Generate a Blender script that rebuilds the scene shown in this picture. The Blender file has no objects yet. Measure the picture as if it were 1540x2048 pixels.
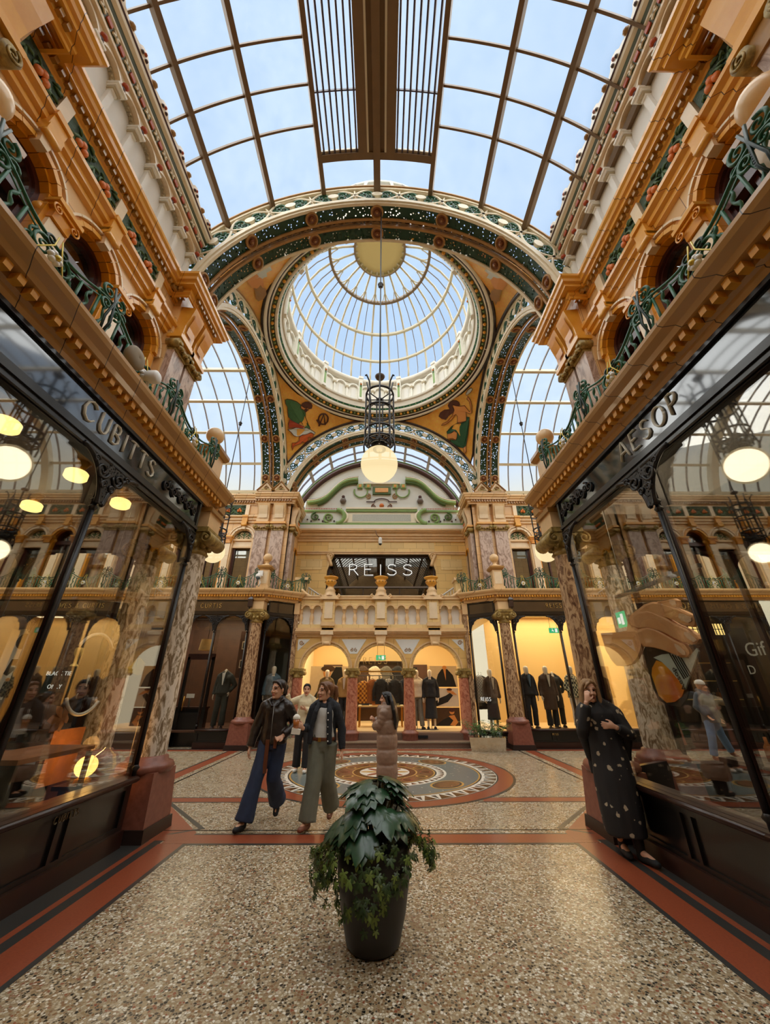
import bpy, math, random
from mathutils import Matrix, Vector, noise
PI = math.pi
sc = bpy.context.scene
COL = sc.collection
R_ = random.Random(7)
def rad(a): return a * PI / 180

# ------------------------------------------------------------------ materials
MATS = {}
def new_mat(name):
    m = bpy.data.materials.new(name); m.use_nodes = True
    nt = m.node_tree
    for n in list(nt.nodes): nt.nodes.remove(n)
    out = nt.nodes.new('ShaderNodeOutputMaterial')
    MATS[name] = m
    return m, nt, out
def nd(nt, t, **kw):
    n = nt.nodes.new(t)
    for k, v in kw.items():
        if k in n.inputs.keys(): n.inputs[k].default_value = v
        else: setattr(n, k, v)
    return n
def c4(c): return (c[0], c[1], c[2], 1)
def srgb(r, g, b):
    f = lambda u: (u / 255 / 12.92) if u <= 10 else ((u / 255 + .055) / 1.055) ** 2.4
    return (f(r), f(g), f(b))
def pbr(name, col, rough=.5, metal=0, var=0., scale=8., col2=None, bump=0., bscale=30., spec=.5, coat=0., emis=None, estr=0.):
    """principled with optional noise variation between col and col2 and noise bump"""
    m, nt, out = new_mat(name)
    b = nd(nt, 'ShaderNodeBsdfPrincipled', Roughness=rough, Metallic=metal)
    b.inputs['Base Color'].default_value = c4(col)
    b.inputs['Specular IOR Level'].default_value = spec
    b.inputs['Coat Weight'].default_value = coat
    b.inputs['Coat Roughness'].default_value = .08
    if emis:
        b.inputs['Emission Color'].default_value = c4(emis); b.inputs['Emission Strength'].default_value = estr
    nt.links.new(b.outputs[0], out.inputs[0])
    if var > 0 or bump > 0:
        tc = nd(nt, 'ShaderNodeTexCoord')
    if var > 0:
        n = nd(nt, 'ShaderNodeTexNoise', Scale=scale, Detail=5., Roughness=.6)
        nt.links.new(tc.outputs['Object'], n.inputs['Vector'])
        r = nd(nt, 'ShaderNodeValToRGB')
        r.color_ramp.elements[0].position = .5 - .25 * 1.0; r.color_ramp.elements[1].position = .5 + .25
        k = 1 - var
        r.color_ramp.elements[0].color = c4(col2 if col2 else [x * k for x in col]); r.color_ramp.elements[1].color = c4(col)
        nt.links.new(n.outputs['Fac'], r.inputs[0]); nt.links.new(r.outputs[0], b.inputs['Base Color'])
    if bump > 0:
        n2 = nd(nt, 'ShaderNodeTexNoise', Scale=bscale, Detail=4.)
        nt.links.new(tc.outputs['Object'], n2.inputs['Vector'])
        bp = nd(nt, 'ShaderNodeBump', Strength=bump, Distance=.02)
        nt.links.new(n2.outputs['Fac'], bp.inputs['Height']); nt.links.new(bp.outputs[0], b.inputs['Normal'])
    return m
def emit(name, col, s):
    m, nt, out = new_mat(name)
    e = nd(nt, 'ShaderNodeEmission', Strength=s); e.inputs[0].default_value = c4(col)
    nt.links.new(e.outputs[0], out.inputs[0]); return m
def glass(name, tint=(1, 1, 1), refl=1.6, add=.02, rough=.015, gl=(1, 1, 1)):
    m, nt, out = new_mat(name)
    t = nd(nt, 'ShaderNodeBsdfTransparent'); t.inputs[0].default_value = c4(tint)
    g = nd(nt, 'ShaderNodeBsdfGlossy', Roughness=rough); g.inputs[0].default_value = c4(gl)
    f = nd(nt, 'ShaderNodeFresnel', IOR=1.5)
    ge = nd(nt, 'ShaderNodeNewGeometry'); io = nd(nt, 'ShaderNodeMath', operation='MULTIPLY_ADD'); io.inputs[1].default_value = 1 / 1.5 - 1.5; io.inputs[2].default_value = 1.5   # same ratio on both faces of the pane
    nt.links.new(ge.outputs['Backfacing'], io.inputs[0]); nt.links.new(io.outputs[0], f.inputs['IOR'])
    a = nd(nt, 'ShaderNodeMath', operation='MULTIPLY_ADD'); a.inputs[1].default_value = refl; a.inputs[2].default_value = add
    a.use_clamp = True
    nt.links.new(f.outputs[0], a.inputs[0])
    mx = nd(nt, 'ShaderNodeMixShader')
    nt.links.new(a.outputs[0], mx.inputs[0]); nt.links.new(t.outputs[0], mx.inputs[1]); nt.links.new(g.outputs[0], mx.inputs[2])
    nt.links.new(mx.outputs[0], out.inputs[0]); return m
def frosted(name, tint, white, w):
    m, nt, out = new_mat(name)
    t = nd(nt, 'ShaderNodeBsdfTransparent'); t.inputs[0].default_value = c4(tint)
    d = nd(nt, 'ShaderNodeBsdfTranslucent'); d.inputs[0].default_value = c4(white)
    tc = nd(nt, 'ShaderNodeTexCoord'); n = nd(nt, 'ShaderNodeTexNoise', Scale=1.3, Detail=6., Roughness=.7)
    nt.links.new(tc.outputs['Object'], n.inputs['Vector'])
    a = nd(nt, 'ShaderNodeMath', operation='MULTIPLY'); a.inputs[1].default_value = w * 2
    nt.links.new(n.outputs['Fac'], a.inputs[0])
    mx = nd(nt, 'ShaderNodeMixShader')
    nt.links.new(a.outputs[0], mx.inputs[0]); nt.links.new(t.outputs[0], mx.inputs[1]); nt.links.new(d.outputs[0], mx.inputs[2])
    nt.links.new(mx.outputs[0], out.inputs[0]); return m
def pierced(name, col, scale, thr, rough=.45):
    """iron sheet pierced by many small holes (cut out as transparency)"""
    m, nt, out = new_mat(name)
    tc = nd(nt, 'ShaderNodeTexCoord')
    v = nd(nt, 'ShaderNodeTexVoronoi', Scale=scale); v.inputs['Randomness'].default_value = .75
    nt.links.new(tc.outputs['Object'], v.inputs['Vector'])
    l = nd(nt, 'ShaderNodeMath', operation='LESS_THAN'); l.inputs[1].default_value = thr
    nt.links.new(v.outputs['Distance'], l.inputs[0])
    b = nd(nt, 'ShaderNodeBsdfPrincipled', Roughness=rough); b.inputs['Base Color'].default_value = c4(col)
    t = nd(nt, 'ShaderNodeBsdfTransparent')
    mx = nd(nt, 'ShaderNodeMixShader')
    nt.links.new(l.outputs[0], mx.inputs[0]); nt.links.new(b.outputs[0], mx.inputs[1]); nt.links.new(t.outputs[0], mx.inputs[2])
    nt.links.new(mx.outputs[0], out.inputs[0]); return m
def marble(name, base, vein, dark, scale=5., rough=.25, stretch=(1, 1, .45)):
    m, nt, out = new_mat(name)
    b = nd(nt, 'ShaderNodeBsdfPrincipled', Roughness=rough)
    tc = nd(nt, 'ShaderNodeTexCoord'); mp = nd(nt, 'ShaderNodeMapping'); mp.inputs['Scale'].default_value = stretch
    nt.links.new(tc.outputs['Object'], mp.inputs[0])
    n = nd(nt, 'ShaderNodeTexNoise', Scale=scale, Detail=8., Roughness=.65, Distortion=1.2)
    nt.links.new(mp.outputs[0], n.inputs['Vector'])
    r = nd(nt, 'ShaderNodeValToRGB')
    r.color_ramp.elements[0].position = .36; r.color_ramp.elements[0].color = c4(dark)
    r.color_ramp.elements[1].position = .66; r.color_ramp.elements[1].color = c4(base)
    e = r.color_ramp.elements.new(.47); e.color = c4(vein)
    e = r.color_ramp.elements.new(.53); e.color = c4(base)
    nt.links.new(n.outputs['Fac'], r.inputs[0]); nt.links.new(r.outputs[0], b.inputs['Base Color'])
    nt.links.new(b.outputs[0], out.inputs[0]); return m
def tiles(name, col, mortar, sx, sz, rough=.3, var=.12, off=.5, axis='xz', coat=.0):
    """glazed blocks with thin dark joints (brick texture on object coordinates)"""
    m, nt, out = new_mat(name)
    b = nd(nt, 'ShaderNodeBsdfPrincipled', Roughness=rough); b.inputs['Coat Weight'].default_value = coat
    tc = nd(nt, 'ShaderNodeTexCoord'); s = nd(nt, 'ShaderNodeSeparateXYZ'); c = nd(nt, 'ShaderNodeCombineXYZ')
    nt.links.new(tc.outputs['Object'], s.inputs[0])
    a = nd(nt, 'ShaderNodeMath', operation='ADD')
    nt.links.new(s.outputs[0], a.inputs[0]); nt.links.new(s.outputs[1], a.inputs[1])
    nt.links.new(a.outputs[0], c.inputs[0]); nt.links.new(s.outputs[2], c.inputs[1])
    br = nd(nt, 'ShaderNodeTexBrick', Scale=1.); br.offset = off
    br.inputs['Brick Width'].default_value = sx; br.inputs['Row Height'].default_value = sz; br.inputs['Mortar Size'].default_value = .004
    br.inputs['Color1'].default_value = c4(col); br.inputs['Color2'].default_value = c4([x * (1 - var) for x in col]); br.inputs['Mortar'].default_value = c4(mortar)
    nt.links.new(c.outputs[0], br.inputs['Vector']); nt.links.new(br.outputs[0], b.inputs['Base Color'])
    nt.links.new(b.outputs[0], out.inputs[0]); return m
def terrazzo(name):
    m, nt, out = new_mat(name)
    b = nd(nt, 'ShaderNodeBsdfPrincipled', Roughness=.25); b.inputs['Coat Weight'].default_value = .1; b.inputs['Coat Roughness'].default_value = .15
    tc = nd(nt, 'ShaderNodeTexCoord')
    v = nd(nt, 'ShaderNodeTexVoronoi', Scale=58.)
    nt.links.new(tc.outputs['Object'], v.inputs['Vector'])
    s = nd(nt, 'ShaderNodeSeparateColor'); nt.links.new(v.outputs['Color'], s.inputs[0])
    r = nd(nt, 'ShaderNodeValToRGB'); r.color_ramp.interpolation = 'CONSTANT'
    cols = [(.0, srgb(200, 188, 164)), (.2, srgb(150, 126, 92)), (.36, srgb(226, 220, 206)), (.5, srgb(134, 100, 68)), (.64, srgb(66, 58, 46)), (.75, srgb(172, 152, 120)), (.87, srgb(142, 84, 60)), (.92, srgb(26, 26, 24))]
    el = r.color_ramp.elements
    el[0].position = 0; el[0].color = c4(cols[0][1]); el[1].position = cols[1][0]; el[1].color = c4(cols[1][1])
    for p, c in cols[2:]:
        e = el.new(p); e.color = c4(c)
    nt.links.new(s.outputs[0], r.inputs[0])
    v2 = nd(nt, 'ShaderNodeTexVoronoi', Scale=58., feature='DISTANCE_TO_EDGE'); nt.links.new(tc.outputs['Object'], v2.inputs['Vector'])
    l = nd(nt, 'ShaderNodeMath', operation='LESS_THAN'); l.inputs[1].default_value = .085; nt.links.new(v2.outputs[0], l.inputs[0])
    mx = nd(nt, 'ShaderNodeMix', data_type='RGBA'); nt.links.new(l.outputs[0], mx.inputs[0]); nt.links.new(r.outputs[0], mx.inputs[6])
    mx.inputs[7].default_value = c4(srgb(156, 140, 114))
    nt.links.new(mx.outputs[2], b.inputs['Base Color'])
    n = nd(nt, 'ShaderNodeTexNoise', Scale=3., Detail=3.); nt.links.new(tc.outputs['Object'], n.inputs['Vector'])
    mr = nd(nt, 'ShaderNodeMapRange'); mr.inputs[3].default_value = .18; mr.inputs[4].default_value = .36
    nt.links.new(n.outputs['Fac'], mr.inputs[0]); nt.links.new(mr.outputs[0], b.inputs['Roughness'])
    nt.links.new(b.outputs[0], out.inputs[0]); return m

# ------------------------------------------------------------------ mesh builder
class MB:
    def __init__(s, T=None):
        s.v = []; s.f = []; s.mi = []; s.sm = []; s.mats = []; s.T = T
    def idx(s, mat):
        m = MATS[mat] if isinstance(mat, str) else mat
        if m not in s.mats: s.mats.append(m)
        return s.mats.index(m)
    def add(s, vs, fs, mat, smooth=False):
        o = len(s.v); k = s.idx(mat)
        T = s.T
        if T: s.v.extend([tuple(T(*p)) for p in vs])
        else: s.v.extend(vs)
        for f in fs:
            s.f.append([i + o for i in f]); s.mi.append(k); s.sm.append(smooth)
    def box(s, x0, x1, y0, y1, z0, z1, mat):
        vs = [(x, y, z) for x in (x0, x1) for y in (y0, y1) for z in (z0, z1)]
        s.add(vs, [(0, 1, 3, 2), (4, 6, 7, 5), (0, 4, 5, 1), (2, 3, 7, 6), (0, 2, 6, 4), (1, 5, 7, 3)], mat)
    def taper(s, c, sx0, sy0, sx1, sy1, z0, z1, mat):
        """frustum box around centre c=(x,y)"""
        vs = []
        for (sx, sy, z) in ((sx0, sy0, z0), (sx1, sy1, z1)):
            vs += [(c[0] - sx, c[1] - sy, z), (c[0] + sx, c[1] - sy, z), (c[0] + sx, c[1] + sy, z), (c[0] - sx, c[1] + sy, z)]
        s.add(vs, [(3, 2, 1, 0), (4, 5, 6, 7), (0, 1, 5, 4), (1, 2, 6, 5), (2, 3, 7, 6), (3, 0, 4, 7)], mat)
    def prism(s, pts, d0, d1, mat, ax='y', smooth=False):
        """extrude polygon pts (a,b) along axis ax. ax='y': (a,d,b); 'x': (d,a,b); 'z': (a,b,d)"""
        n = len(pts)
        mk = {'y': lambda a, b, d: (a, d, b), 'x': lambda a, b, d: (d, a, b), 'z': lambda a, b, d: (a, b, d)}[ax]
        vs = [mk(a, b, d0) for a, b in pts] + [mk(a, b, d1) for a, b in pts]
        s.add(vs, [list(range(n))[::-1], list(range(n, 2 * n))], mat)
        s.add(vs, [(i, (i + 1) % n, n + (i + 1) % n, n + i) for i in range(n)], mat, smooth)
    def lathe(s, prof, mat, c=(0, 0, 0), n=24, a0=0, a1=2 * PI, smooth=True, ax='z', sx=1, sy=1):
        full = abs(a1 - a0 - 2 * PI) < 1e-4
        m = n if full else n + 1
        vs = []
        for r, z in prof:
            for k in range(m):
                a = a0 + (a1 - a0) * k / n
                p = (r * math.cos(a) * sx, r * math.sin(a) * sy, z)
                if ax == 'x': p = (p[2], p[0], p[1])
                if ax == 'y': p = (p[0], p[2], p[1])
                vs.append((c[0] + p[0], c[1] + p[1], c[2] + p[2]))
        fs = []
        for i in range(len(prof) - 1):
            for k in range(n):
                k2 = (k + 1) % m
                fs.append((i * m + k, i * m + k2, (i + 1) * m + k2, (i + 1) * m + k))
        s.add(vs, fs, mat, smooth)
    def sphere(s, c, r, mat, n=16, sx=1, sy=1, sz=1):
        h = n // 2
        prof = [(max(1e-4, r * math.sin(PI * i / h)), -r * math.cos(PI * i / h) * sz) for i in range(h + 1)]
        s.lathe(prof, mat, c, n, sx=sx, sy=sy)
    def tube(s, pts, r, mat, n=6, cap=True, flat=1., up=None):
        """round bar along a 3D polyline; r number or list"""
        P = [Vector(p) for p in pts]; L = len(P)
        if L < 2: return
        rr = r if isinstance(r, (list, tuple)) else [r] * L
        vs = []; prev = None
        for i, p in enumerate(P):
            t = (P[min(i + 1, L - 1)] - P[max(i - 1, 0)])
            if t.length < 1e-9: t = Vector((0, 0, 1))
            t.normalize()
            if prev is None:
                a = Vector(up) if up else (Vector((0, 0, 1)) if abs(t.z) < .9 else Vector((1, 0, 0)))
                u = t.cross(a).normalized()
            else:
                u = (prev - t * prev.dot(t))
                u = u.normalized() if u.length > 1e-6 else t.orthogonal().normalized()
            prev = u; w = t.cross(u)
            for k in range(n):
                a = 2 * PI * k / n + PI / n
                vs.append(tuple(p + u * (math.cos(a) * rr[i]) + w * (math.sin(a) * rr[i] * flat)))
        fs = [(i * n + k, i * n + (k + 1) % n, (i + 1) * n + (k + 1) % n, (i + 1) * n + k) for i in range(L - 1) for k in range(n)]
        if cap: fs += [list(range(n))[::-1], list(range((L - 1) * n, L * n))]
        s.add(vs, fs, mat, n > 4)
    def sweep(s, prof, path, mat, closed=False, smooth=False):
        """sweep profile [(outward offset, z)] along plan path [(x,y)] (outward = left of the direction), mitred"""
        N = len(path); rings = []
        for i in range(N):
            p = Vector(path[i])
            d0 = (p - Vector(path[i - 1])).normalized() if (i > 0 or closed) else None
            d1 = (Vector(path[(i + 1) % N]) - p).normalized() if (i < N - 1 or closed) else None
            if d0 is None: d0 = d1
            if d1 is None: d1 = d0
            n0 = Vector((-d0.y, d0.x)); n1 = Vector((-d1.y, d1.x))
            b = (n0 + n1); b = b / max(.25, b.dot(n0)) if b.length > 1e-6 else n0
            rings.append([(p.x + b.x * o, p.y + b.y * o, z) for o, z in prof])
        vs = [q for r in rings for q in r]; m = len(prof); fs = []
        for i in range(N if closed else N - 1):
            j = (i + 1) % N
            for k in range(m - 1): fs.append((i * m + k, j * m + k, j * m + k + 1, i * m + k + 1))
        s.add(vs, fs, mat, smooth)
        if not closed: s.add(rings[0] + rings[-1], [list(range(m))[::-1], list(range(m, 2 * m))], mat)
    def arch(s, cx, cz, ri, ro, d0, d1, mat, a0=0, a1=PI, n=24, gap=0., every=1):
        """arch ring in the (x,z) plane extruded d0..d1 along y; gap leaves voussoir joints"""
        for k in range(n):
            b0 = a0 + (a1 - a0) * k / n; b1 = a0 + (a1 - a0) * (k + 1) / n
            if gap and k % every == 0: b0 += gap
            vs = []
            for b in (b0, b1):
                for r in (ri, ro):
                    for d in (d0, d1):
                        vs.append((cx + r * math.cos(b), d, cz + r * math.sin(b)))
            s.add(vs, [(0, 1, 3, 2), (4, 6, 7, 5), (0, 4, 5, 1), (2, 3, 7, 6), (0, 2, 6, 4), (1, 5, 7, 3)], mat)
    def spiral(s, c, r, turns, a0, d, mat, th=.008, n=22, n2=5, depth=0, plane='xz', grow=.12):
        """flat scroll in a plane, centre c, outer radius r, starting at angle a0 winding inward"""
        pts = []
        for i in range(n + 1):
            t = i / n; rr = r * (1 - t * (1 - grow)); a = a0 + d * turns * 2 * PI * t
            x = rr * math.cos(a); z = rr * math.sin(a)
            pts.append((c[0] + x, c[1], c[2] + z) if plane == 'xz' else (c[0], c[1] + x, c[2] + z))
        s.tube(pts, [th * (1 - .35 * i / n) for i in range(n + 1)], mat, n2)
        return pts
    def build(s, name):
        me = bpy.data.meshes.new(name)
        me.from_pydata([tuple(p) for p in s.v], [], s.f)
        for m in s.mats: me.materials.append(m)
        me.polygons.foreach_set('material_index', s.mi)
        me.polygons.foreach_set('use_smooth', s.sm)
        me.update()
        return me

def link(o): COL.objects.link(o); return o
def tag(o, label=None, cat=None, group=None, kind=None):
    if label: o['label'] = label
    if cat: o['category'] = cat
    if group: o['group'] = group
    if kind: o['kind'] = kind
    return o
def thing(name, label, cat, loc=(0, 0, 0), rz=0, group=None):
    o = link(bpy.data.objects.new(name, None)); o.location = loc; o.rotation_euler = (0, 0, rz); o.empty_display_size = .1
    return tag(o, label, cat, group)
def obj(name, mb, parent=None, **kw):
    me = mb.build(name) if isinstance(mb, MB) else mb
    o = link(bpy.data.objects.new(name, me))
    if parent is not None:
        q = parent; off = Vector((0, 0, 0))
        o.parent = parent
        while q is not None: off += Vector(q.location); q = q.parent
        if abs(parent.rotation_euler.z) < 1e-9: o.location = -off
    return tag(o, kw.get('label'), kw.get('cat'), kw.get('group'), kw.get('kind'))
def struct(name, mb): return obj(name, mb, kind='structure')
def kids(o): return list(o.children)
def dup(root, loc=None, rz=None, label=None, group=None, sx=None, scale=None):
    r = link(root.copy())
    if loc is not None: r.location = loc
    if rz is not None: r.rotation_euler = (0, 0, rz)
    if sx: r.scale = (sx, 1, 1)
    if scale: r.scale = (scale, scale, scale)
    if label: r['label'] = label
    if group: r['group'] = group
    for ch in kids(root):
        c = link(ch.copy()); c.parent = r
        for g in kids(ch):
            d = link(g.copy()); d.parent = c
    return r
def text_obj(name, body, size, mat, M, parent=None, ext=.006, spacing=1.0, shear=0, align='CENTER'):
    cu = bpy.data.curves.new(name, 'FONT'); cu.body = body; cu.size = size; cu.extrude = ext; cu.align_x = align; cu.align_y = 'CENTER'
    cu.space_character = spacing; cu.shear = shear; cu.materials.append(MATS[mat]); cu.resolution_u = 3
    tmp = link(bpy.data.objects.new(name, cu)); dg = bpy.context.evaluated_depsgraph_get(); dg.update()
    me = bpy.data.meshes.new_from_object(tmp.evaluated_get(dg)); bpy.data.objects.remove(tmp)
    o = link(bpy.data.objects.new(name, me))
    if parent is not None:
        o.parent = parent; off = Vector((0, 0, 0)); q = parent
        while q is not None: off += Vector(q.location); q = q.parent
        M = Matrix.Translation(-off) @ M
    o.matrix_local = M if parent is not None else M
    return o
ORD = ['first', 'second', 'third', 'fourth', 'fifth', 'sixth', 'seventh', 'eighth', 'ninth', 'tenth', 'eleventh', 'twelfth', 'thirteenth', 'fourteenth', 'fifteenth', 'sixteenth']
# frames: local (u along the wall, n out towards the hall, z)
def FL(X0): return lambda u, n, z: (X0 + n, u, z)          # wall on the left of the camera
def FR(X0): return lambda u, n, z: (-X0 - n, u, z)         # wall on the right
def FF(Y0): return lambda u, n, z: (u, Y0 - n, z)          # wall facing the camera
def FN(Y0): return lambda u, n, z: (u, Y0 + n, z)          # wall facing away from the camera
SIDES = (('left', -1), ('right', 1))
# ------------------------------------------------------------------ palette
pbr('faience_orange', srgb(230, 160, 36), .3, var=.28, scale=3., col2=srgb(208, 130, 20), coat=.2)
pbr('faience_gold', srgb(234, 174, 70), .3, var=.22, scale=3., col2=srgb(218, 150, 48), coat=.2)
pbr('faience_cream', srgb(236, 200, 150), .35, var=.2, scale=4., coat=.2)
pbr('faience_pale', srgb(242, 220, 186), .35, var=.15, scale=4., coat=.2)
pbr('faience_brown', srgb(176, 128, 62), .32, var=.3, scale=3., coat=.3)
pbr('joint', srgb(58, 32, 16), .8)
tiles('buff_blocks', srgb(236, 198, 124), srgb(150, 108, 62), .62, .31, .4)
tiles('buff_pale', srgb(240, 210, 148), srgb(164, 126, 78), .55, .28, .4)
tiles('pier_blocks', srgb(228, 184, 124), srgb(110, 70, 40), .5, .34, .35, coat=.2)
tiles('gold_blocks', srgb(230, 166, 62), srgb(70, 36, 14), .44, 3., .3, coat=.3)
tiles('cream_blocks', srgb(232, 194, 140), srgb(84, 50, 28), .44, 3., .35, coat=.2)
tiles('brown_blocks', srgb(190, 146, 88), srgb(52, 30, 16), .44, 3., .3, coat=.3)
pbr('frieze_green', srgb(66, 92, 60), .55, var=.45, scale=20., col2=srgb(34, 56, 38), bump=.6, bscale=40.)
pbr('leaf_relief', srgb(86, 116, 74), .5, var=.3, scale=20.)
pbr('fruit_orange', srgb(226, 124, 52), .4, var=.2, scale=20.)
pbr('iron_green', srgb(34, 98, 68), .4, var=.25, scale=15.)
pbr('iron_dark', srgb(16, 48, 36), .4, var=.2, scale=15.)
pbr('iron_gold', srgb(196, 170, 62), .35, .4)
pbr('cream_paint', srgb(240, 230, 206), .5, var=.1, scale=6.)
pbr('tan_paint', srgb(178, 136, 82), .5, var=.2, scale=10.)
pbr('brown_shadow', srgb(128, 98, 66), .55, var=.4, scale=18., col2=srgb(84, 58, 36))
pbr('roundel_brown', srgb(120, 70, 40), .35, .2)
pierced('pierced_green', srgb(18, 62, 44), 15., .34)
pierced('pierced_brown', srgb(126, 100, 70), 13., .33)
pbr('white_wall', srgb(238, 236, 232), .55, var=.04, scale=6.)
pbr('stone_white', srgb(248, 245, 236), .55, var=.1, scale=6.)
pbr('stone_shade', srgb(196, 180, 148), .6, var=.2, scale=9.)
pbr('olive_band', srgb(64, 70, 28), .45)
pbr('red_bead', srgb(178, 74, 34), .4)
pbr('sage', srgb(140, 172, 104), .5, var=.15, scale=5.)
pbr('sage_dark', srgb(84, 112, 56), .5, var=.2, scale=6.)
pbr('lunette_white', srgb(228, 232, 230), .55, var=.04, scale=3.)
pbr('lunette_cream', srgb(246, 238, 218), .5)
pbr('ochre', srgb(214, 152, 60), .5)
pbr('plum', srgb(78, 50, 48), .5)
pbr('black_paint', srgb(22, 19, 18), .28, var=.2, scale=12., coat=.3)
pbr('black_iron', srgb(20, 17, 17), .38)
pbr('dark_wood', srgb(50, 24, 16), .35, var=.4, scale=9., coat=.2)
pbr('mahogany', srgb(74, 28, 20), .3, var=.35, scale=8., coat=.3)
pbr('soot', srgb(12, 11, 11), .8)
pbr('fascia_glass', srgb(16, 20, 26), .05, spec=1.0, coat=1.)
marble('marble_white', srgb(226, 214, 196), srgb(168, 150, 124), srgb(120, 98, 74), 15., .25, (1, 1, .35))
marble('marble_brown', srgb(190, 158, 122), srgb(140, 106, 78), srgb(92, 64, 48), 15., .25, (1, 1, .35))
marble('marble_pink', srgb(194, 170, 156), srgb(168, 142, 126), srgb(126, 98, 84), 7., .3)
marble('marble_red', srgb(190, 130, 104), srgb(172, 104, 80), srgb(140, 78, 60), 9., .28, (1, 1, 1))
pbr('plinth_red', srgb(144, 90, 74), .4, var=.3, scale=14., col2=srgb(116, 66, 52), coat=.1)
pbr('plinth_black', srgb(44, 30, 26), .4)
pbr('capital_gilt', srgb(198, 170, 98), .4, .15, var=.4, scale=14., col2=srgb(88, 66, 30))
pbr('steel_tan', srgb(122, 96, 66), .5, var=.15, scale=6.)
pbr('steel_cream', srgb(206, 196, 172), .5)
pbr('steel_grey', srgb(116, 104, 96), .5)
pbr('louver', srgb(72, 62, 78), .5)
frosted('roof_glass', (.9, .95, .98), (.95, .97, 1), .07)
frosted('dome_glass', (.88, .94, .98), (.9, .95, 1), .05)
glass('shop_glass', (.96, .97, .95), 1.6, .05, gl=(1, .97, .93))
glass('far_glass', (.95, .96, .95), 1.0, .015)
glass('upper_glass', (.55, .58, .56), 1.6, .1)
pbr('dome_disc', srgb(206, 184, 124), .6)
def mosaic_gold():
    m, nt, out = new_mat('gold_mosaic')
    b = nd(nt, 'ShaderNodeBsdfPrincipled', Roughness=.35, Metallic=.0)
    tc = nd(nt, 'ShaderNodeTexCoord')
    n = nd(nt, 'ShaderNodeTexNoise', Scale=2.2, Detail=6., Roughness=.7); nt.links.new(tc.outputs['Object'], n.inputs['Vector'])
    v = nd(nt, 'ShaderNodeTexVoronoi', Scale=60.); nt.links.new(tc.outputs['Object'], v.inputs['Vector'])
    r = nd(nt, 'ShaderNodeValToRGB'); r.color_ramp.elements[0].position = .3; r.color_ramp.elements[1].position = .75
    r.color_ramp.elements[0].color = c4(srgb(232, 160, 58)); r.color_ramp.elements[1].color = c4(srgb(248, 204, 108))
    nt.links.new(n.outputs['Fac'], r.inputs[0])
    mx = nd(nt, 'ShaderNodeMix', data_type='RGBA', blend_type='OVERLAY'); mx.inputs[0].default_value = .25
    nt.links.new(r.outputs[0], mx.inputs[6]); nt.links.new(v.outputs['Color'], mx.inputs[7])
    nt.links.new(mx.outputs[2], b.inputs['Base Color']); nt.links.new(b.outputs[0], out.inputs[0])
mosaic_gold()
terrazzo('terrazzo')
pbr('floor_red', srgb(154, 80, 52), .3, var=.3, scale=60., col2=srgb(128, 60, 38), coat=.08)
pbr('floor_dark', srgb(58, 58, 56), .3, var=.3, scale=60., coat=.05)
pbr('floor_black', srgb(34, 31, 28), .2)
pbr('floor_field', srgb(112, 122, 120), .32, var=.35, scale=45., coat=.06)
pbr('floor_white', srgb(226, 220, 206), .3, coat=.06)
pbr('floor_brown', srgb(118, 82, 48), .2, var=.5, scale=30., col2=srgb(70, 46, 28), coat=.05)
pbr('floor_mix', srgb(168, 122, 80), .2, var=.7, scale=38., col2=srgb(74, 44, 28), coat=.05)
pbr('floor_gold', srgb(196, 152, 78), .3, coat=.05)
pbr('step_stone', srgb(120, 96, 82), .4, var=.25, scale=30.)
def globe_mat():
    # milk glass lit from a bulb within
    m, nt, out = new_mat('globe_glow')
    e = nd(nt, 'ShaderNodeEmission', Strength=1.0); e.inputs[0].default_value = c4((.86, .68, .37))
    t = nd(nt, 'ShaderNodeBsdfTransparent'); mx = nd(nt, 'ShaderNodeMixShader'); mx.inputs[0].default_value = .4
    nt.links.new(e.outputs[0], mx.inputs[1]); nt.links.new(t.outputs[0], mx.inputs[2])
    nt.links.new(mx.outputs[0], out.inputs[0])
globe_mat()
emit('lamp_warm', (1., .66, .22), 1.6)
emit('spot_white', (1., .85, .6), 9.)
emit('table_lamp', (1., .55, .14), 2.2)
emit('exit_green', (.05, .5, .2), .8)
emit('letter_white', (1., .96, .88), .8)
pbr('letter_gold', srgb(232, 190, 108), .35, .2)
pbr('letter_pale', srgb(226, 226, 214), .35)
pbr('letter_dim', srgb(120, 104, 76), .4)
pbr('shop_cream', srgb(240, 222, 176), .6)
pbr('shop_wall', srgb(226, 192, 130), .6)
pbr('shop_floor', srgb(226, 196, 146), .4)
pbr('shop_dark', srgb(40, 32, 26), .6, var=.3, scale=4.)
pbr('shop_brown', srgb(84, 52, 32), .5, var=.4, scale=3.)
pbr('shop_teal', srgb(70, 78, 72), .5)
pbr('mannequin', srgb(232, 216, 190), .4)
pbr('brass', srgb(190, 140, 60), .3, .8)
pbr('grey_metal', srgb(120, 118, 114), .35, .5)
pbr('white_plastic', srgb(230, 230, 228), .4)
pbr('concrete', srgb(150, 136, 114), .7, var=.2, scale=12.)

pbr('banner_blue', srgb(34, 66, 110), .7); pbr('board_green', srgb(20, 40, 38), .5); pbr('mosaic_pale', srgb(206, 212, 206), .4, var=.3, scale=24.)
glass('sign_glass', (.4, .4, .4), 1.5, .05)
pbr('bead_orange', srgb(240, 170, 60), .4)
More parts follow.
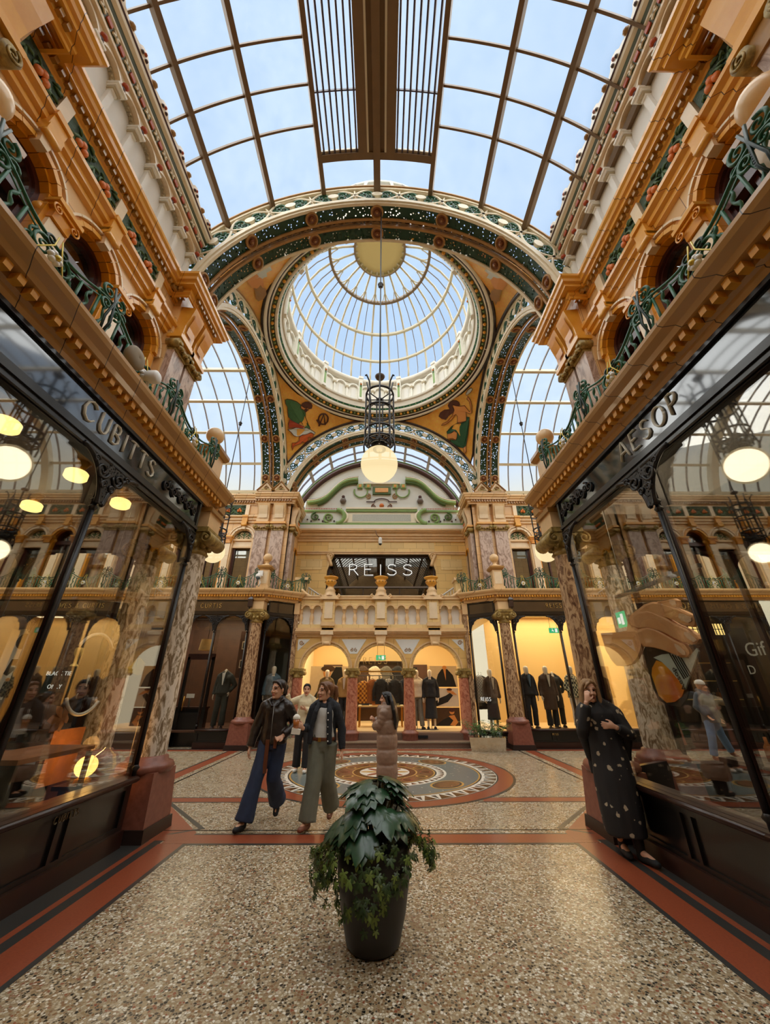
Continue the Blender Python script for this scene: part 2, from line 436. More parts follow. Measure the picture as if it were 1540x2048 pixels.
# ------------------------------------------------------------------ floor
AX = -.1; YC = 9.35; XA = 4.0; YA, YB = 5.5, 13.3     # axis of the roofs, crossing centre, crossing faces
fl = MB()
fl.box(-18, 18, -7, 16, -.06, 0, 'terrazzo')
struct('floor', fl)
t = MB()   # inlaid bands, flush with the terrazzo
def band(pts, mat, h):
    t.prism(pts, -.02, h, mat, 'z')
def rect(x0, x1, y0, y1, mat, h): band([(x0, y0), (x1, y0), (x1, y1), (x0, y1)], mat, h)
for s in (-1, 1):
    ox = .05
    f = lambda x: s * x + ox
    for a, b, m in ((2.2, 2.245, 'floor_dark'), (2.245, 2.52, 'floor_red'), (2.52, 2.62, 'floor_dark'), (2.62, 2.68, 'floor_red'), (2.68, 2.9, 'floor_dark')):
        rect(f(a), f(b), -6.5, 5.40 if a < 2.5 else 5.7, m, .002)
    # bands of the crossing
    band([(f(2.25), 5.75), (f(3.3), 7.08), (f(3.3), 5.5), (f(2.25), 5.5)], 'floor_red', .0021)
    band([(f(2.21), 5.9), (f(2.29), 5.9), (f(3.35), 7.12), (f(3.27), 7.12)], 'floor_dark', .0025)
    band([(f(2.21), 5.9), (f(2.29), 5.9), (f(2.6), 5.7), (f(2.52), 5.7)], 'floor_dark', .0025)
    band([(f(2.8), 5.72), (f(2.95), 5.72), (f(3.3), 6.2), (f(3.3), 6.4)], 'floor_dark', .0027)
    rect(f(3.0), f(4.3), 7.10, 7.32, 'floor_red', .0024)
    rect(f(3.0), f(4.1), 7.32, 7.36, 'floor_dark', .0024); rect(f(3.0), f(4.1), 7.06, 7.10, 'floor_dark', .0024)
    rect(f(1.6), f(3.0), 7.10, 7.32, 'floor_red', .0019); rect(f(1.9), f(3.0), 7.32, 7.36, 'floor_dark', .0018); rect(f(1.5), f(3.0), 7.06, 7.10, 'floor_dark', .0018)
    rect(f(4.0), f(4.25), 7.3, 12.2, 'floor_red', .002); rect(f(4.25), f(4.3), 7.3, 12.2, 'floor_dark', .002)
    rect(f(3.82), f(3.86), 7.3, 12.2, 'floor_black', .002)
    rect(f(4.0), f(17), 12.15, 12.4, 'floor_red', .0022); rect(f(4.0), f(17), 12.4, 12.6, 'floor_dark', .0022)
    rect(f(4.25), f(17), 6.3, 6.6, 'floor_red', .002)
ox = .05
rect(-2.2 + ox, 2.2 + ox, 5.36, 5.41, 'floor_dark', .002); rect(-2.5 + ox, 2.5 + ox, 5.41, 5.68, 'floor_red', .0018); rect(-2.4 + ox, 2.4 + ox, 5.68, 5.72, 'floor_dark', .002)
rect(-2.9 + ox, 2.9 + ox, 5.825, 5.845, 'floor_black', .0031)
rect(-3.8, 3.8, 12.2, 12.5, 'floor_red', .0016)
struct('trim_1', t)
# the round mosaic under the dome
CXm, CYm = .11, 9.32
md = MB()
def ring(r0, r1, mat, h, n=72):
    vs = []
    for k in range(n):
        a = 2 * PI * k / n
        for r in (r0, r1): vs.append((CXm + r * math.cos(a), CYm + r * math.sin(a), h))
    fs = [(2 * k, 2 * k + 1, (2 * k + 3) % (2 * n), (2 * k + 2) % (2 * n)) for k in range(n)]
    md.add(vs, fs, mat)
h = .004
for r0, r1, m in ((2.57, 2.62, 'floor_dark'), (2.3, 2.57, 'floor_red'), (2.27, 2.3, 'floor_dark'), (1.98, 2.27, 'floor_white'), (1.95, 1.98, 'floor_dark'), (1.92, 1.95, 'floor_gold'), (1.28, 1.92, 'floor_field'),
                  (1.25, 1.28, 'floor_white'), (1.08, 1.25, 'floor_white'), (1.05, 1.08, 'floor_dark'), (1.02, 1.05, 'floor_gold'), (.68, 1.02, 'floor_mix'), (.65, .68, 'floor_gold'), (.58, .65, 'floor_brown'), (.0, .58, 'floor_brown')):
    ring(r0, r1, m, h)
def tri(r0, r1, a, da, mat, hh):
    p = lambda r, q: (CXm + r * math.cos(q), CYm + r * math.sin(q), hh)
    md.add([p(r0, a), p(r1, a - da), p(r1, a + da)], [(0, 1, 2)], mat)
for k in range(48): tri(2.0, 2.26, 2 * PI * (k + .5) / 48, PI / 48 * .8, 'floor_brown', h + .001)
for k in range(48): tri(2.25, 2.04, 2 * PI * k / 48, PI / 48 * .35, 'floor_dark', h + .0012)
for k in range(48): tri(1.1, 1.23, 2 * PI * (k + .5) / 48, PI / 48 * .75, 'floor_brown', h + .001)
def disc(cx, cy, rx, ry, rot, mat, hh, n=28):
    vs = [(cx + rx * math.cos(a) * math.cos(rot) - ry * math.sin(a) * math.sin(rot), cy + rx * math.cos(a) * math.sin(rot) + ry * math.sin(a) * math.cos(rot), hh) for a in [2 * PI * k / n for k in range(n)]]
    md.add(vs, [list(range(n))], mat)
for k in range(4):
    a = PI / 4 + k * PI / 2; cx, cy = CXm + 1.6 * math.cos(a), CYm + 1.6 * math.sin(a)
    disc(cx, cy, .37, .27, a + PI / 2, 'floor_gold', h + .001); disc(cx, cy, .33, .23, a + PI / 2, 'floor_dark', h + .002); disc(cx, cy, .29, .19, a + PI / 2, 'floor_mix', h + .003)
for k in range(12):
    a = 2 * PI * k / 12
    disc(CXm + .85 * math.cos(a), CYm + .85 * math.sin(a), .13, .1, a, 'floor_gold' if k % 2 else 'floor_red', h + .001, 16)
    disc(CXm + .85 * math.cos(a), CYm + .85 * math.sin(a), .09, .07, a, 'floor_brown', h + .002, 16)
disc(CXm, CYm, .52, .52, 0, 'floor_white', h + .001, 40)
for k in range(8):
    a = 2 * PI * k / 8
    disc(CXm + .3 * math.cos(a), CYm + .3 * math.sin(a), .2, .07, a, 'floor_red' if k % 2 else 'floor_gold', h + .002, 16)
disc(CXm, CYm, .14, .14, 0, 'floor_brown', h + .003)
RM = R_
for k in range(60):      # small stars scattered in the grey field
    a = RM.uniform(0, 2 * PI); r = RM.uniform(1.34, 1.88)
    disc(CXm + r * math.cos(a), CYm + r * math.sin(a), .022, .01, a, 'floor_white', h + .0008, 6)
obj('floor_mosaic', md, label='round floor mosaic with red border, toothed rings and grey starry field under the dome', cat='mosaic')
# ------------------------------------------------------------------ barrel roofs
RB, ZB = 4.35, 8.15
BARS = [-70, -50.5, -34.4, -17.3, 0, 17.3, 34.4, 50.5, 70]
def barrel(name, T, u0, u1, step, half, bars, cross_cream=False, smat='steel_tan', open_panels=()):
    """T(u along the axis, lateral, z)"""
    g = MB(T); st = MB(T); n0 = MB(T)
    def pt(a, r, u): return (u, r * math.sin(rad(a)), ZB + r * math.cos(rad(a)))
    A = [-half + 2 * half * k / 36 for k in range(37)]
    g.add([pt(a, RB + .03, u) for u in (u0, u1) for a in A], [(k, k + 1, 38 + k, 37 + k) for k in range(36)], 'roof_glass', True)
    def bar(a, w, dd, ua, ub, mat=smat):
        da = math.degrees(w / 2 / RB)
        vs = [pt(x, r, u) for u in (ua, ub) for x in (a - da, a + da) for r in (RB - dd, RB + .02)]
        st.add(vs, [(0, 1, 3, 2), (4, 6, 7, 5), (0, 4, 5, 1), (2, 3, 7, 6), (0, 2, 6, 4), (1, 5, 7, 3)], mat)
    def rib(u, w, dd, a0, a1, n=18, mat=smat):
        for k in range(n):
            b0 = a0 + (a1 - a0) * k / n; b1 = a0 + (a1 - a0) * (k + 1) / n
            vs = [pt(x, r, uu) for x in (b0, b1) for uu in (u - w / 2, u + w / 2) for r in (RB - dd, RB + .02)]
            st.add(vs, [(0, 1, 3, 2), (4, 6, 7, 5), (0, 4, 5, 1), (2, 3, 7, 6), (0, 2, 6, 4), (1, 5, 7, 3)], mat)
    for a in bars: bar(a, .1 if abs(a) > 1 else .16, .12, u0, u1)
    u = u1 - .585 * step if step else u1
    return g, st, bar, rib, pt
# main arcade roof, behind and over the camera up to the near arch
T = lambda u, l, z: (AX + l, u, z)
g, st, bar, rib, pt = barrel('roof', T, -7, 4.75, 1, 66, BARS)
y = 4.11
while y > -7:
    if y < 4.0 or y > 4.2:
        for s in (-1, 1): rib(y, .035, .05, s * 17.3, s * 66)
    y -= .5875
# louvred vents either side of the ridge
for s in (-1, 1):
    a0, a1 = s * 2.2, s * 16.6
    rib(4.06, .13, .1, s * .5, s * 17.3, 6); 
    bar(s * 4.2, .2, .1, -7, 4.06); bar(s * 2.25, .2, .05, -7, 4.06); bar(s * 2.6, .04, .1, -7, 4.06, 'steel_cream')
    for k in range(7): bar(s * (6.0 + k * 1.62), .035, .07, -7, 4.0, 'louver')
    for yy in (3.05, .9, -1.4): rib(yy, .02, .06, s * 5, s * 17, 6, 'louver')
    rib(3.98, .05, .04, s * 5, s * 17, 6, 'steel_cream')
struct('ceiling', g)
fr = thing('roof_frame', 'tan steel framing of the long glass barrel roof with central louvred vents over the front arcade', 'roof frame', (AX, 2, 12.5))
obj('glazing_bar', st, fr)
# roof over the short arm ahead
T2 = lambda u, l, z: (AX + l, u, z)
g, st, bar, rib, pt = barrel('roof', T2, 14.1, 20, 0, 66, [-66, -50.5, -34.4, -17.3, 0.01, 17.3, 34.4, 50.5, 66], smat='steel_grey')
for yy in [14.4 + .6 * i for i in range(9)]: rib(yy, .03, .06, -66, 66, 18, 'louver')
struct('ceiling.001', g)
fr = thing('roof_frame', 'short grey curved glazing frame above the white lunette at the far end', 'roof frame', (AX, 14.6, 12.3))
obj('glazing_bar', st, fr)
# transept roofs
for nm, s in SIDES:
    T3 = lambda u, l, z, s=s: (s * u, YC + l, z)
    g, st, bar, rib, pt = barrel('roof', T3, 4.9, 18, 0, 90, [-79, -63, -46, -29, -12, 12, 29, 46, 63, 79], smat='steel_cream')
    u = 5.35
    while u < 18:
        rib(u, .03, .05, -86, 86, 30, 'steel_grey'); u += .6
    rib(8.2, .3, .22, -86, 86, 30, 'steel_cream')
    struct('ceiling.00%d' % (2 if s < 0 else 3), g)
    fr = thing('roof_frame', 'cream and grey glazing frame of the glass vault over the %s cross arcade' % nm, 'roof frame', (s * 8, YC, 12.4))
    obj('glazing_bar', st, fr)

# ------------------------------------------------------------------ crossing arches
RI, RO, ZA = 3.82, 4.4, 8.1           # soffit radius, extrados radius, centre height
def crossing_arch(T, label, flip, both=False):
    """T(l lateral, d depth, z); face with openwork at d=0 looking towards -d, soffit runs to d=0.82"""
    a_end = math.degrees(math.acos(.7 / RI)) - 0   # springing just over the cornice
    root = thing('ribbed_arch', label, 'arch', T(0, .4, ZA + RI))
    P = lambda a, r, d: T(r * math.sin(rad(a)), d, ZA + r * math.cos(rad(a)))
    def strip(mb, r0, r1, d0, d1, mat, n=40, A=80):
        for k in range(n):
            b0 = -A + 2 * A * k / n; b1 = -A + 2 * A * (k + 1) / n
            vs = [P(b, r, d) for b in (b0, b1) for r in (r0, r1) for d in (d0, d1)]
            mb.add(vs, [(0, 1, 3, 2), (4, 6, 7, 5), (0, 4, 5, 1), (2, 3, 7, 6), (0, 2, 6, 4), (1, 5, 7, 3)], mat)
    A = 80
    f = MB()
    strip(f, RO - .06, RO, -.03, .1, 'cream_paint'); strip(f, RI, RI + .09, -.03, .07, 'cream_paint')
    strip(f, RI + .09, RI + .115, 0, .05, 'tan_paint'); strip(f, RO, RO + .03, -.06, .16, 'tan_paint')
    if both: strip(f, RO - .06, RO, .72, .85, 'cream_paint'); strip(f, RI, RI + .09, .75, .85, 'cream_paint')
    NP = 11; w = 2 * A / NP
    gr = MB()
    rm = (RI + .1 + RO - .06) / 2; hr = (RO - .06 - RI - .1) / 2
    for k in range(NP):
        c = -A + w * (k + .5)
        # lens shaped cream cartouche frame meeting its neighbours in an X
        for sg in (-1, 1):
            pts = []
            for i in range(15):
                q = i / 14 * 2 - 1
                e = (1 - abs(q) ** 2.6) if abs(q) < 1 else 0
                pts.append(P(c + q * w * .53, rm + sg * hr * (1.15 * e - .12), .02))
            f.tube(pts, .035, 'cream_paint', 5)
        f.tube([P(c - w * .5, rm - hr, .02), P(c - w * .5, rm + hr, .02)], .022, 'cream_paint', 5)
        # green scrolls round a cream boss
        for sx in (-1, 1):
            for sz in (-1, 1):
                for (o, r0, tn) in ((.2, .62, 1.3), (.36, .45, 1.2)):
                    pts = []
                    for i in range(17):
                        q = i / 16; rr = hr * r0 * (1 - q * .85); an = q * tn * 2 * PI + .6
                        pts.append(P(c + sx * (w * o + math.degrees(rr * math.cos(an) / rm)), rm + sz * (hr * .3 + rr * math.sin(an) * .8), .025))
                    gr.tube(pts, [.03 * (1 - .5 * i / 16) for i in range(17)], 'iron_green', 5)
            pts = [P(c + sx * w * q, rm + sx * hr * .5 * math.sin(q * 14), .025) for q in [.06, .12, .18, .24, .3, .36, .42]]
            gr.tube(pts, .02, 'iron_dark', 5)
        e = 12; md = MB()
        cc = [P(c + math.degrees(.13 * math.cos(2 * PI * i / e) / rm), rm + .08 * math.sin(2 * PI * i / e), dd) for dd in (-.02, .05) for i in range(e)]
        md.add(cc, [list(range(e)), list(range(e, 2 * e))[::-1]] + [(i, (i + 1) % e, e + (i + 1) % e, e + i) for i in range(e)], 'cream_paint'); obj('boss', md, root)
    obj('arch_face', f, root)
    obj('scrollwork', gr, root, label='green scrolled ironwork filling the face of the arch')
    # soffit: two pierced green strips, a pierced scroll strip between, cream flanges
    for d0, d1 in ((.06, .32), (.52, .78)):
        so = MB(); strip(so, RI - .02, RI, d0, d1, 'pierced_green'); obj('soffit_web', so, root)
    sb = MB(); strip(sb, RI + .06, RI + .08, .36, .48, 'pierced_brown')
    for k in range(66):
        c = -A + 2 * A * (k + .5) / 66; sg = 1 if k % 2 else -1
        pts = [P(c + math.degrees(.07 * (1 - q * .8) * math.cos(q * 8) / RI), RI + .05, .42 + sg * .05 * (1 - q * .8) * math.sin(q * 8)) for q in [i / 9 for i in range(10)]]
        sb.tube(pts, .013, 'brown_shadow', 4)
    obj('scroll_band', sb, root)
    for d0, d1 in ((0, .06), (.32, .37), (.47, .52), (.78, .84)):
        fg = MB(); strip(fg, RI - .06, RI + .02, d0, d1, 'cream_paint' if d0 in (0, .78) else 'tan_paint'); obj('flange', fg, root)
    for d in (.19, .65):
        for k in range(-3, 4):
            a = k * 24.0
            rd = MB()
            c0 = Vector(P(a, RI - .05, d)); up = (Vector(P(a, RI, d)) - c0).normalized(); e1 = Vector(P(a, RI - .05, d + .1)) - c0; e1.normalize(); e2 = up.cross(e1)
            def rg(r, hh): return [tuple(c0 + e1 * (r * math.cos(2 * PI * i / 14)) + e2 * (r * math.sin(2 * PI * i / 14)) - up * hh) for i in range(14)]
            R = [rg(.155, -.05), rg(.155, .02), rg(.12, .035), rg(.105, .0), rg(.07, .0), rg(.055, .03), rg(.02, .05)]
            vs = [p for r in R for p in r]
            for i in range(6):
                rd.add([p for p in R[i] + R[i + 1]], [(j, (j + 1) % 14, 14 + (j + 1) % 14, 14 + j) for j in range(14)], 'tan_paint' if i < 3 else 'roundel_brown', True)
            rd.add(R[6], [list(range(14))], 'tan_paint')
            obj('roundel', rd, root)
    return root
crossing_arch(lambda l, d, z: (AX + l, 4.7 + d, z), 'nearest openwork iron arch spanning the arcade in front of the dome', 0)
crossing_arch(lambda l, d, z: (AX + l, YB + d, z), 'far openwork iron arch between the dome and the white lunette', 0)
for nm, s in SIDES:
    crossing_arch(lambda l, d, z, s=s: (AX * .5 + s * (XA + d), YC + l, z), '%s openwork iron arch opening from the dome to the cross arcade' % nm, 0)

# ------------------------------------------------------------------ pendentives
ZR, RR = 12.5, 3.82
def pend_pt(q, th, t, off=0.):
    """quadrant angle q (corner direction), th -45..45 from the corner, t 0 ring .. 1 arch"""
    a = q + rad(th)
    c, s_ = math.cos(a), math.sin(a)
    sx = 1 if math.cos(q) > 0 else -1; sy = 1 if math.sin(q) > 0 else -1
    ring_ = Vector((RR * c, RR * s_, ZR))
    k = min(XA / max(1e-6, abs(c)), (YB - YA) / 2 / max(1e-6, abs(s_)))
    x, y = c * k, s_ * k
    if abs(abs(x) - XA) < 1e-6: lat = min(abs(y), 3.9)
    else: lat = min(abs(x), 3.9)
    z = ZA + math.sqrt(max(0, (RO + .02) ** 2 - lat * lat))
    out = Vector((x, y, z))
    p = ring_.lerp(out, t)
    b = 4 * t * (1 - t) * .12 * (1 - abs(th) / 50)
    p += Vector((c, s_, .6)).normalized() * (b + off)
    return (AX + p.x, YC + p.y, p.z)
QD = {('left', 'far'): rad(135), ('right', 'far'): rad(45), ('left', 'near'): rad(225), ('right', 'near'): rad(315)}
for (sd, fn), q in QD.items():
    root = thing('pendentive', 'gold mosaic pendentive at the %s %s corner under the dome' % (fn, sd), 'pendentive', pend_pt(q, 0, .5))
    p = MB(); N, M_ = 28, 10
    vs = [pend_pt(q, -44.6 + 89.2 * i / N, j / M_) for i in range(N + 1) for j in range(M_ + 1)]
    p.add(vs, [(i * (M_ + 1) + j, (i + 1) * (M_ + 1) + j, (i + 1) * (M_ + 1) + j + 1, i * (M_ + 1) + j + 1) for i in range(N) for j in range(M_)], 'gold_mosaic', True)
    obj('mosaic_field', p, root)
    b = MB()
    for t_, w in ((0.02, .05), (.985, .05)):
        b.tube([pend_pt(q, -44.6 + 89.2 * i / 40, t_, -.02) for i in range(41)], w, 'dark_wood', 6)
    obj('border', b, root)

# ------------------------------------------------------------------ dome
dm = thing('glass_dome', 'glass dome on a white arcaded drum with a green and orange ring below', 'dome', (AX, YC, ZR))
C0 = (AX, YC, 0)
r = MB()
for prof, m in (
    ([(4.02, 12.44), (4.0, 12.4), (3.93, 12.42)], 'dark_wood'),
    ([(3.93, 12.42), (3.91, 12.38), (3.84, 12.4), (3.82, 12.46), (3.74, 12.5)], 'stone_white'),
    ([(3.74, 12.5), (3.6, 12.62)], 'olive_band'),
    ([(3.6, 12.62), (3.58, 12.57), (3.51, 12.6), (3.49, 12.7)], 'stone_white'),
    ([(3.49, 12.7), (3.44, 12.77)], 'iron_green'),
    ([(3.44, 12.77), (3.42, 12.80), (3.4, 13.0), (3.36, 13.02)], 'stone_white')):
    r.lathe(prof, m, C0, 96)
obj('ring_moulding', r, dm)
bd = MB()
for k in range(72):
    a = 2 * PI * k / 72
    c = (AX + 3.66 * math.cos(a), YC + 3.66 * math.sin(a), 12.54)
    if k % 1 == 0: bd.sphere(c, .058, 'bead_orange', 8)
    a += PI / 72
    c = (AX + 3.66 * math.cos(a), YC + 3.66 * math.sin(a), 12.55)
    bd.sphere(c, .04, 'sage', 6)
for k in range(160):
    a = 2 * PI * k / 160
    bd.sphere((AX + 3.465 * math.cos(a), YC + 3.465 * math.sin(a), 12.73), .026, 'iron_green' if k % 2 else 'sage', 6)
obj('bead_band', bd, dm, label='band of orange fruit and green leaves round the ring')
dr = MB()
dr.lathe([(3.46, 12.95), (3.46, 14.25)], 'stone_white', C0, 96)
dr.lathe([(3.36, 13.0), (3.3, 13.06), (3.36, 13.12), (3.44, 13.12)], 'stone_white', C0, 96)
dr.lathe([(3.44, 14.02), (3.3, 14.06), (3.26, 14.2), (3.3, 14.26), (3.5, 14.28)], 'stone_white', C0, 96)
NA = 36
for k in range(NA):
    a0 = 2 * PI * k / NA
    def DP(l, d, z, a0=a0): # local lateral, depth inwards
        rr = 3.45 - d
        return (AX + rr * math.cos(a0 + l / 3.4), YC + rr * math.sin(a0 + l / 3.4), z)
    q = MB(DP)
    q.arch(0, 13.68, .2, .27, 0, .09, 'stone_white', n=8)
    q.box(-.31, -.24, 0, .1, 13.12, 13.68, 'stone_white'); q.box(-.34, -.21, 0, .12, 13.6, 13.7, 'stone_shade')
    q.box(-.1, .1, 0, .01, 13.1, 13.68, 'white_wall')
    o = len(dr.v); ks = [dr.idx(mm) for mm in q.mats]
    dr.v += q.v; dr.f += [[i + o for i in f] for f in q.f]; dr.mi += [ks[i] for i in q.mi]; dr.sm += q.sm
    if k % 3 == 1:
        def DP2(l, d, z, a0=a0 + PI / NA): 
            rr = 3.45 - d
            return (AX + rr * math.cos(a0 + l / 3.4), YC + rr * math.sin(a0 + l / 3.4), z)
        q = MB(DP2)
        q.box(-.09, .09, 0, .2, 13.02, 14.3, 'stone_white'); q.box(-.11, .11, 0, .23, 14.22, 14.34, 'stone_white'); q.box(-.05, .05, .2, .215, 13.15, 13.7, 'sage'); q.box(-.05, .05, .2, .22, 13.72, 13.95, 'sage_dark'); q.sphere((0, .22, 13.86), .05, 'fruit_orange', 8); q.sphere((0, .12, 14.38), .06, 'steel_grey', 8)
        o = len(dr.v); ks = [dr.idx(mm) for mm in q.mats]
        dr.v += q.v; dr.f += [[i + o for i in f] for f in q.f]; dr.mi += [ks[i] for i in q.mi]; dr.sm += q.sm
obj('drum', dr, dm, label='white arcaded drum with green and orange pilaster panels')
PROF = [(3.45, 14.25), (3.5, 14.8), (3.42, 15.5), (3.26, 16.2), (3.02, 16.82), (2.62, 17.45), (2.15, 17.88), (1.6, 18.17), (1.0, 18.38)]
gl = MB(); gl.lathe(PROF, 'dome_glass', C0, 48)
obj('dome_glazing', gl, dm)
def prof_at(i): return PROF[i]
rb = MB()
for k in range(24):
    a = 2 * PI * (k + .5) / 24
    pts = [(AX + (r - .05) * math.cos(a), YC + (r - .05) * math.sin(a), z) for r, z in PROF]
    rb.tube(pts, .045, 'steel_cream', 5)
    a2 = 2 * PI * k / 24
    rb.tube([(AX + (r - .03) * math.cos(a2), YC + (r - .03) * math.sin(a2), z) for r, z in PROF[:7]], .02, 'steel_grey', 4)
for k in range(24):     # scalloped arches in the top tier
    a = 2 * PI * k / 24
    pts = []
    for i in range(9):
        q = i / 8 * 2 - 1
        rr = 2.1 - .28 * (abs(q) ** 2.5) ; zz = 17.86 + .1 * (abs(q) ** 2.5)
        an = a + q * PI / 24 * .85
        pts.append((AX + (2.05 - .3 * abs(q) ** 2.5) * math.cos(an), YC + (2.05 - .3 * abs(q) ** 2.5) * math.sin(an), 17.86 + .16 * abs(q) ** 2.5))
    rb.tube(pts, .022, 'steel_cream', 4)
for i, w in ((2, .05), (4, .06), (6, .07)):
    r0, z0 = PROF[i]; r0 -= .06
    rb.lathe([(r0 - w, z0 - w), (r0 + .04, z0 - w), (r0 + .04, z0 + w), (r0 - w, z0 + w), (r0 - w, z0 - w)], 'steel_tan' if i == 6 else 'steel_cream', C0, 48)
obj('dome_rib', rb, dm)
dc = MB(); dc.lathe([(1.05, 18.26), (1.08, 18.42), (.7, 18.36), (0, 18.4)], 'dome_disc', C0, 40); dc.lathe([(1.02, 18.2), (1.1, 18.24), (1.1, 18.44)], 'steel_tan', C0, 40)
obj('crown_disc', dc, dm, label='round cream disc closing the crown of the dome')
HAND = {'bottle':[(4.31,2.02),(4.41,1.94),(4.43,1.78),(4.38,1.72),(4.39,1.61),(4.36,1.48),(4.25,1.44),(4.06,1.43),(3.95,1.5),(3.59,1.9),(3.58,1.94),(3.66,1.96),(3.96,1.99)],'amber':[(4.2,1.86),(4.3,1.79),(4.34,1.72),(4.33,1.61),(4.32,1.52),(4.23,1.46),(4.11,1.47),(3.99,1.52),(3.93,1.58),(3.95,1.66),(4.02,1.75),(4.1,1.83)],'label':[(4.22,1.89),(4.08,1.91),(3.93,1.91),(3.74,1.85),(3.6,1.93),(3.59,1.9),(3.91,1.58),(3.95,1.66),(4.02,1.75),(4.11,1.84)],'palm':[(5.09,2.25),(4.68,2.21),(4.53,2.21),(4.47,2.3),(4.39,2.36),(4.28,2.39),(4.1,2.36),(4.04,2.18),(4.19,2.19),(4.3,2.12),(4.35,2.03),(4.41,1.96),(4.49,1.9),(4.6,1.85),(4.76,1.83),(4.91,1.84),(4.99,1.91),(5.07,2.04)],'f4':[(3.92,2.42),(3.76,2.4),(3.67,2.4),(3.63,2.37),(3.63,2.33),(3.66,2.31),(3.75,2.34),(3.87,2.38)],'f3':[(4.28,2.39),(4.11,2.43),(3.98,2.43),(3.85,2.39),(3.72,2.33),(3.59,2.26),(3.51,2.21),(3.5,2.17),(3.52,2.13),(3.56,2.11),(3.63,2.13),(3.73,2.19),(3.83,2.24),(3.98,2.3),(4.11,2.35)],'f2':[(4.4,2.35),(4.28,2.38),(4.1,2.37),(4.02,2.34),(3.86,2.25),(3.73,2.16),(3.62,2.1),(3.54,2.04),(3.52,2.0),(3.56,1.97),(3.63,1.96),(3.72,1.99),(3.83,2.05),(3.93,2.11),(4.05,2.16),(4.18,2.2),(4.34,2.21),(4.45,2.26)],'f1':[(4.38,2.18),(4.18,2.2),(4.06,2.17),(3.94,2.1),(3.81,2.02),(3.71,1.97),(3.68,1.92),(3.68,1.89),(3.73,1.86),(3.8,1.86),(3.89,1.9),(4.0,1.94),(4.14,1.98),(4.31,2.01),(4.34,2.08)],'n3':[(3.65,2.25),(3.6,2.24),(3.52,2.19),(3.53,2.16),(3.58,2.15),(3.65,2.19),(3.67,2.22)],'n2':[(3.65,2.08),(3.61,2.07),(3.55,2.01),(3.54,1.99),(3.58,1.98),(3.64,2.02),(3.66,2.06)],'n1':[(3.81,1.99),(3.77,1.97),(3.71,1.91),(3.72,1.88),(3.75,1.88),(3.8,1.92),(3.82,1.97)],'n4':[(3.72,2.4),(3.65,2.38),(3.65,2.34),(3.7,2.34),(3.73,2.36)],'txt':[(3.91,1.61),(3.96,1.74),(3.76,1.8),(3.8,1.91)]}
FIGL = {'green':[(14.9,0.675),(14.4,0.567),(12.2,0.408),(9.4,0.292),(6.5,0.242),(5.2,0.275),(3.2,0.233),(2.0,0.233),(0.8,0.271),(-2.4,0.417),(-4.6,0.554),(-3.9,0.575),(-2.6,0.529),(1.2,0.379),(2.2,0.408),(2.2,0.446),(4.0,0.529),(6.2,0.629),(8.5,0.717),(9.9,0.696),(11.7,0.654),(13.5,0.7)],'flesh':[(6.2,0.254),(5.5,0.233),(3.6,0.204),(2.3,0.163),(1.2,0.146),(1.2,0.171),(2.3,0.188),(2.1,0.229),(3.4,0.242),(4.8,0.275),(5.7,0.283)],'hair':[(6.2,0.238),(6.2,0.192),(5.3,0.125),(3.7,0.079),(1.8,0.067),(0.5,0.079),(0.1,0.121),(1.2,0.146),(2.3,0.146),(3.0,0.183),(4.3,0.208)],'beard':[(3.4,0.225),(2.8,0.188),(1.5,0.171),(1.8,0.208),(2.2,0.242)],'red':[(7.2,0.688),(4.0,0.529),(1.5,0.429),(-0.6,0.425),(0.0,0.442),(2.7,0.55),(5.7,0.775),(6.8,0.767)],'white':[(5.8,0.825),(4.2,0.683),(2.7,0.55),(0.0,0.442),(-2.5,0.5),(-5.3,0.617),(-8.1,0.787),(-7.9,0.838),(-5.9,0.704),(-4.3,0.683),(-1.7,0.617),(0.6,0.575),(2.0,0.65),(3.8,0.721)],'orange':[(-0.7,0.617),(-1.6,0.604),(-3.9,0.679),(-5.4,0.688),(-7.2,0.783),(-7.8,0.904),(-6.4,0.863),(-5.3,0.792),(-5.8,0.904),(-4.7,0.912),(-3.1,0.804),(-3.0,0.846),(-1.1,0.762),(0.2,0.733),(0.1,0.796),(0.8,0.746),(1.4,0.733),(0.1,0.671),(-1.4,0.704)],'emblem':[(-12.4,0.396),(-12.7,0.483),(-12.4,0.55),(-11.8,0.588),(-10.8,0.583),(-9.8,0.546),(-8.7,0.492),(-7.7,0.425),(-6.9,0.358),(-6.7,0.3),(-6.8,0.254),(-7.3,0.221),(-8.3,0.208),(-9.5,0.212),(-10.8,0.25),(-11.8,0.312),(-12.4,0.396)],'eA':[(-8.8,0.604),(-8.8,0.225),(-12.0,0.637)],'eB':[(-6.2,0.375),(-9.2,0.575)]}
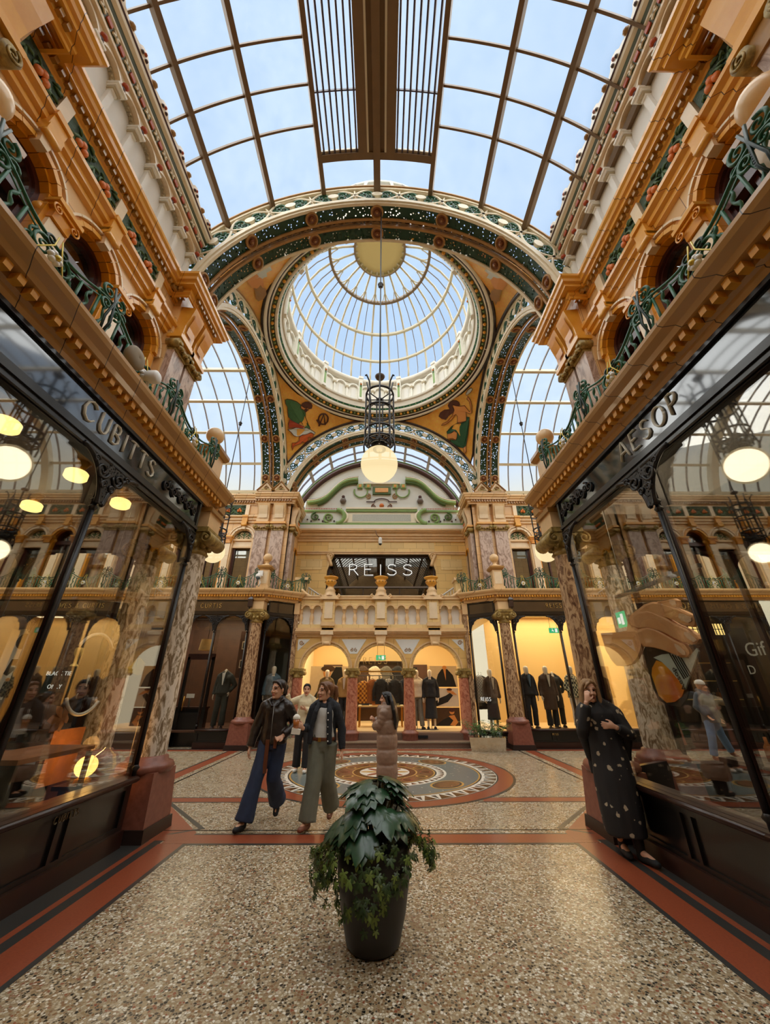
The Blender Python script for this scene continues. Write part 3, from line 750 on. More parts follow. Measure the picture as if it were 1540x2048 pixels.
FIGR = {'hair':[(-1.5,0.087),(-3.4,0.071),(-5.8,0.087),(-7.5,0.15),(-8.1,0.229),(-7.5,0.283),(-6.2,0.246),(-5.2,0.183),(-4.4,0.137),(-3.1,0.154),(-3.6,0.217),(-1.9,0.225),(1.1,0.237),(3.8,0.333),(5.8,0.325),(7.0,0.271),(5.2,0.179),(1.9,0.129),(-1.3,0.146)],'flesh':[(-4.1,0.138),(-5.3,0.2),(-7.2,0.296),(-9.5,0.408),(-9.6,0.508),(-9.8,0.638),(-11.2,0.671),(-13.0,0.521),(-12.8,0.388),(-14.2,0.371),(-14.0,0.533),(-12.8,0.667),(-10.5,0.742),(-9.2,0.662),(-8.2,0.521),(-7.2,0.571),(-6.0,0.604),(-2.4,0.442),(-1.7,0.383),(-3.2,0.338),(-3.1,0.296),(0.6,0.304),(4.9,0.454),(7.8,0.542),(6.8,0.475),(3.4,0.367),(-0.7,0.237),(-3.2,0.229),(-3.6,0.196)],'green':[(-7.2,0.588),(-8.3,0.688),(-6.1,0.725),(-3.7,0.742),(-0.9,0.721),(0.7,0.783),(3.5,0.925),(5.8,0.946),(6.2,0.892),(3.1,0.754),(1.7,0.633),(1.6,0.521),(4.1,0.646),(6.4,0.75),(6.2,0.679),(2.4,0.454),(-1.6,0.388),(-5.9,0.608)],'legs':[(6.4,0.75),(3.8,0.625),(1.9,0.521),(0.7,0.525),(1.9,0.663),(3.1,0.754),(4.4,0.775),(7.1,0.921)],'foot':[(0.7,0.783),(-0.8,0.721),(0.0,0.804),(1.4,0.933)],'mirror':[(-14.9,0.267),(-17.1,0.267),(-19.2,0.35),(-19.2,0.454),(-17.5,0.433),(-14.8,0.35),(-14.1,0.317)]}
# mosaic figures set into the two far pendentives
pbr('mos_green', srgb(66, 118, 74), .5, var=.3, scale=12.); pbr('mos_flesh', srgb(220, 150, 84), .5); pbr('mos_brown', srgb(84, 44, 34), .5); pbr('mos_red', srgb(178, 66, 36), .5, var=.25, scale=10.); pbr('mos_white', srgb(206, 214, 214), .5); pbr('mos_orange', srgb(204, 96, 36), .5); pbr('mos_teal', srgb(26, 92, 60), .5, var=.35, scale=14.)
for (q, F, M_, lab) in ((QD[('left', 'far')], FIGL, dict(green='mos_green', flesh='mos_flesh', hair='mos_brown', beard='mos_brown', red='mos_red', white='mos_white', orange='mos_orange'), 'figure in a green shirt stooping over a white cloth'),
                        (QD[('right', 'far')], FIGR, dict(hair='mos_brown', flesh='mos_flesh', green='mos_teal', legs='mos_flesh', foot='mos_flesh', mirror='mos_white'), 'figure in a green robe holding up a mirror')):
    m = MB(); k = 0
    for key, mat in M_.items():
        pts = F[key]; off = -.03 - .004 * k; k += 1
        n = len(pts); vs = [pend_pt(q, a, t, off) for a, t in pts] + [pend_pt(q, a, t, off + .02) for a, t in pts]
        m.add(vs, [list(range(n))] + [(i, (i + 1) % n, n + (i + 1) % n, n + i) for i in range(n)], mat)
        m.tube([vs[i % n] for i in range(n + 1)], .012, 'mos_brown', 4)
    for key in ('emblem', 'eA', 'eB'):
        if key in F: m.tube([pend_pt(q, a, t, -.03) for a, t in F[key]], .035, 'mos_brown', 5)
    root = [o for o in bpy.data.objects if o.name.startswith('pendentive') and ('far left' if F is FIGL else 'far right') in o.get('label', '')][0]
    obj('mosaic_figure', m, root, label=lab)
m = MB()
for s, q in ((-1, QD[('left', 'near')]), (1, QD[('right', 'near')])):
    root = [o for o in bpy.data.objects if o.name.startswith('pendentive') and ('near left' if s < 0 else 'near right') in o.get('label', '')][0]
    m = MB(); r = random.Random(5)
    for k, mat in enumerate(('mos_white', 'mos_flesh', 'mos_white', 'mos_flesh', 'faience_brown')):
        c = (-s * (10 - 6 * k), .35 + .05 * (k % 2)); n = 12
        pts = [(c[0] + (5 + r.uniform(-1.5, 1.5)) * math.cos(2 * PI * i / n), c[1] + .16 * math.sin(2 * PI * i / n) * r.uniform(.7, 1.2)) for i in range(n)]
        m.add([pend_pt(q, a, t, -.03 - .003 * k) for a, t in pts], [list(range(n))], mat)
    obj('mosaic_figure', m, root, label='pale draped reclining figure')
# ------------------------------------------------------------------ upper walls with arched windows
XW = 3.93           # upper wall planes of the main arcade
XG = 2.85           # shop front planes of the main arcade
YF = 13.3; YS = 12.55
ZS = 6.76; BAY = 1.06
def wall_bays(mb, ucs, u0, u1, z0, z1, d0, d1, mat, r=.4):
    e = u0
    for uc in sorted(ucs):
        mb.box(e, uc - r, d0, d1, z0, z1, mat)
        arc = [(uc + r * math.cos(a), ZS + r * math.sin(a)) for a in [PI * k / 16 for k in range(17)]]
        mb.prism(arc + [(uc - r, z1), (uc + r, z1)], d0, d1, mat)
        e = uc + r
    mb.box(e, u1, d0, d1, z0, z1, mat)
main_c = [4.13 - BAY * k for k in range(3)]
far_c = [5.32 + BAY * k for k in range(9)]
for nm, s in SIDES:
    w = MB(FL(-XW) if s < 0 else FR(-XW))
    wall_bays(w, main_c, -7, 4.75, 4.5, 8.6, -.4, 0, 'pier_blocks')
    struct('wall_' + nm, w)
    w = MB(FF(YF))
    wall_bays(w, [s * c for c in far_c], min(s * 4.3, s * 18), max(s * 4.3, s * 18), 4.5, 8.6, -.4, 0, 'pier_blocks')
    struct('wall_far_' + nm, w)
    # near wall of the cross arcade, with its shop floor below
    w = MB(FN(YA)); w.box(min(s * 4.8, s * 18), max(s * 4.8, s * 18), -.3, 0, 4.3, 8.7, 'pier_blocks'); struct('wall_near_' + nm, w)
    # walls of the short arm ahead
    w = MB(FL(-3.62) if s < 0 else FR(-3.62)); w.box(13.3, 15.3, -.4, 0, 4.5, 8.3, 'pier_blocks'); struct('wall_ahead_' + nm, w)
    e = MB(); e.box(s * 18, s * 18.1, 4, 15, 0, 14, 'pier_blocks'); struct('wall_end_' + nm, e)
w = MB(); w.box(-9, 9, -7.2, -7, 0, 13, 'pier_blocks'); struct('wall_back', w)

# ---- repeated pieces, modelled facing -y with the wall face at y=0, u along x
def CF(u, n, z): return (u, -n, z)
def _p(*a): return a
def make_window(lunette):
    t = thing('arched_window', '', 'window')
    a = MB(CF)
    fo = 'faience_orange' if not lunette else 'faience_cream'
    for r0, r1, d0, d1, m in ((.36, .40, -.2, .03, fo), (.40, .46, -.1, .10, 'faience_gold' if not lunette else 'faience_pale'), (.46, .5, -.1, .07, fo), (.5, .53, -.1, .11, 'faience_pale')):
        a.arch(0, ZS, r0, r1, d0, d1, m, n=9, gap=.02) if r0 < .45 else a.arch(0, ZS, r0, r1, d0, d1, m, n=27, gap=.02, every=3)
    a.arch(0, ZS, .40, .49, -.1, .02, 'joint', n=18)
    for s in (-1, 1):
        x0, x1 = sorted((s * .36, s * .47))
        zz = 4.55
        while zz < ZS - .02:
            a.box(x0, x1, -.2, .05, zz, min(ZS, zz + .36) - .006, fo); zz += .36
    obj('surround', a, t)
    k = MB(CF)
    k.prism([(-.055, ZS + .36), (.055, ZS + .36), (.09, 7.42), (-.09, 7.42)], 0, .15, 'faience_pale')
    k.box(-.1, .1, 0, .2, 7.3, 7.42, 'faience_gold'); k.tube([_p(-.1, .17, 7.28), _p(.1, .17, 7.28)], .045, 'faience_gold', 8)
    obj('keystone', k, t)
    f = MB(CF)
    for r0, r1, d in ((.3, .37, -.08), (.27, .31, -.12)): f.arch(0, ZS, r0, r1, -.2, d, 'mahogany', n=18)
    for s in (-1, 1):
        x0, x1 = sorted((s * .3, s * .37)); f.box(x0, x1, -.2, -.08, 4.5, ZS, 'mahogany')
        x0, x1 = sorted((s * .27, s * .31)); f.box(x0, x1, -.2, -.12, 4.5, ZS, 'mahogany')
    f.box(-.3, .3, -.2, -.07, ZS - .22, ZS - .12, 'mahogany'); f.box(-.3, .3, -.2, -.1, ZS - .1, ZS - .06, 'mahogany')
    f.box(-.3, .3, -.2, -.12, 4.5, 4.75, 'mahogany'); f.box(-.025, .025, -.2, -.12, 4.6, ZS - .15, 'mahogany') if not lunette else None
    wf = obj('window_frame', f, t)
    g = MB(CF); g.prism([(-.36, 4.55), (.36, 4.55), (.36, ZS)] + [(.36 * math.cos(q), ZS + .36 * math.sin(q)) for q in [PI * i / 12 for i in range(1, 12)]] + [(-.36, ZS)], -.19, -.18, 'upper_glass')
    obj('pane', g, wf)
    b = MB(CF); b.box(-.42, .42, -.38, -.37, 4.5, 7.15, 'shop_dark'); b.box(-.3, .1, -.36, -.35, 5.0, 6.3, 'shop_teal')
    obj('dark_room', b, t)
    if lunette:
        l = MB(CF); l.prism([(.37 * math.cos(q), ZS + .37 * math.sin(q)) for q in [PI * i / 16 for i in range(17)]], -.16, -.08, 'sage_dark')
        l.box(-.42, .42, -.16, .02, ZS - .08, ZS, 'faience_cream'); l.box(-.36, .36, -.16, -.04, ZS - .3, ZS - .08, 'faience_pale'); l.box(-.42, .42, -.16, .0, ZS - .36, ZS - .3, 'faience_cream')
        for s in (-1, 1):
            l.spiral(_p(s * .1, -.06, ZS + .08), .08, 1.1, rad(90 if s > 0 else 90), s, 'faience_pale', .016, plane='xz')
            l.spiral(_p(s * .25, -.06, ZS + .09), .07, 1.0, rad(90), -s, 'faience_pale', .015)
            l.spiral(_p(s * .08, -.06, ZS + .23), .075, 1.0, rad(-90), s, 'faience_pale', .016)
            l.tube([_p(s * .02, -.06, ZS + .02), _p(s * .15, -.06, ZS + .12), _p(s * .3, -.06, ZS + .03), _p(s * .34, -.06, ZS + .1)], .014, 'faience_pale', 5)
        obj('lunette', l, t, label='green lunette with cream scroll relief')
    return t
def make_pilaster():
    t = thing('pilaster', '', 'pilaster')
    p = MB(CF)
    zz = 4.55
    while zz < ZS - .25:
        p.box(-.115, .115, 0, .1, zz, min(zz + .5, ZS - .2) - .006, 'faience_pale'); zz += .5
    p.box(-.1, .1, 0, .07, 4.55, ZS - .2, 'joint')
    obj('shaft', p, t)
    c = MB(CF)
    c.box(-.12, .12, 0, .13, ZS - .2, ZS - .02, 'faience_orange'); c.box(-.17, .17, 0, .18, ZS + .03, ZS + .09, 'faience_gold'); c.box(-.15, .15, 0, .16, ZS - .02, ZS + .03, 'faience_orange')
    for s in (-1, 1):
        c.lathe([(0, -.02), (.085, -.02), (.085, .16), (.06, .17), (.05, .15), (.0, .18)], 'faience_gold', _p(s * .13, .0, ZS - .08), 14, ax='y')
    c2 = MB(CF)
    for s in (-1, 1):
        c2.lathe([(0, 0), (.08, 0), (.08, -.16), (0, -.16)], 'faience_gold', _p(s * .125, 0, ZS - .08), 14, ax='y')
        c2.spiral(_p(s * .125, .165, ZS - .08), .07, 1.6, rad(90), -s, 'faience_orange', .013)
    c2.box(-.12, .12, 0, .13, ZS - .2, ZS - .02, 'faience_orange'); c2.box(-.18, .18, 0, .19, ZS + .02, ZS + .08, 'faience_gold'); c2.box(-.16, .16, 0, .16, ZS - .03, ZS + .02, 'faience_orange')
    obj('capital', c2, t)
    return t
def make_frieze():
    t = thing('leafy_frieze', '', 'frieze')
    b = MB(CF); b.box(-.44, .44, 0, .03, 7.72, 8.2, 'frieze_green')
    obj('panel', b, t)
    l = MB(CF); r = random.Random(3)
    for s in (-1, 1):
        l.spiral(_p(s * .2, .04, 7.97), .19, 1.5, rad(180 if s > 0 else 0), s, 'leaf_relief', .022, n=20)
        for i in range(16):
            u = s * r.uniform(.03, .42); z = r.uniform(7.76, 8.16); a = r.uniform(0, 6.3)
            q = [_p(u + .055 * math.cos(a) * k, .035 + .03 * (1 - abs(k)), z + .055 * math.sin(a) * k) for k in (-1, -.4, .3, 1)]
            l.tube(q, [.006, .024, .02, .004], 'leaf_relief', 5, flat=.6)
    obj('foliage', l, t)
    for s in (-1, 1):
        f = MB(CF)
        for du, dz in ((0, .04), (-.05, -.02), (.05, -.03)): f.sphere(_p(s * .22 + du, .065, 7.95 + dz), .047, 'fruit_orange', 10, sz=1.25)
        obj('fruit_cluster', f, t)
    return t
def make_block():      # pale block that divides the frieze, with its bracket on the string course
    t = thing('console_bracket', '', 'bracket')
    b = MB(CF); b.box(-.075, .075, 0, .07, 7.7, 8.2, 'faience_pale'); obj('block', b, t)
    k = MB(CF); k.box(-.1, .1, 0, .17, 7.36, 7.68, 'faience_gold'); k.tube([_p(-.09, .15, 7.38), _p(.09, .15, 7.38)], .05, 'faience_orange', 8); k.box(-.11, .11, 0, .2, 7.62, 7.7, 'faience_gold'); obj('bracket', k, t)
    return t
W0 = make_window(False); W1 = make_window(True); P0 = make_pilaster(); F0 = make_frieze(); B0 = make_block()
used = set()
def place(proto, loc, rz, label, group):
    if proto.name not in used:
        used.add(proto.name); proto.location = loc; proto.rotation_euler = (0, 0, rz); proto['label'] = label; proto['group'] = group; return proto
    return dup(proto, loc, rz, label, group)
def lay(name_wall, spots, rz, lun, grp, ref):
    for i, (x, y, ux, uy) in enumerate(spots):
        o = ORD[i]
        wl = lun(i)
        place(W1 if wl else W0, (x, y, 0), rz, ('arched window with green scrolled lunette on the %s, %s from %s' if wl else 'orange arched window with mahogany frame on the %s, %s from %s') % (name_wall, o, ref), 'arched windows of the ' + grp)
        px, py = x + ux * BAY / 2, y + uy * BAY / 2
        place(P0, (px, py, 0), rz, 'cream pilaster with orange scrolled capital on the %s, %s from %s' % (name_wall, o, ref), 'pilasters of the ' + grp)
        place(F0, (px, py, 0), rz, 'leafy frieze with orange fruit on the %s, %s from %s' % (name_wall, o, ref), 'friezes of the ' + grp)
        place(B0, (x, y, 0), rz, 'pale bracket block above the %s windows, %s from %s' % (name_wall, o, ref), 'brackets of the ' + grp)
lay('left gallery', [(-XW, y, 0, -1) for y in main_c], PI / 2, lambda i: False, 'left gallery', 'the near arch')
lay('right gallery', [(XW, y, 0, -1) for y in main_c], -PI / 2, lambda i: False, 'right gallery', 'the near arch')
lay('far left gallery', [(-c, YF, -1, 0) for c in far_c], 0, lambda i: i % 2 == 0, 'far left gallery', 'the crossing pier')
lay('far right gallery', [(c, YF, 1, 0) for c in far_c], 0, lambda i: i % 2 == 0, 'far right gallery', 'the crossing pier')
# frieze end panels beside the piers are the first half bay
# ---- string courses, cornices, upper white arcade
CORN = [(0, 8.2), (.03, 8.2), (.03, 8.25), (.06, 8.27), (.06, 8.36), (.15, 8.37), (.15, 8.44), (.19, 8.46), (.2, 8.52), (.23, 8.56), (.23, 8.62), (0, 8.64)]
STRING = [(0, 7.4), (.06, 7.42), (.06, 7.5), (.11, 7.52), (.11, 7.6), (.17, 7.64), (.17, 7.7), (0, 7.71)]
def cornice_run(name, T, u0, u1, mat, dmat, step=.105):
    c = MB(T)
    for prof in (CORN, STRING):
        vs = [(u, n, z) for u in (u0, u1) for n, z in prof]; m = len(prof)
        c.add(vs, [(i, i + 1, m + i + 1, m + i) for i in range(m - 1)] + [list(range(m)), list(range(m, 2 * m))[::-1]], mat)
    u = u0 + .03
    while u < u1 - .05:
        c.box(u, u + .055, .06, .12, 8.275, 8.355, dmat); u += step
    struct(name, c)
n_ = 2
for nm, s in SIDES:
    cornice_run('trim_%d' % n_, FL(-XW) if s < 0 else FR(-XW), -7, 4.72, 'gold_blocks', 'faience_brown'); n_ += 1
    a, b = sorted((s * 4.75, s * 18))
    cornice_run('trim_%d' % n_, FF(YF), a, b, 'cream_blocks', 'faience_brown'); n_ += 1
    cornice_run('trim_%d' % n_, FL(-3.62) if s < 0 else FR(-3.62), 13.75, 15.2, 'cream_blocks', 'faience_brown'); n_ += 1
# white arcade under the eaves of the front roof
def white_arcade(nm, s):
    T0 = FL(-3.95) if s < 0 else FR(-3.95)
    w = MB(T0); w.box(-7, 4.72, -.15, -.02, 8.6, 10.8, 'white_wall'); w.box(-7, 4.72, -.05, .2, 8.6, 8.68, 'white_wall')
    struct('wall_upper_' + nm, w)
    root = thing('eaves_arcade', 'white niched arcade with green and red beaded cornice under the %s roof edge' % nm, 'arcade', T0(2, 0, 9.6))
    a = MB(T0)
    u = 4.62; k = 0
    while u > -1.5:
        a.box(u - .045, u + .045, -.02, .05, 8.65, 9.5, 'white_wall'); cap = MB(T0)
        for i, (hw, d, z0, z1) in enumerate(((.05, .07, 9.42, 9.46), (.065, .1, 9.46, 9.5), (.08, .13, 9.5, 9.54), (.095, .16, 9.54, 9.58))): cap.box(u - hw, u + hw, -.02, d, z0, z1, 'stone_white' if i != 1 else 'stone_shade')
        cap.sphere((u, .16, 9.68), .05, 'red_bead', 8); cap.sphere((u, .13, 9.6), .045, 'plum', 8); obj('capital', cap, root)
        c = u - .235
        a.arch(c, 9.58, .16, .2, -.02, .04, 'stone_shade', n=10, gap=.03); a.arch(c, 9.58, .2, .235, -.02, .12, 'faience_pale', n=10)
        a.prism([(c + .235 * math.cos(q), 9.58 + .235 * math.sin(q)) for q in [PI * i / 10 for i in range(11)]] + [(c - .235, 9.86), (c + .235, 9.86)], -.02, .1, 'stone_white')
        for i in range(7):
            q = PI * (i + .5) / 7; a.sphere((c + .155 * math.cos(q), .03, 9.58 + .155 * math.sin(q)), .022, 'stone_shade', 6)
        u -= .47; k += 1
    obj('niche_arch', a, root)
    m = MB(T0)
    def run(prof, mat):
        vs = [(uu, n, z) for uu in (-7, 4.7) for n, z in prof]; q = len(prof)
        m.add(vs, [(i, i + 1, q + i + 1, q + i) for i in range(q - 1)], mat)
    run([(.05, 9.86), (.16, 9.86), (.16, 9.92)], 'faience_pale')
    run([(.16, 9.92), (.17, 10.06)], 'olive_band'); run([(.17, 10.06), (.2, 10.08), (.2, 10.12)], 'cream_paint'); run([(.2, 10.12), (.22, 10.2)], 'olive_band'); run([(.22, 10.2), (.27, 10.24), (.28, 10.3)], 'cream_paint'); run([(.28, 10.3), (.3, 10.33), (.2, 10.34)], 'plum')
    obj('moulding', m, root)
    b = MB(T0); u = 4.6; k = 0
    while u > -1.5:
        if k % 2 == 0: b.box(u - .05, u + .05, .165, .19, 9.95, 10.03, 'red_bead')
        else:
            b.tube([(u - .05, .18, 9.95), (u + .05, .18, 10.03)], .018, 'cream_paint', 4); b.tube([(u - .05, .18, 10.03), (u + .05, .18, 9.95)], .018, 'cream_paint', 4)
        u -= .13; k += 1
    obj('bead_band', b, root)
    c = MB(T0); u = 4.5
    while u > -1.5:          # pierced cresting along the gutter
        sh = [(-.29, 0), (-.29, .1), (-.2, .13), (-.12, .16), (-.08, .25), (0, .3), (.08, .25), (.12, .16), (.2, .13), (.29, .1), (.29, 0)]
        c.prism([(u + x, 10.32 + z) for x, z in sh], .24, .28, 'faience_pale')
        for x in (-.05, .05): c.sphere((u + x, .29, 10.45), .03, 'plum', 6)
        c.sphere((u + .29, .28, 10.44), .055, 'tan_paint', 8); c.sphere((u, .29, 10.52), .03, 'red_bead', 6)
        u -= .585
    obj('cresting', c, root)
for nm, s in SIDES: white_arcade(nm, s)
# low parapets where the cross roofs land on the far wall
for nm, s in SIDES:
    p = MB(FF(YF)); a, b = sorted((s * 4.9, s * 18)); p.box(a, b, -.35, .05, 8.6, 8.7, 'stone_shade'); struct('trim_%d' % n_, p); n_ += 1

# ------------------------------------------------------------------ crossing piers (upper storey)
def leftness_of(pt, c):
    d = Vector(pt[1]) - Vector(pt[0]); n = Vector((-d.y, d.x)); return n.dot(Vector(c) - Vector(pt[0]))
def pier(nm, s, fn):
    """pink marble paired pilasters carrying console blocks; canonical corner built by explicit boxes"""
    lab = 'pink marble pilaster pier with console blocks at the %s %s corner of the crossing' % (fn, nm)
    sy = 1 if fn == 'far' else -1
    # far: faces -y at y=13.3 (x 3.7..4.85);  near: faces the arcade at |x|=3.8 (y 4.7..5.5) and the crossing
    root = thing('marble_pier', lab, 'pier', (s * 4.2, 13.5 if fn == 'far' else 5.1, 4.5))
    core = MB()
    def bx(mb, xa, xb, y0, y1, z0, z1, m):
        a, b = sorted((s * xa, s * xb)); mb.box(a, b, y0, y1, z0, z1, m)
    if fn == 'far': bx(core, 3.62, 4.9, YF - .05, 14.0, 4.5, 8.6, 'pier_blocks')
    else: bx(core, 3.8, 4.9, 4.68, YA, 4.5, 8.6, 'pier_blocks')
    obj('pier_core', core, root)
    def shaft(T, u, hw):
        m = MB(T); m.box(u - hw, u + hw, -.05, .13, 4.9, 7.05, 'marble_pink'); m.box(u - hw - .03, u + hw + .03, -.05, .17, 4.55, 4.9, 'marble_pink')
        obj('marble_shaft', m, root)
        c = MB(T); c.box(u - hw, u + hw, -.05, .15, 7.05, 7.12, 'capital_gilt'); c.box(u - hw - .06, u + hw + .06, -.05, .22, 7.32, 7.4, 'faience_gold')
        c.box(u - hw, u + hw, -.05, .17, 7.12, 7.32, 'faience_brown')
        for q in (-1, 1):
            cc = T(u + q * hw, .17, 7.2)
            v = MB(T); 
            c.tube([(u + q * hw, -.02, 7.2), (u + q * hw, .2, 7.2)], .09, 'capital_gilt', 12)
            c.tube([(u + q * (hw - .02), .2, 7.2), (u + q * (hw - .02), .23, 7.2)], .04, 'capital_gilt', 8)
        for q in range(5): c.sphere((u - hw + 2 * hw * (q + .5) / 5, .19, 7.13 + .03 * (q % 2)), .045, 'capital_gilt', 8)
        obj('capital', c, root)
        k = MB(T)     # console block of the frieze with sunk panel, curved underside
        pr = [(0, 7.4), (.2, 7.4), (.2, 7.46), (.17, 7.5), (.18, 7.7), (.24, 7.95), (.28, 8.16), (0, 8.2)]
        vs = [(x, n, z) for x in (u - hw + .01, u + hw - .01) for n, z in pr]; q = len(pr)
        k.add(vs, [(i, i + 1, q + i + 1, q + i) for i in range(q - 1)] + [list(range(q)), list(range(q, 2 * q))[::-1]], 'faience_gold' if fn == 'near' else 'faience_cream')
        pr2 = [(.2, 7.56), (.215, 7.72), (.265, 7.93), (.29, 8.06)]
        vs = [(x, n, z) for x in (u - hw + .07, u + hw - .07) for n, z in pr2]
        k.add(vs, [(i, i + 1, 4 + i + 1, 4 + i) for i in range(3)], 'faience_pale' if fn != 'near' else 'faience_orange')
        obj('console', k, root)
    if fn == 'far':
        T = FF(YF - .03)
        for u in (4.62, 4.0): shaft(T, s * u, .24)
        T2 = FL(-3.6) if s < 0 else FR(-3.6); shaft(T2, 13.62, .22)
        path = [(s * 5.0, YF - .1), (s * 3.55, YF - .1), (s * 3.55, 13.98)]
    else:
        T = FL(-3.8) if s < 0 else FR(-3.8)
        for u in (4.9, 5.32): shaft(T, u, .18)
        path = [(s * 3.93, 4.6), (s * 3.66, 4.6), (s * 3.66, YA + .0), (s * 5.0, YA + .0)]
    if (s > 0) == (fn == 'far'): path = path[::-1] if False else path
    cm = MB()
    pr = [(o + .06, z) for o, z in CORN]
    # outward must point to the open hall
    def leftness(pt, cx, cy):
        d = Vector(pt[1]) - Vector(pt[0]); n = Vector((-d.y, d.x)); return n.dot(Vector((cx, cy)) - Vector(pt[0]))
    tgt = (0, 8) if fn == 'far' else (0, 5)
    if leftness(path if fn == 'far' else path[1:], *tgt) < 0: path = path[::-1]
    cm.sweep(pr, path, 'gold_blocks' if fn == 'near' else 'cream_blocks')
    for i in range(len(path) - 1):
        p0, p1 = Vector(path[i]), Vector(path[i + 1]); d = (p1 - p0); L = d.length; d.normalize(); n = Vector((-d.y, d.x))
        q = .05
        while q < L - .02:
            c = p0 + d * q + n * .15
            cm.box(c.x - .03, c.x + .03, c.y - .03, c.y + .03, 8.275, 8.355, 'faience_brown'); q += .105
    obj('cornice', cm, root)
    if fn == 'far':
        pm = MB(FF(YF - .1))
        for u in (4.6, 4.02):
            u = s * u
            pm.prism([(u - .33, 8.64), (u + .33, 8.64), (u, 9.05)], -.2, .3, 'faience_cream'); pm.tube([(u - .35, .32, 8.66), (u, .32, 9.08), (u + .35, .32, 8.66)], .035, 'faience_brown', 5)
            pm.prism([(u - .2, 8.68), (u + .2, 8.68), (u, 8.94)], .3, .31, 'capital_gilt'); pm.spiral((u, .33, 8.78), .09, 1.3, 0, 1, 'faience_brown', .02); pm.sphere((u, .3, 9.08), .05, 'faience_cream', 8)
        obj('pediment', pm, root)
for nm, s in SIDES:
    for fn in ('near', 'far'): pier(nm, s, fn)
# second pair of piers over the viewpoint
for nm, s in SIDES:
    root = thing('marble_pier', 'marble pilaster pier with console block at the top %s edge, over the viewpoint' % nm, 'pier', (s * 3.9, 1.0, 4.5))
    T = FL(-3.8) if s < 0 else FR(-3.8)
    m = MB(T); m.box(.55, 1.42, -.25, 0, 4.5, 8.6, 'pier_blocks'); obj('pier_core', m, root)
    for u in (1.18, .78):
        m = MB(T); m.box(u - .17, u + .17, -.05, .13, 4.6, 7.05, 'marble_pink'); obj('marble_shaft', m, root)
        c = MB(T); c.box(u - .18, u + .18, -.05, .16, 7.05, 7.32, 'faience_brown'); c.box(u - .24, u + .24, -.05, .22, 7.34, 7.42, 'faience_gold')
        for q in (-1, 1):
            c.tube([(u + q * .18, -.02, 7.2), (u + q * .18, .22, 7.2)], .1, 'capital_gilt', 14); c.spiral((u + q * .18, .23, 7.2), .085, 1.6, rad(90), -q, 'capital_gilt', .018)
        obj('capital', c, root)
        k = MB(T); pr = [(0, 7.42), (.2, 7.42), (.2, 7.48), (.17, 7.52), (.18, 7.72), (.24, 7.95), (.28, 8.16), (0, 8.2)]
        q = len(pr); vs = [(x, n, z) for x in (u - .16, u + .16) for n, z in pr]
        k.add(vs, [(i, i + 1, q + i + 1, q + i) for i in range(q - 1)] + [list(range(q)), list(range(q, 2 * q))[::-1]], 'faience_gold'); obj('console', k, root)
    cm = MB(); path = [(s * 3.93, .45), (s * 3.66, .45), (s * 3.66, 1.5), (s * 3.93, 1.5)]
    if leftness_of(path[1:], (0, 1)) < 0: path = path[::-1]
    cm.sweep([(o + .06, z) for o, z in CORN], path, 'gold_blocks')
    for i in range(10): a, b = sorted((s * 3.48, s * 3.56)); cm.box(a, b, .5 + .1 * i, .555 + .1 * i, 8.275, 8.355, 'faience_brown')
    obj('cornice', cm, root)
# ------------------------------------------------------------------ shop cornice, balcony, columns
COR1 = [(0, 4.27), (.04, 4.27), (.06, 4.31), (.06, 4.34), (.1, 4.36), (.1, 4.42), (.2, 4.43), (.22, 4.48), (.28, 4.53), (.3, 4.57), (.3, 4.61), (0, 4.62)]
def sweep_to(mb, prof, path, target, mat):
    d = Vector(path[1]) - Vector(path[0]); n = Vector((-d.y, d.x))
    if n.dot(Vector(target) - Vector(path[0])) < 0: path = path[::-1]
    mb.sweep(prof, path, mat); return path
def dentils(mb, path, off, w, h0, h1, step, mat, d=.045):
    for i in range(len(path) - 1):
        p0, p1 = Vector(path[i]), Vector(path[i + 1]); t = p1 - p0; L = t.length; t.normalize(); n = Vector((-t.y, t.x)); q = .04
        while q < L:
            c = p0 + t * q + n * off
            e = [c + t * a + n * b for a, b in ((-w, -d), (w, -d), (w, d), (-w, d))]
            vs = [(p.x, p.y, z) for z in (h0, h1) for p in e]
            mb.add(vs, [(0, 3, 2, 1), (4, 5, 6, 7), (0, 1, 5, 4), (1, 2, 6, 5), (2, 3, 7, 6), (3, 0, 4, 7)], mat); q += step
for nm, s in SIDES:
    c = MB()
    pa = [(s * XG, -7), (s * XG, 5.62), (s * 3.95, 6.25), (s * 18, 6.25)]
    pa = sweep_to(c, COR1, pa, (0, 0), 'brown_blocks'); dentils(c, pa, .13, .03, 4.355, 4.425, .115, 'faience_gold')
    struct('trim_%d' % n_, c); n_ += 1
    c = MB()
    pa = [(s * 18, YS), (s * 3.9, YS), (s * 2.98, 13.12), (s * 2.98, 13.35)]
    pa = sweep_to(c, COR1, pa, (0, 9), 'cream_blocks'); dentils(c, pa, .13, .03, 4.355, 4.425, .09, 'faience_gold')
    struct('trim_%d' % n_, c); n_ += 1
    f = MB(); a, b = sorted((s * 2.86, s * 4.9)); f.box(a, b, -7, 6.2, 4.45, 4.6, 'faience_brown')
    a, b = sorted((s * 3.9, s * 18)); f.box(a, b, 12.56, 13.4, 4.45, 4.6, 'faience_brown'); f.box(a, b, 5.2, 6.24, 4.45, 4.6, 'faience_brown')
    f.prism([(s * 2.98, 13.12), (s * 3.9, YS + .02), (s * 3.9, 13.4), (s * 2.98, 13.4)], 4.45, 4.6, 'faience_brown', 'z')
    struct('floor_balcony_' + nm, f)
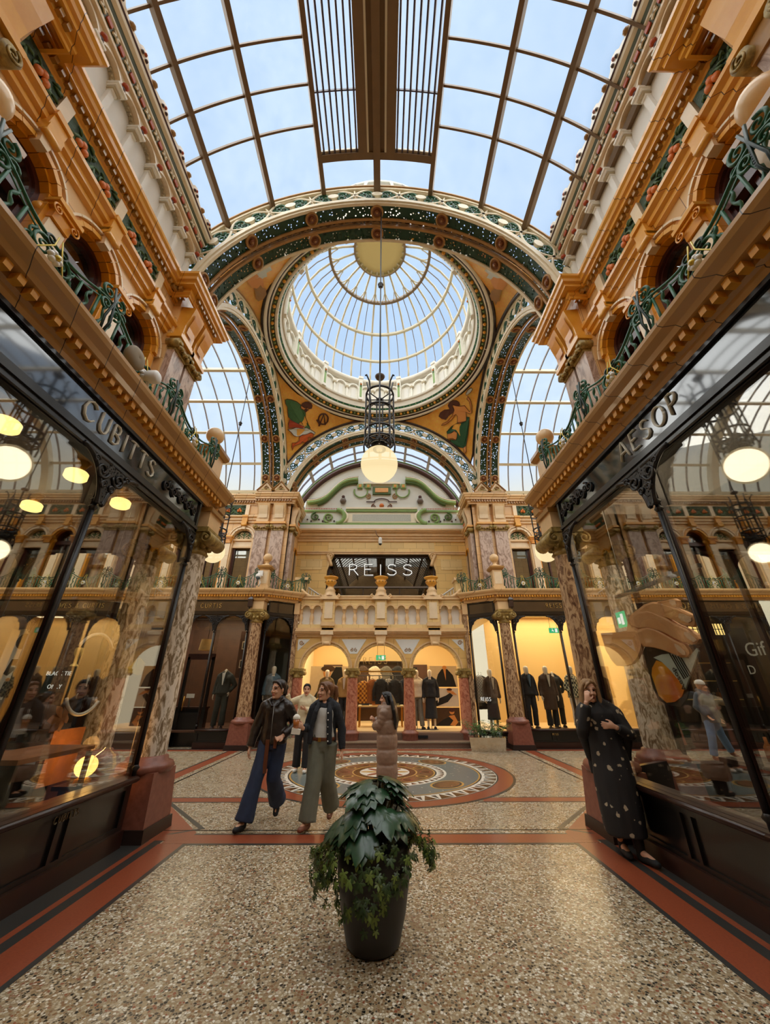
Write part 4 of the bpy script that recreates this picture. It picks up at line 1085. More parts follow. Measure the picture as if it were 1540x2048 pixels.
def make_column(mat, lab):
    t = thing('marble_column', lab, 'column')
    p = MB(); p.taper((0, 0), .33, .33, .32, .32, 0, .13, 'plinth_black'); p.taper((0, 0), .3, .3, .265, .265, .13, .66, 'plinth_red')
    p.lathe([(.2, .6), (.31, .64), (.335, .69), (.31, .74), (.25, .76), (.24, .8), (.2, .82)], 'plinth_red', n=28)
    obj('plinth', p, t)
    s_ = MB(); s_.lathe([(.205, .78), (.21, .85), (.2, 1.4), (.18, 2.6), (.165, 3.52)], mat, n=28); obj('shaft', s_, t)
    c = MB(); c.lathe([(.165, 3.5), (.2, 3.53), (.17, 3.57), (.19, 3.66), (.24, 3.76), (.25, 3.8)], 'capital_gilt', n=24)
    c.box(-.25, .25, -.25, .25, 3.84, 3.92, 'capital_gilt'); c.box(-.22, .22, -.22, .22, 3.78, 3.84, 'capital_gilt')
    for sx in (-1, 1):
        c.tube([(sx * .24, -.24, 3.74), (sx * .24, .24, 3.74)], .11, 'capital_gilt', 14)
        for sy in (-1, 1): c.spiral((sx * .24, sy * .25, 3.74), .095, 1.7, rad(90), -sx, 'capital_gilt', .022); c.sphere((sx * .24, sy * .25, 3.74), .03, 'capital_gilt', 8)
    for k in range(10): a = 2 * PI * k / 10; c.sphere((.2 * math.cos(a), .2 * math.sin(a), 3.66), .05, 'capital_gilt', 8, sz=1.3)
    obj('capital', c, t)
    b = MB(); b.box(-.21, .21, -.21, .21, 3.92, 4.27, 'faience_cream'); b.box(-.25, .25, -.25, .25, 4.2, 4.27, 'faience_brown'); obj('impost_block', b, t)
    return t
CW = make_column('marble_white', 'white and brown veined marble column at the corner of the left front shop'); CW.location = (-2.97, 5.68, 0)
CB = make_column('marble_brown', 'brown veined marble column at the corner of the right front shop'); CB.location = (3.0, 5.66, 0)
for nm, s in SIDES:
    dup(CB, (s * 4.07, 12.52, 0), 0, 'brown marble column beside the %s far shop window, nearest the crossing' % nm)
    dup(CB, (s * 8.4, 12.52, 0), 0, 'brown marble column at the far end of the first shop in the %s cross arcade' % nm)
    dup(CW, (s * 4.07, 6.25, 0), 0, 'marble column on the near side of the %s cross arcade' % nm)
# ball finials on pedestals
bp = thing('ball_finial', 'pink stone ball finial on a pedestal above the left front column', 'finial')
p = MB(); p.box(-.2, .2, -.2, .2, 4.6, 4.7, 'faience_cream'); p.box(-.165, .165, -.165, .165, 4.7, 5.28, 'faience_cream'); p.box(-.12, .12, -.172, -.16, 4.78, 5.2, 'faience_pale')
p.taper((0, 0), .2, .2, .24, .24, 5.28, 5.34, 'faience_brown'); p.box(-.24, .24, -.24, .24, 5.34, 5.4, 'faience_brown'); p.taper((0, 0), .2, .2, .1, .1, 5.4, 5.47, 'faience_cream')
obj('pedestal', p, bp)
p = MB(); p.lathe([(.11, 5.46), (.07, 5.5), (.055, 5.55), (.085, 5.6)], 'faience_cream'); p.sphere((0, 0, 5.74), .155, 'faience_cream', 24); obj('ball', p, bp)
bp.location = (-3.0, 5.5, 0)
dup(bp, (3.02, 5.5, 0), 0, 'pink stone ball finial on a pedestal above the right front column')
for nm, s in SIDES: dup(bp, (s * 3.0, 1.2, 0), 0, 'large ball finial at the upper %s edge, over the viewpoint' % nm)
for nm, s in SIDES: dup(bp, (s * 4.0, 12.5, 0), 0, 'pink stone ball finial on a pedestal above the far %s column' % nm)
# ------------------------------------------------------------------ balcony railings
def make_rail():
    t = thing('balcony_railing', '', 'railing'); L = 1.32
    b = MB(CF)
    zt = lambda u: .40 + .2 * abs(math.cos(PI * u / L)) ** 3
    b.tube([_p(L * i / 20, 0, 4.6 + zt(L * i / 20)) for i in range(21)], .015, 'iron_green', 6)
    b.tube([_p(L * i / 20, 0, 4.6 + zt(L * i / 20) - .06) for i in range(21)], .009, 'iron_green', 4)
    b.box(0, L, -.015, .015, 4.63, 4.655, 'iron_green'); b.box(0, L, -.015, .015, 4.6, 4.612, 'iron_green')
    obj('rail', b, t)
    for i in range(13):
        u = L * (i + .5) / 13
        if .36 < u / L < .64 : continue
        top = 4.6 + zt(u) - .05; b = MB(CF)
        if i % 2: b.tube([_p(u, 0, 4.64), _p(u, 0, top)], .014, 'iron_green', 5)
        else: b.tube([_p(u + .018 * math.sin(k * 1.25), 0, 4.64 + (top - 4.64) * k / 12) for k in range(13)], [.012 + .008 * (k % 3 == 1) for k in range(13)], 'iron_green', 5)
        obj('baluster', b, t)
    c = MB(CF)
    for s in (-1, 1):       # crest scrolls at the ends and scroll panel at the centre
        for q in (0, L):
            c.spiral(_p(q + s * .085, 0, 5.28), .085, 1.5, rad(90), -s, 'iron_green', .017)
            c.spiral(_p(q + s * .075, .015, 5.1), .07, 1.4, rad(-90), s, 'iron_green', .015)
            c.spiral(_p(q + s * .15, 0, 5.17), .06, 1.3, rad(0), s, 'iron_green', .014)
            c.tube([_p(q, 0, 4.64), _p(q + s * .04, .02, 4.95), _p(q, .02, 5.22), _p(q + s * .03, 0, 5.42)], .013, 'iron_dark', 5)
        u = L / 2
        c.spiral(_p(u + s * .1, .01, 4.86), .1, 1.5, rad(90), -s, 'iron_green', .016)
        c.spiral(_p(u + s * .1, .01, 4.71), .075, 1.3, rad(-90), s, 'iron_green', .014)
        c.spiral(_p(u + s * .19, 0, 4.8), .07, 1.4, rad(180 if s > 0 else 0), s, 'iron_green', .013)
        c.spiral(_p(u + s * .06, .01, 5.0), .06, 1.2, rad(-90), s, 'iron_dark', .014)
        c.tube([_p(u + s * .22, 0, 4.64), _p(u + s * .13, .02, 4.78), _p(u + s * .04, .03, 4.96), _p(u + s * .02, 0, 5.12)], .007, 'iron_gold', 5)
    obj('scrollwork', c, t)
    r = MB(CF); u = L / 2
    for k in range(6):
        a = 2 * PI * k / 6; r.sphere(_p(u + .042 * math.cos(a), .045, 4.83 + .042 * math.sin(a)), .03, 'white_plastic', 8)
    r.sphere(_p(u, .065, 4.83), .028, 'iron_gold', 8); obj('rosette', r, t)
    return t
RL = make_rail(); usedr = []
def rail(x, y, rz, lab, grp):
    if not usedr: usedr.append(1); RL.location = (x, y, 0); RL.rotation_euler = (0, 0, rz); RL['label'] = lab; RL['group'] = grp
    else: dup(RL, (x, y, 0), rz, lab, grp)
    o = [q for q in bpy.data.objects if q.get('label') == lab][-1]
    o.scale = (1, 1, 1)
    if y < 6: o.scale = (.955, 1, .88); o.location.z = 4.6 * .12
for k in range(6):
    y = 5.02 - 1.26 * (k + 1)
    rail(-2.7, y, PI / 2, 'green scrolled iron balcony railing along the left gallery, %s from the ball finial' % ORD[k], 'railings of the left gallery')
    rail(2.7, y + 1.26, -PI / 2, 'green scrolled iron balcony railing along the right gallery, %s from the ball finial' % ORD[k], 'railings of the right gallery')
for k in range(6):
    rail(-4.22 - 1.32 * (k + 1), 12.5, 0, 'green scrolled iron balcony railing over the far left shops, %s from the ball finial' % ORD[k], 'railings over the far left shops')
    rail(4.22 + 1.32 * k, 12.5, 0, 'green scrolled iron balcony railing over the far right shops, %s from the ball finial' % ORD[k], 'railings over the far right shops')
an = math.atan2(13.12 - YS, .92)
rail(-3.88, 12.58, an, 'green scrolled iron railing on the angled corner left of the far balustrade', 'corner railings'); rail(2.92, 13.14, -an, 'green scrolled iron railing on the angled corner right of the far balustrade', 'corner railings')

# ------------------------------------------------------------------ shopfronts
def bracket(mb, T, u, z, d, w=.42, h=.46, n=.03):
    """filigree spandrel bracket hanging below the fascia at u, growing in direction d"""
    edge = [(u + d * .03, z - h)]
    for i in range(13):
        q = i / 12
        edge.append((u + d * (.04 + (w - .04) * (1 - math.cos(q * PI / 2)) ** .9 * 1.0), z - h * (1 - math.sin(q * PI / 2)) * .98))
    pts = edge + [(u + d * .0, z), (u, z - h)]
    mb.prism(pts, n - .012, n + .012, 'pierced_black')
    mb.tube([T3 for T3 in [(a, n, b) for a, b in edge]], .026, 'black_iron', 6)
    mb.tube([(u + d * .02, n, z - .01), (u + d * w, n, z - .01)], .02, 'black_iron', 5)
    mb.spiral((u + d * .055, n + .02, z - h + .2), .04, 1.6, rad(-90), d, 'black_iron', .016)
    mb.spiral((u + d * .12, n + .02, z - .13), .09, 1.5, rad(180 if d > 0 else 0), d, 'black_iron', .016)
    mb.spiral((u + d * .24, n + .02, z - .06), .04, 1.4, rad(180 if d > 0 else 0), -d, 'black_iron', .012)
pierced('pierced_black', srgb(20, 18, 18), 34., .3)
def shopfront(T, u0, u1, mull, label, z0=.6, zg=3.74, door=None, sillz=.6, glassmat='far_glass', br=True, name='shopfront'):
    root = thing(name, label, 'shopfront', T((u0 + u1) / 2, 0, 0))
    segs = [u0] + list(mull) + [u1]
    def isdoor(x, y): return door and abs((x + y) / 2 - (door[0] + door[1]) / 2) < .2
    for x, y in zip(segs[:-1], segs[1:]):
        if isdoor(x, y): continue
        a = MB(T); a.box(x, y, -.2, .02, 0, .16, 'dark_wood'); a.box(x, y, -.2, -.04, .16, z0 - .06, 'black_paint')
        a.box(x + .02, y - .02, -.04, -.02, .16, .2, 'black_paint'); a.box(x + .02, y - .02, -.05, -.01, z0 - .12, z0 - .06, 'black_paint')
        k = max(1, round((y - x) / .85))
        for i in range(k):
            p0, p1 = x + (y - x) * i / k + .05, x + (y - x) * (i + 1) / k - .05
            for q in ((p0, p0 + .04), (p1 - .04, p1)): a.box(q[0], q[1], -.05, -.015, .2, z0 - .12, 'black_paint')
        obj('stall_riser', a, root)
    b = MB(T)
    for x, y in zip(segs[:-1], segs[1:]):
        if isdoor(x, y): continue
        b.box(x, y, -.2, .04, z0 - .06, z0, 'dark_wood'); b.tube([(x, .04, z0 - .03), (y, .04, z0 - .03)], .025, 'dark_wood', 6)
    obj('sill', b, root)
    for i, (x, y) in enumerate(zip(segs[:-1], segs[1:])):
        if isdoor(x, y):
            d = MB(T); d.box(x, y, -.5, -.46, 0, .9, 'black_paint'); d.box(x, x + .08, -.5, -.42, 0, 2.5, 'black_paint'); d.box(y - .08, y, -.5, -.42, 0, 2.5, 'black_paint'); d.box(x, y, -.5, -.42, 2.42, 2.6, 'dark_wood')
            do = obj('door', d, root); d = MB(T); d.tube([(x + .14, -.44, .95), (x + .14, -.44, 1.35)], .015, 'brass', 6); obj('door_handle', d, do)
            g = MB(T); g.box(x, y, -.48, -.47, .9, zg, glassmat); obj('pane', g, root)
        else:
            g = MB(T); g.box(x + .01, y - .01, -.045, -.035, z0, zg, glassmat); obj('pane', g, root)
    for m in segs:
        c = MB(T); c.tube([(m, -.02, z0), (m, -.02, zg - .42)], .026, 'black_iron', 8); c.box(m - .03, m + .03, -.1, -.03, 0 if m in (u0, u1) else z0, zg, 'dark_wood')
        for zz in (z0 + .08, zg - .5, zg - .42): c.lathe([(.026, zz - .03), (.045, zz), (.026, zz + .03)], 'black_iron', (m, -.02, 0), 10)
        obj('mullion', c, root)
    if br:
        for i, m in enumerate(segs):
            if i < len(segs) - 1: k = MB(T); bracket(k, T, m, zg, 1, min(.42, (segs[i + 1] - m) * .42)); obj('spandrel_bracket', k, root)
            if i > 0: k = MB(T); bracket(k, T, m, zg, -1, min(.42, (m - segs[i - 1]) * .42)); obj('spandrel_bracket', k, root)
    f = MB(T)
    f.box(u0, u1, -.15, .0, zg, 4.27, 'black_paint')
    for n, za, zb in ((.03, zg, zg + .05), (.05, zg + .05, zg + .09), (.02, zg + .09, zg + .15), (.04, 4.23, 4.27)): f.box(u0, u1, -.02, n, za, zb, 'black_paint')
    f.box(u0, u0 + .05, -.02, .03, zg, 4.27, 'black_paint'); f.box(u1 - .05, u1, -.02, .03, zg, 4.27, 'black_paint')
    obj('fascia', f, root)
    g = MB(T); g.box(u0 + .05, u1 - .05, .0, .006, zg + .16, 4.22, 'fascia_glass'); obj('fascia_glass', g, root)
    return root
def face_matrix(o, ux, uz):
    """text placed at o, reading along ux, up uz"""
    ux = Vector(ux); uz = Vector(uz); n = ux.cross(uz)
    return Matrix(((ux.x, uz.x, n.x, o[0]), (ux.y, uz.y, n.y, o[1]), (ux.z, uz.z, n.z, o[2]), (0, 0, 0, 1)))
SL = shopfront(FL(-XG), -6.5, 5.28, [-3.6, -1.0, 1.0, 3.36], 'black shopfront with filigree brackets and large panes along the left, under the left balcony', .66, glassmat='shop_glass')
SR = shopfront(FR(-XG), -6.5, 5.24, [-3.6, -1.0, 1.0, 3.36], 'black shopfront with filigree brackets and large panes along the right, under the right balcony', .66, glassmat='shop_glass')
# dark iron scroll relief on the fascia beyond the names
for root, T in ((SL, FL(-XG)), (SR, FR(-XG))):
    k = MB(T)
    for i in range(9):
        u = 4.32 + .1 * i; d = 1 if i % 2 else -1
        k.spiral((u, .02, 4.06 + .02 * d), .07, 1.4, rad(90 * d), d, 'black_iron', .014)
    obj('scroll_relief', k, root)
# hand drawn stroke lettering in the arcade's swelling capitals
GL = {
 'A': [[(0, 0), (.34, 1), (.42, 1)], [(.42, 1), (.8, 0)], [(.1, .38), (.66, .38)]],
 'E': [[(.55, 1), (.05, 1), (.05, 0), (.6, 0)], [(.05, .55), (.45, .55)]],
 'S': [[(.56, .86), (.42, .98), (.2, .98), (.06, .84), (.1, .64), (.34, .52), (.56, .38), (.58, .18), (.42, .02), (.18, .02), (.02, .16)]],
 'O': [[(.4 + .4 * math.cos(t), .5 + .5 * math.sin(t)) for t in [2 * PI * i / 20 for i in range(21)]]],
 'P': [[(.08, 0), (.08, 1), (.35, 1), (.55, .9), (.58, .72), (.48, .55), (.3, .48), (.08, .48)]],
 'C': [[(.76, .8), (.6, .96), (.38, 1), (.14, .84), (.02, .5), (.14, .16), (.38, 0), (.6, .04), (.78, .2)]],
 'U': [[(.06, 1), (.06, .3), (.18, .06), (.4, 0), (.58, .1), (.66, .3), (.66, 1)]],
 'B': [[(.08, 0), (.08, 1), (.38, 1), (.52, .88), (.5, .64), (.34, .53), (.08, .53)], [(.34, .53), (.58, .42), (.6, .16), (.4, 0), (.08, 0)]],
 'I': [[(.1, 0), (.1, 1)]], 'T': [[(.32, 0), (.32, 1)], [(0, .96), (.3, 1), (.64, .96)]],
 'H': [[(.06, 0), (.06, 1)], [(.64, 0), (.64, 1)], [(.06, .56), (.64, .56)]], 'W': [[(0, 1), (.26, 0), (.48, .8), (.7, 0), (.96, 1)]],
 'R': [[(.08, 0), (.08, 1), (.36, 1), (.54, .88), (.52, .64), (.34, .52), (.08, .52)], [(.34, .52), (.64, 0)]], 'N': [[(.06, 0), (.06, 1), (.62, 0), (.62, 1)]],
 '&': [[(.7, 0), (.2, .72), (.26, .96), (.44, .96), (.48, .76), (.1, .36), (.12, .06), (.36, .0), (.66, .4)]]}
GW = {'I': .2, 'W': .96, 'O': .8, 'C': .8, 'A': .8, ' ': .4, '&': .72}
def lettering(mb, text, T, u0, n, z0, h, d, mat, th=.018, sp=.26):
    u = 0
    for ch in text:
        if ch != ' ':
            for st in GL[ch]:
                pts = [(u0 + d * (u + x * .85) * h, n, z0 + y * h) for x, y in st]
                mb.tube(pts, th, mat, 6, flat=.5, up=(0, 1, 0) if False else None)
        u += (GW.get(ch, .66) * .85 + sp)
    return u * h
k = MB(FL(-XG)); lettering(k, 'CUBITTS', None, 2.81, .012, 3.96, .22, 1, 'letter_pale', .02, .3); obj('lettering', k, SL, label='large pale raised letters on the dark fascia')
k = MB(FR(-XG)); lettering(k, 'AESOP', None, 3.6, .012, 3.96, .22, -1, 'letter_pale', .02, .3); obj('lettering', k, SR, label='large pale raised letters on the dark fascia')
k = MB(FL(-XG)); lettering(k, 'CUBITTS', None, 4.15, .0, .5, .055, 1, 'letter_dim', .006, .3); obj('lettering', k, SL, label='small dim letters on the sill')
# far shopfronts
TF = FF(YS)
FLs = shopfront(TF, -8.15, -4.36, [-6.95, -6.3, -5.43], 'far left shopfront with dark frames, suit display and gold lettered fascia, beside the crossing', .5, door=(-6.3, -5.43))
k = MB(TF); lettering(k, 'HAWES & CURTIS', None, -7.08, .02, 4.0, .15, 1, 'letter_gold', .014, .32); obj('lettering', k, FLs, label='gold letters on the fascia')
FL2 = shopfront(TF, -12.8, -8.65, [-11.4, -10.0], 'far left shopfront with blue banner and sale board, deep in the cross arcade', .5)
k = MB(TF); lettering(k, 'HAWES & CURTIS', None, -11.0, .02, 4.0, .15, 1, 'letter_gold', .014, .32); obj('lettering', k, FL2, label='gold letters on the fascia')
FRs = shopfront(TF, 4.36, 8.15, [5.9, 7.0], 'far right shopfront with warm lit mannequins and gold lettered fascia, beside the crossing', .5)
k = MB(TF); lettering(k, 'REISS', None, 5.55, .02, 4.02, .14, 1, 'letter_gold', .014, .34); lettering(k, 'REISS', None, 5.04, .02, .34, .05, 1, 'letter_gold', .006, .3); obj('lettering', k, FRs, label='gold letters on the fascia')
FR2 = shopfront(TF, 8.65, 12.8, [10.0, 11.4], 'far right shopfront with dim interior and gold sign deep in the cross arcade', .5)
k = MB(TF); lettering(k, 'COACH', None, 9.92, .02, 3.98, .2, 1, 'letter_gold', .018, .32); obj('lettering', k, FR2, label='gold letters on the fascia')
# angled corner bays
for nm, s in SIDES:
    p0 = Vector((s * 3.86, 12.66)); p1 = Vector((s * 3.0, 13.2)); d = (p1 - p0).normalized() if s < 0 else (p0 - p1).normalized(); base = p0 if s < 0 else p1
    n = Vector((d.y, -d.x)); L = (p1 - p0).length
    T = lambda u, q, z, base=base, d=d, n=n: (base.x + d.x * u + n.x * q, base.y + d.y * u + n.y * q, z)
    cs_ = shopfront(T, .06, L - .02, [], 'narrow angled corner shop window with dark frame %s of the three arches' % nm, .42, name='shopfront')
    if s > 0: k = MB(T); lettering(k, 'REISS', None, .2, -.02, 1.22, .1, 1, 'letter_white', .009, .22); obj('lettering', k, cs_, label='white letters low on the pane')
    pl = thing('corner_pilaster', 'slim brown marble pilaster between the %s angled window and the arches' % nm, 'pilaster', (s * 2.92, 13.2, 0))
    m = MB(); a, b = sorted((s * 2.86, s * 3.0)); m.box(a, b, 13.12, 13.4, .1, 3.9, 'marble_brown'); obj('shaft', m, pl)
    m = MB(); m.box(a - .02, b + .02, 13.1, 13.4, 3.9, 4.27, 'faience_cream'); m.box(a - .02, b + .02, 13.1, 13.4, 0, .12, 'plinth_red'); obj('capital', m, pl)
# other openings of the near shops onto the cross arcade
for nm, s in SIDES:
    T = FN(6.2); a, b = sorted((s * 4.3, s * 8.2))
    shopfront(T, a, b, [(a + b) / 2 - s * .1], 'shop window of the %s front shop opening on the cross arcade' % nm, .66, glassmat='far_glass')
    m = MB(); a, b = sorted((s * 8.2, s * 18)); m.box(a, b, 6.0, 6.2, 0, 4.4, 'black_paint'); 
    # corner posts behind the near column
    m.prism([(s * 3.1, 5.55), (s * 3.16, 5.5), (s * 4.2, 6.12), (s * 4.2, 6.2)], 0, .7, 'black_paint', 'z'); m.prism([(s * 3.1, 5.55), (s * 3.16, 5.5), (s * 4.2, 6.12), (s * 4.2, 6.2)], 3.74, 4.3, 'black_paint', 'z')
    struct('wall_shop_' + nm, m)
# party walls and rooms
def room(nm, x0, x1, y0, y1, z1, wall, floor_, ceil, back=None, skip=(), zf=.02, label=None):
    m = MB(); e = .05
    m.box(x0, x1, y0, y1, zf - .05, zf, floor_); m.box(x0, x1, y0, y1, z1, z1 + .05, ceil)
    if 'y1' not in skip: m.box(x0, x1, y1, y1 + e, 0, z1, back or wall)
    if 'y0' not in skip: m.box(x0, x1, y0 - e, y0, 0, z1, wall)
    if 'x0' not in skip: m.box(x0 - e, x0, y0, y1, 0, z1, wall)
    if 'x1' not in skip: m.box(x1, x1 + e, y0, y1, 0, z1, wall)
    struct('wall_room_' + nm, m)
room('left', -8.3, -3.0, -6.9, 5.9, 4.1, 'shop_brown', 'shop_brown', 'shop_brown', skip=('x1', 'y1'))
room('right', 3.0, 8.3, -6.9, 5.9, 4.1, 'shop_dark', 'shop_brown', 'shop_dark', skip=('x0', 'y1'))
room('far_left', -13, -4.2, 12.75, 15.6, 4.2, 'shop_brown', 'shop_brown', 'shop_wall', back='shop_brown', skip=('y0',), zf=.44)
room('far_right', 4.2, 8.3, 12.75, 15.6, 4.2, 'shop_wall', 'shop_floor', 'shop_cream', back='shop_wall', skip=('y0', 'x0'), zf=.44)
room('far_right_deep', 8.4, 13, 12.75, 15.6, 4.2, 'shop_dark', 'shop_dark', 'shop_dark', skip=('y0',), zf=.44)
room('far_middle', -3.0, 4.1, 13.45, 17.6, 3.9, 'shop_cream', 'shop_floor', 'shop_cream', back='shop_wall', skip=('y0', 'x1'), zf=.36)
m = MB(); m.prism([(-4.2, 12.9), (-3.05, 13.5), (-3.05, 15.6), (-4.2, 15.6)], .38, .44, 'shop_brown', 'z'); m.box(-4.2, -3.05, 14.6, 14.65, .4, 4.2, 'shop_teal'); m.prism([(-4.2, 12.7), (-3.0, 13.3), (-3.0, 15.6), (-4.2, 15.6)], 4.1, 4.15, 'shop_wall', 'z'); struct('wall_room_left_corner', m)
# ------------------------------------------------------------------ far facade: three arches, balustrade, sign wall, lunette
YR = 13.2; YW = 15.0
st = MB(); st.box(-2.95, 2.95, 12.62, 14, 0, .16, 'step_stone'); st.box(-2.9, 2.9, 13.1, 14, .16, .34, 'step_stone'); st.box(-2.95, 2.95, 12.6, 12.66, .13, .17, 'concrete'); st.box(1.1, 1.45, 13.08, 13.12, .2, .28, 'soot')
obj('entrance_steps', st, label='two low stone steps in front of the three arches', cat='steps')
AC = [-1.82, 0.0, 1.82]; AR = .78; AZ = 2.15
ac = thing('entrance_arcade', 'buff stone arcade of three round arches below the balustrade', 'arcade', (0, YR, 0))
m = MB(FF(YR))
e = -2.86
for c in AC:
    m.box(e, c - AR, -.3, 0, AZ, 3.15, 'buff_blocks')
    arc = [(c + AR * math.cos(q), AZ + AR * math.sin(q)) for q in [PI * i / 20 for i in range(21)]]
    m.prism(arc + [(c - AR, 3.15), (c + AR, 3.15)], -.3, 0, 'buff_blocks'); e = c + AR
m.box(e, 2.86, -.3, 0, AZ, 3.15, 'buff_blocks')
obj('spandrel_wall', m, ac)
m = MB(FF(YR))
for c in AC:
    m.arch(c, AZ, AR - .02, AR + .05, -.3, .04, 'buff_pale', n=16, gap=.008); m.arch(c, AZ, AR + .05, AR + .1, -.02, .08, 'faience_cream', n=32)
obj('arch_moulding', m, ac)
m = MB(FF(YR))
for c in AC:
    m.prism([(c - .13, AZ + AR - .06), (c + .13, AZ + AR - .06), (c + .19, 3.3), (c - .19, 3.3)], 0, .22, 'faience_cream'); m.box(c - .21, c + .21, 0, .27, 3.2, 3.32, 'faience_pale'); m.tube([(c - .1, .2, AZ + AR + .0), (c + .1, .2, AZ + AR)], .06, 'faience_cream', 8)
obj('keystone', m, ac)
m = MB(FF(YR))
for c in (-.91, .91): m.prism([(c - .42, 3.08), (c + .42, 3.08), (c + .12, 2.62), (c - .12, 2.62)], 0, .012, 'lunette_white')
for s in (-1, 1):
    m.prism([(s * 2.8, 3.08), (s * 2.4, 3.08), (s * 2.8, 2.7)], 0, .012, 'lunette_white'); m.spiral((s * 2.68, .02, 2.97), .08, 1.5, 0, s, 'faience_brown', .014)
for c in (-.91, .91):
    for s in (-1, 1): m.spiral((c + s * .07, .02, 2.74), .06, 1.4, rad(90), s, 'faience_brown', .01)
obj('spandrel_panel', m, ac, label='pale blue white panels between the arches')
m = MB(FF(YR))
for z0, z1, n in ((3.15, 3.2, .05), (3.2, 3.26, .09), (3.26, 3.31, .16), (3.31, 3.36, .2), (3.36, 3.44, .12)): m.box(-2.9, 2.9, -.2, n, z0, z1, 'faience_cream')
obj('string_moulding', m, ac)
cl = thing('entrance_column', 'pink marble column between the left and middle arches', 'column')
m = MB(); m.lathe([(.25, 0), (.25, .03), (.235, .3), (.26, .33), (.25, .37), (.2, .4), (.19, .44)], 'plinth_red', n=24); obj('plinth', m, cl)
m = MB(); m.lathe([(.185, .44), (.18, 1.1), (.16, 1.9)], 'marble_red', n=24); obj('shaft', m, cl)
m = MB(); m.lathe([(.16, 1.88), (.185, 1.9), (.165, 1.93), (.17, 2.02), (.2, 2.08)], 'capital_gilt', n=20); m.box(-.21, .21, -.21, .21, 2.08, 2.16, 'capital_gilt')
for s in (-1, 1):
    m.tube([(s * .17, -.19, 2.03), (s * .17, .19, 2.03)], .075, 'capital_gilt', 12)
    m.spiral((s * .17, -.2, 2.03), .065, 1.5, rad(90), -s, 'capital_gilt', .012)
obj('capital', m, cl); cl.location = (-.91, 13.1, .0)
dup(cl, (.91, 13.1, 0), 0, 'pink marble column between the middle and right arches')
dup(cl, (-2.72, 13.25, 0), 0, 'pink marble column at the left end of the three arches'); dup(cl, (2.72, 13.25, 0), 0, 'pink marble column at the right end of the three arches')
# balustrade of little arches
gz = thing('entrance_glazing', 'clear glass with pale gold letters inside the middle arch', 'glazing', (0, 13.45, .36)); m = MB(); m.box(-.74, .74, 13.44, 13.45, 2.1, 2.92, 'far_glass'); m.box(-.76, .76, 13.42, 13.46, 2.06, 2.1, 'brass'); obj('pane', m, gz); m = MB(FF(13.43)); lettering(m, 'REISS', None, -.6, .0, 2.32, .2, 1, 'letter_gold', .014, .42); obj('lettering', m, gz)
bs = thing('balustrade', 'buff balustrade of small arches with three urn pedestals over the shop entrance', 'balustrade', (0, YR, 3.44))
m = MB(FF(YR)); m.box(-2.86, 2.86, -.2, .06, 3.44, 3.56, 'buff_pale')
sp = .385
cs = []
for p0, n in ((-2.66, 2), (-1.4, 4), (.16 + .0, 4), (1.9, 2)): pass
def grp(c0, n): return [c0 + sp * (i - (n - 1) / 2) for i in range(n)]
GR = grp(-2.42, 2) + grp(-.91, 4) + grp(.91, 4) + grp(2.42, 2)
obj('base_rail', m, bs)
m = MB(FF(YR))
for c in GR:
    r = .13
    arc = [(c + r * math.cos(q), 4.08 + r * math.sin(q)) for q in [PI * i / 10 for i in range(11)]]
    m.prism(arc + [(c - sp / 2, 4.08), (c - sp / 2, 4.32), (c + sp / 2, 4.32), (c + sp / 2, 4.08)], -.15, .02, 'buff_pale'); m.arch(c, 4.08, r, r + .05, 0, .06, 'faience_cream', n=10)
m.box(-2.86, 2.86, -.15, .03, 4.32, 4.42, 'buff_pale'); m.box(-2.86, 2.86, -.18, .09, 4.42, 4.5, 'faience_cream'); m.tube([(-2.86, .08, 4.52), (2.86, .08, 4.52)], .035, 'faience_cream', 6)
for s in (-1, 1):
    m.tube([(s * (2.05 + .8 * i / 12), .02, 4.56 + .22 * (i / 12) ** 2.2 - .1 * math.sin(PI * i / 12)) for i in range(13)], .05, 'faience_cream', 6)
obj('top_rail', m, bs)
k = 0
for c in sorted(set([round(g - sp / 2, 3) for g in GR] + [round(g + sp / 2, 3) for g in GR])):
    b = MB(FF(YR)); b.lathe([(.07, 3.56), (.07, 3.6), (.045, 3.64), (.07, 3.74), (.075, 3.8), (.05, 3.9), (.04, 3.96), (.065, 3.99), (.07, 4.08)], 'faience_cream', (c, -.06, 0), 12)
    obj('baluster', b, bs)
m = MB(FF(YR)); m.box(-2.8, 2.8, -.16, -.13, 3.5, 4.4, 'white_wall'); obj('backing', m, bs, label='white backing behind the small arches')
m = MB(FF(YR))
for c in (-1.82, 0, 1.82):
    m.box(c - .2, c + .2, -.15, .12, 3.36, 4.5, 'buff_pale'); m.box(c - .14, c + .14, .12, .16, 3.75, 4.3, 'faience_pale'); m.box(c - .24, c + .24, -.15, .18, 3.5, 3.62, 'faience_cream'); m.box(c - .23, c + .23, -.15, .18, 4.4, 4.52, 'faience_cream')
obj('pedestal', m, bs)
ur = thing('stone_urn', 'buff stone urn on the left pedestal of the balustrade', 'urn', group='urns on the balustrade')
m = MB(); m.taper((0, 0), .36, .2, .2, .18, 4.5, 4.66, 'faience_cream'); m.lathe([(.22, 4.64), (.2, 4.72), (.17, 4.8), (.19, 4.84), (.14, 4.9), (.1, 4.98), (.08, 5.02)], 'faience_cream', n=20)
for s in (-1, 1): m.spiral((s * .3, -.15, 4.62), .07, 1.4, rad(90), -s, 'faience_cream', .025)
obj('pedestal', m, ur)
m = MB(); m.lathe([(.08, 4.96), (.12, 4.98), (.09, 5.0), (.16, 5.06), (.2, 5.12), (.2, 5.18), (.17, 5.24), (.25, 5.29), (.26, 5.33), (.21, 5.33), (.17, 5.28)], 'faience_gold', n=24)
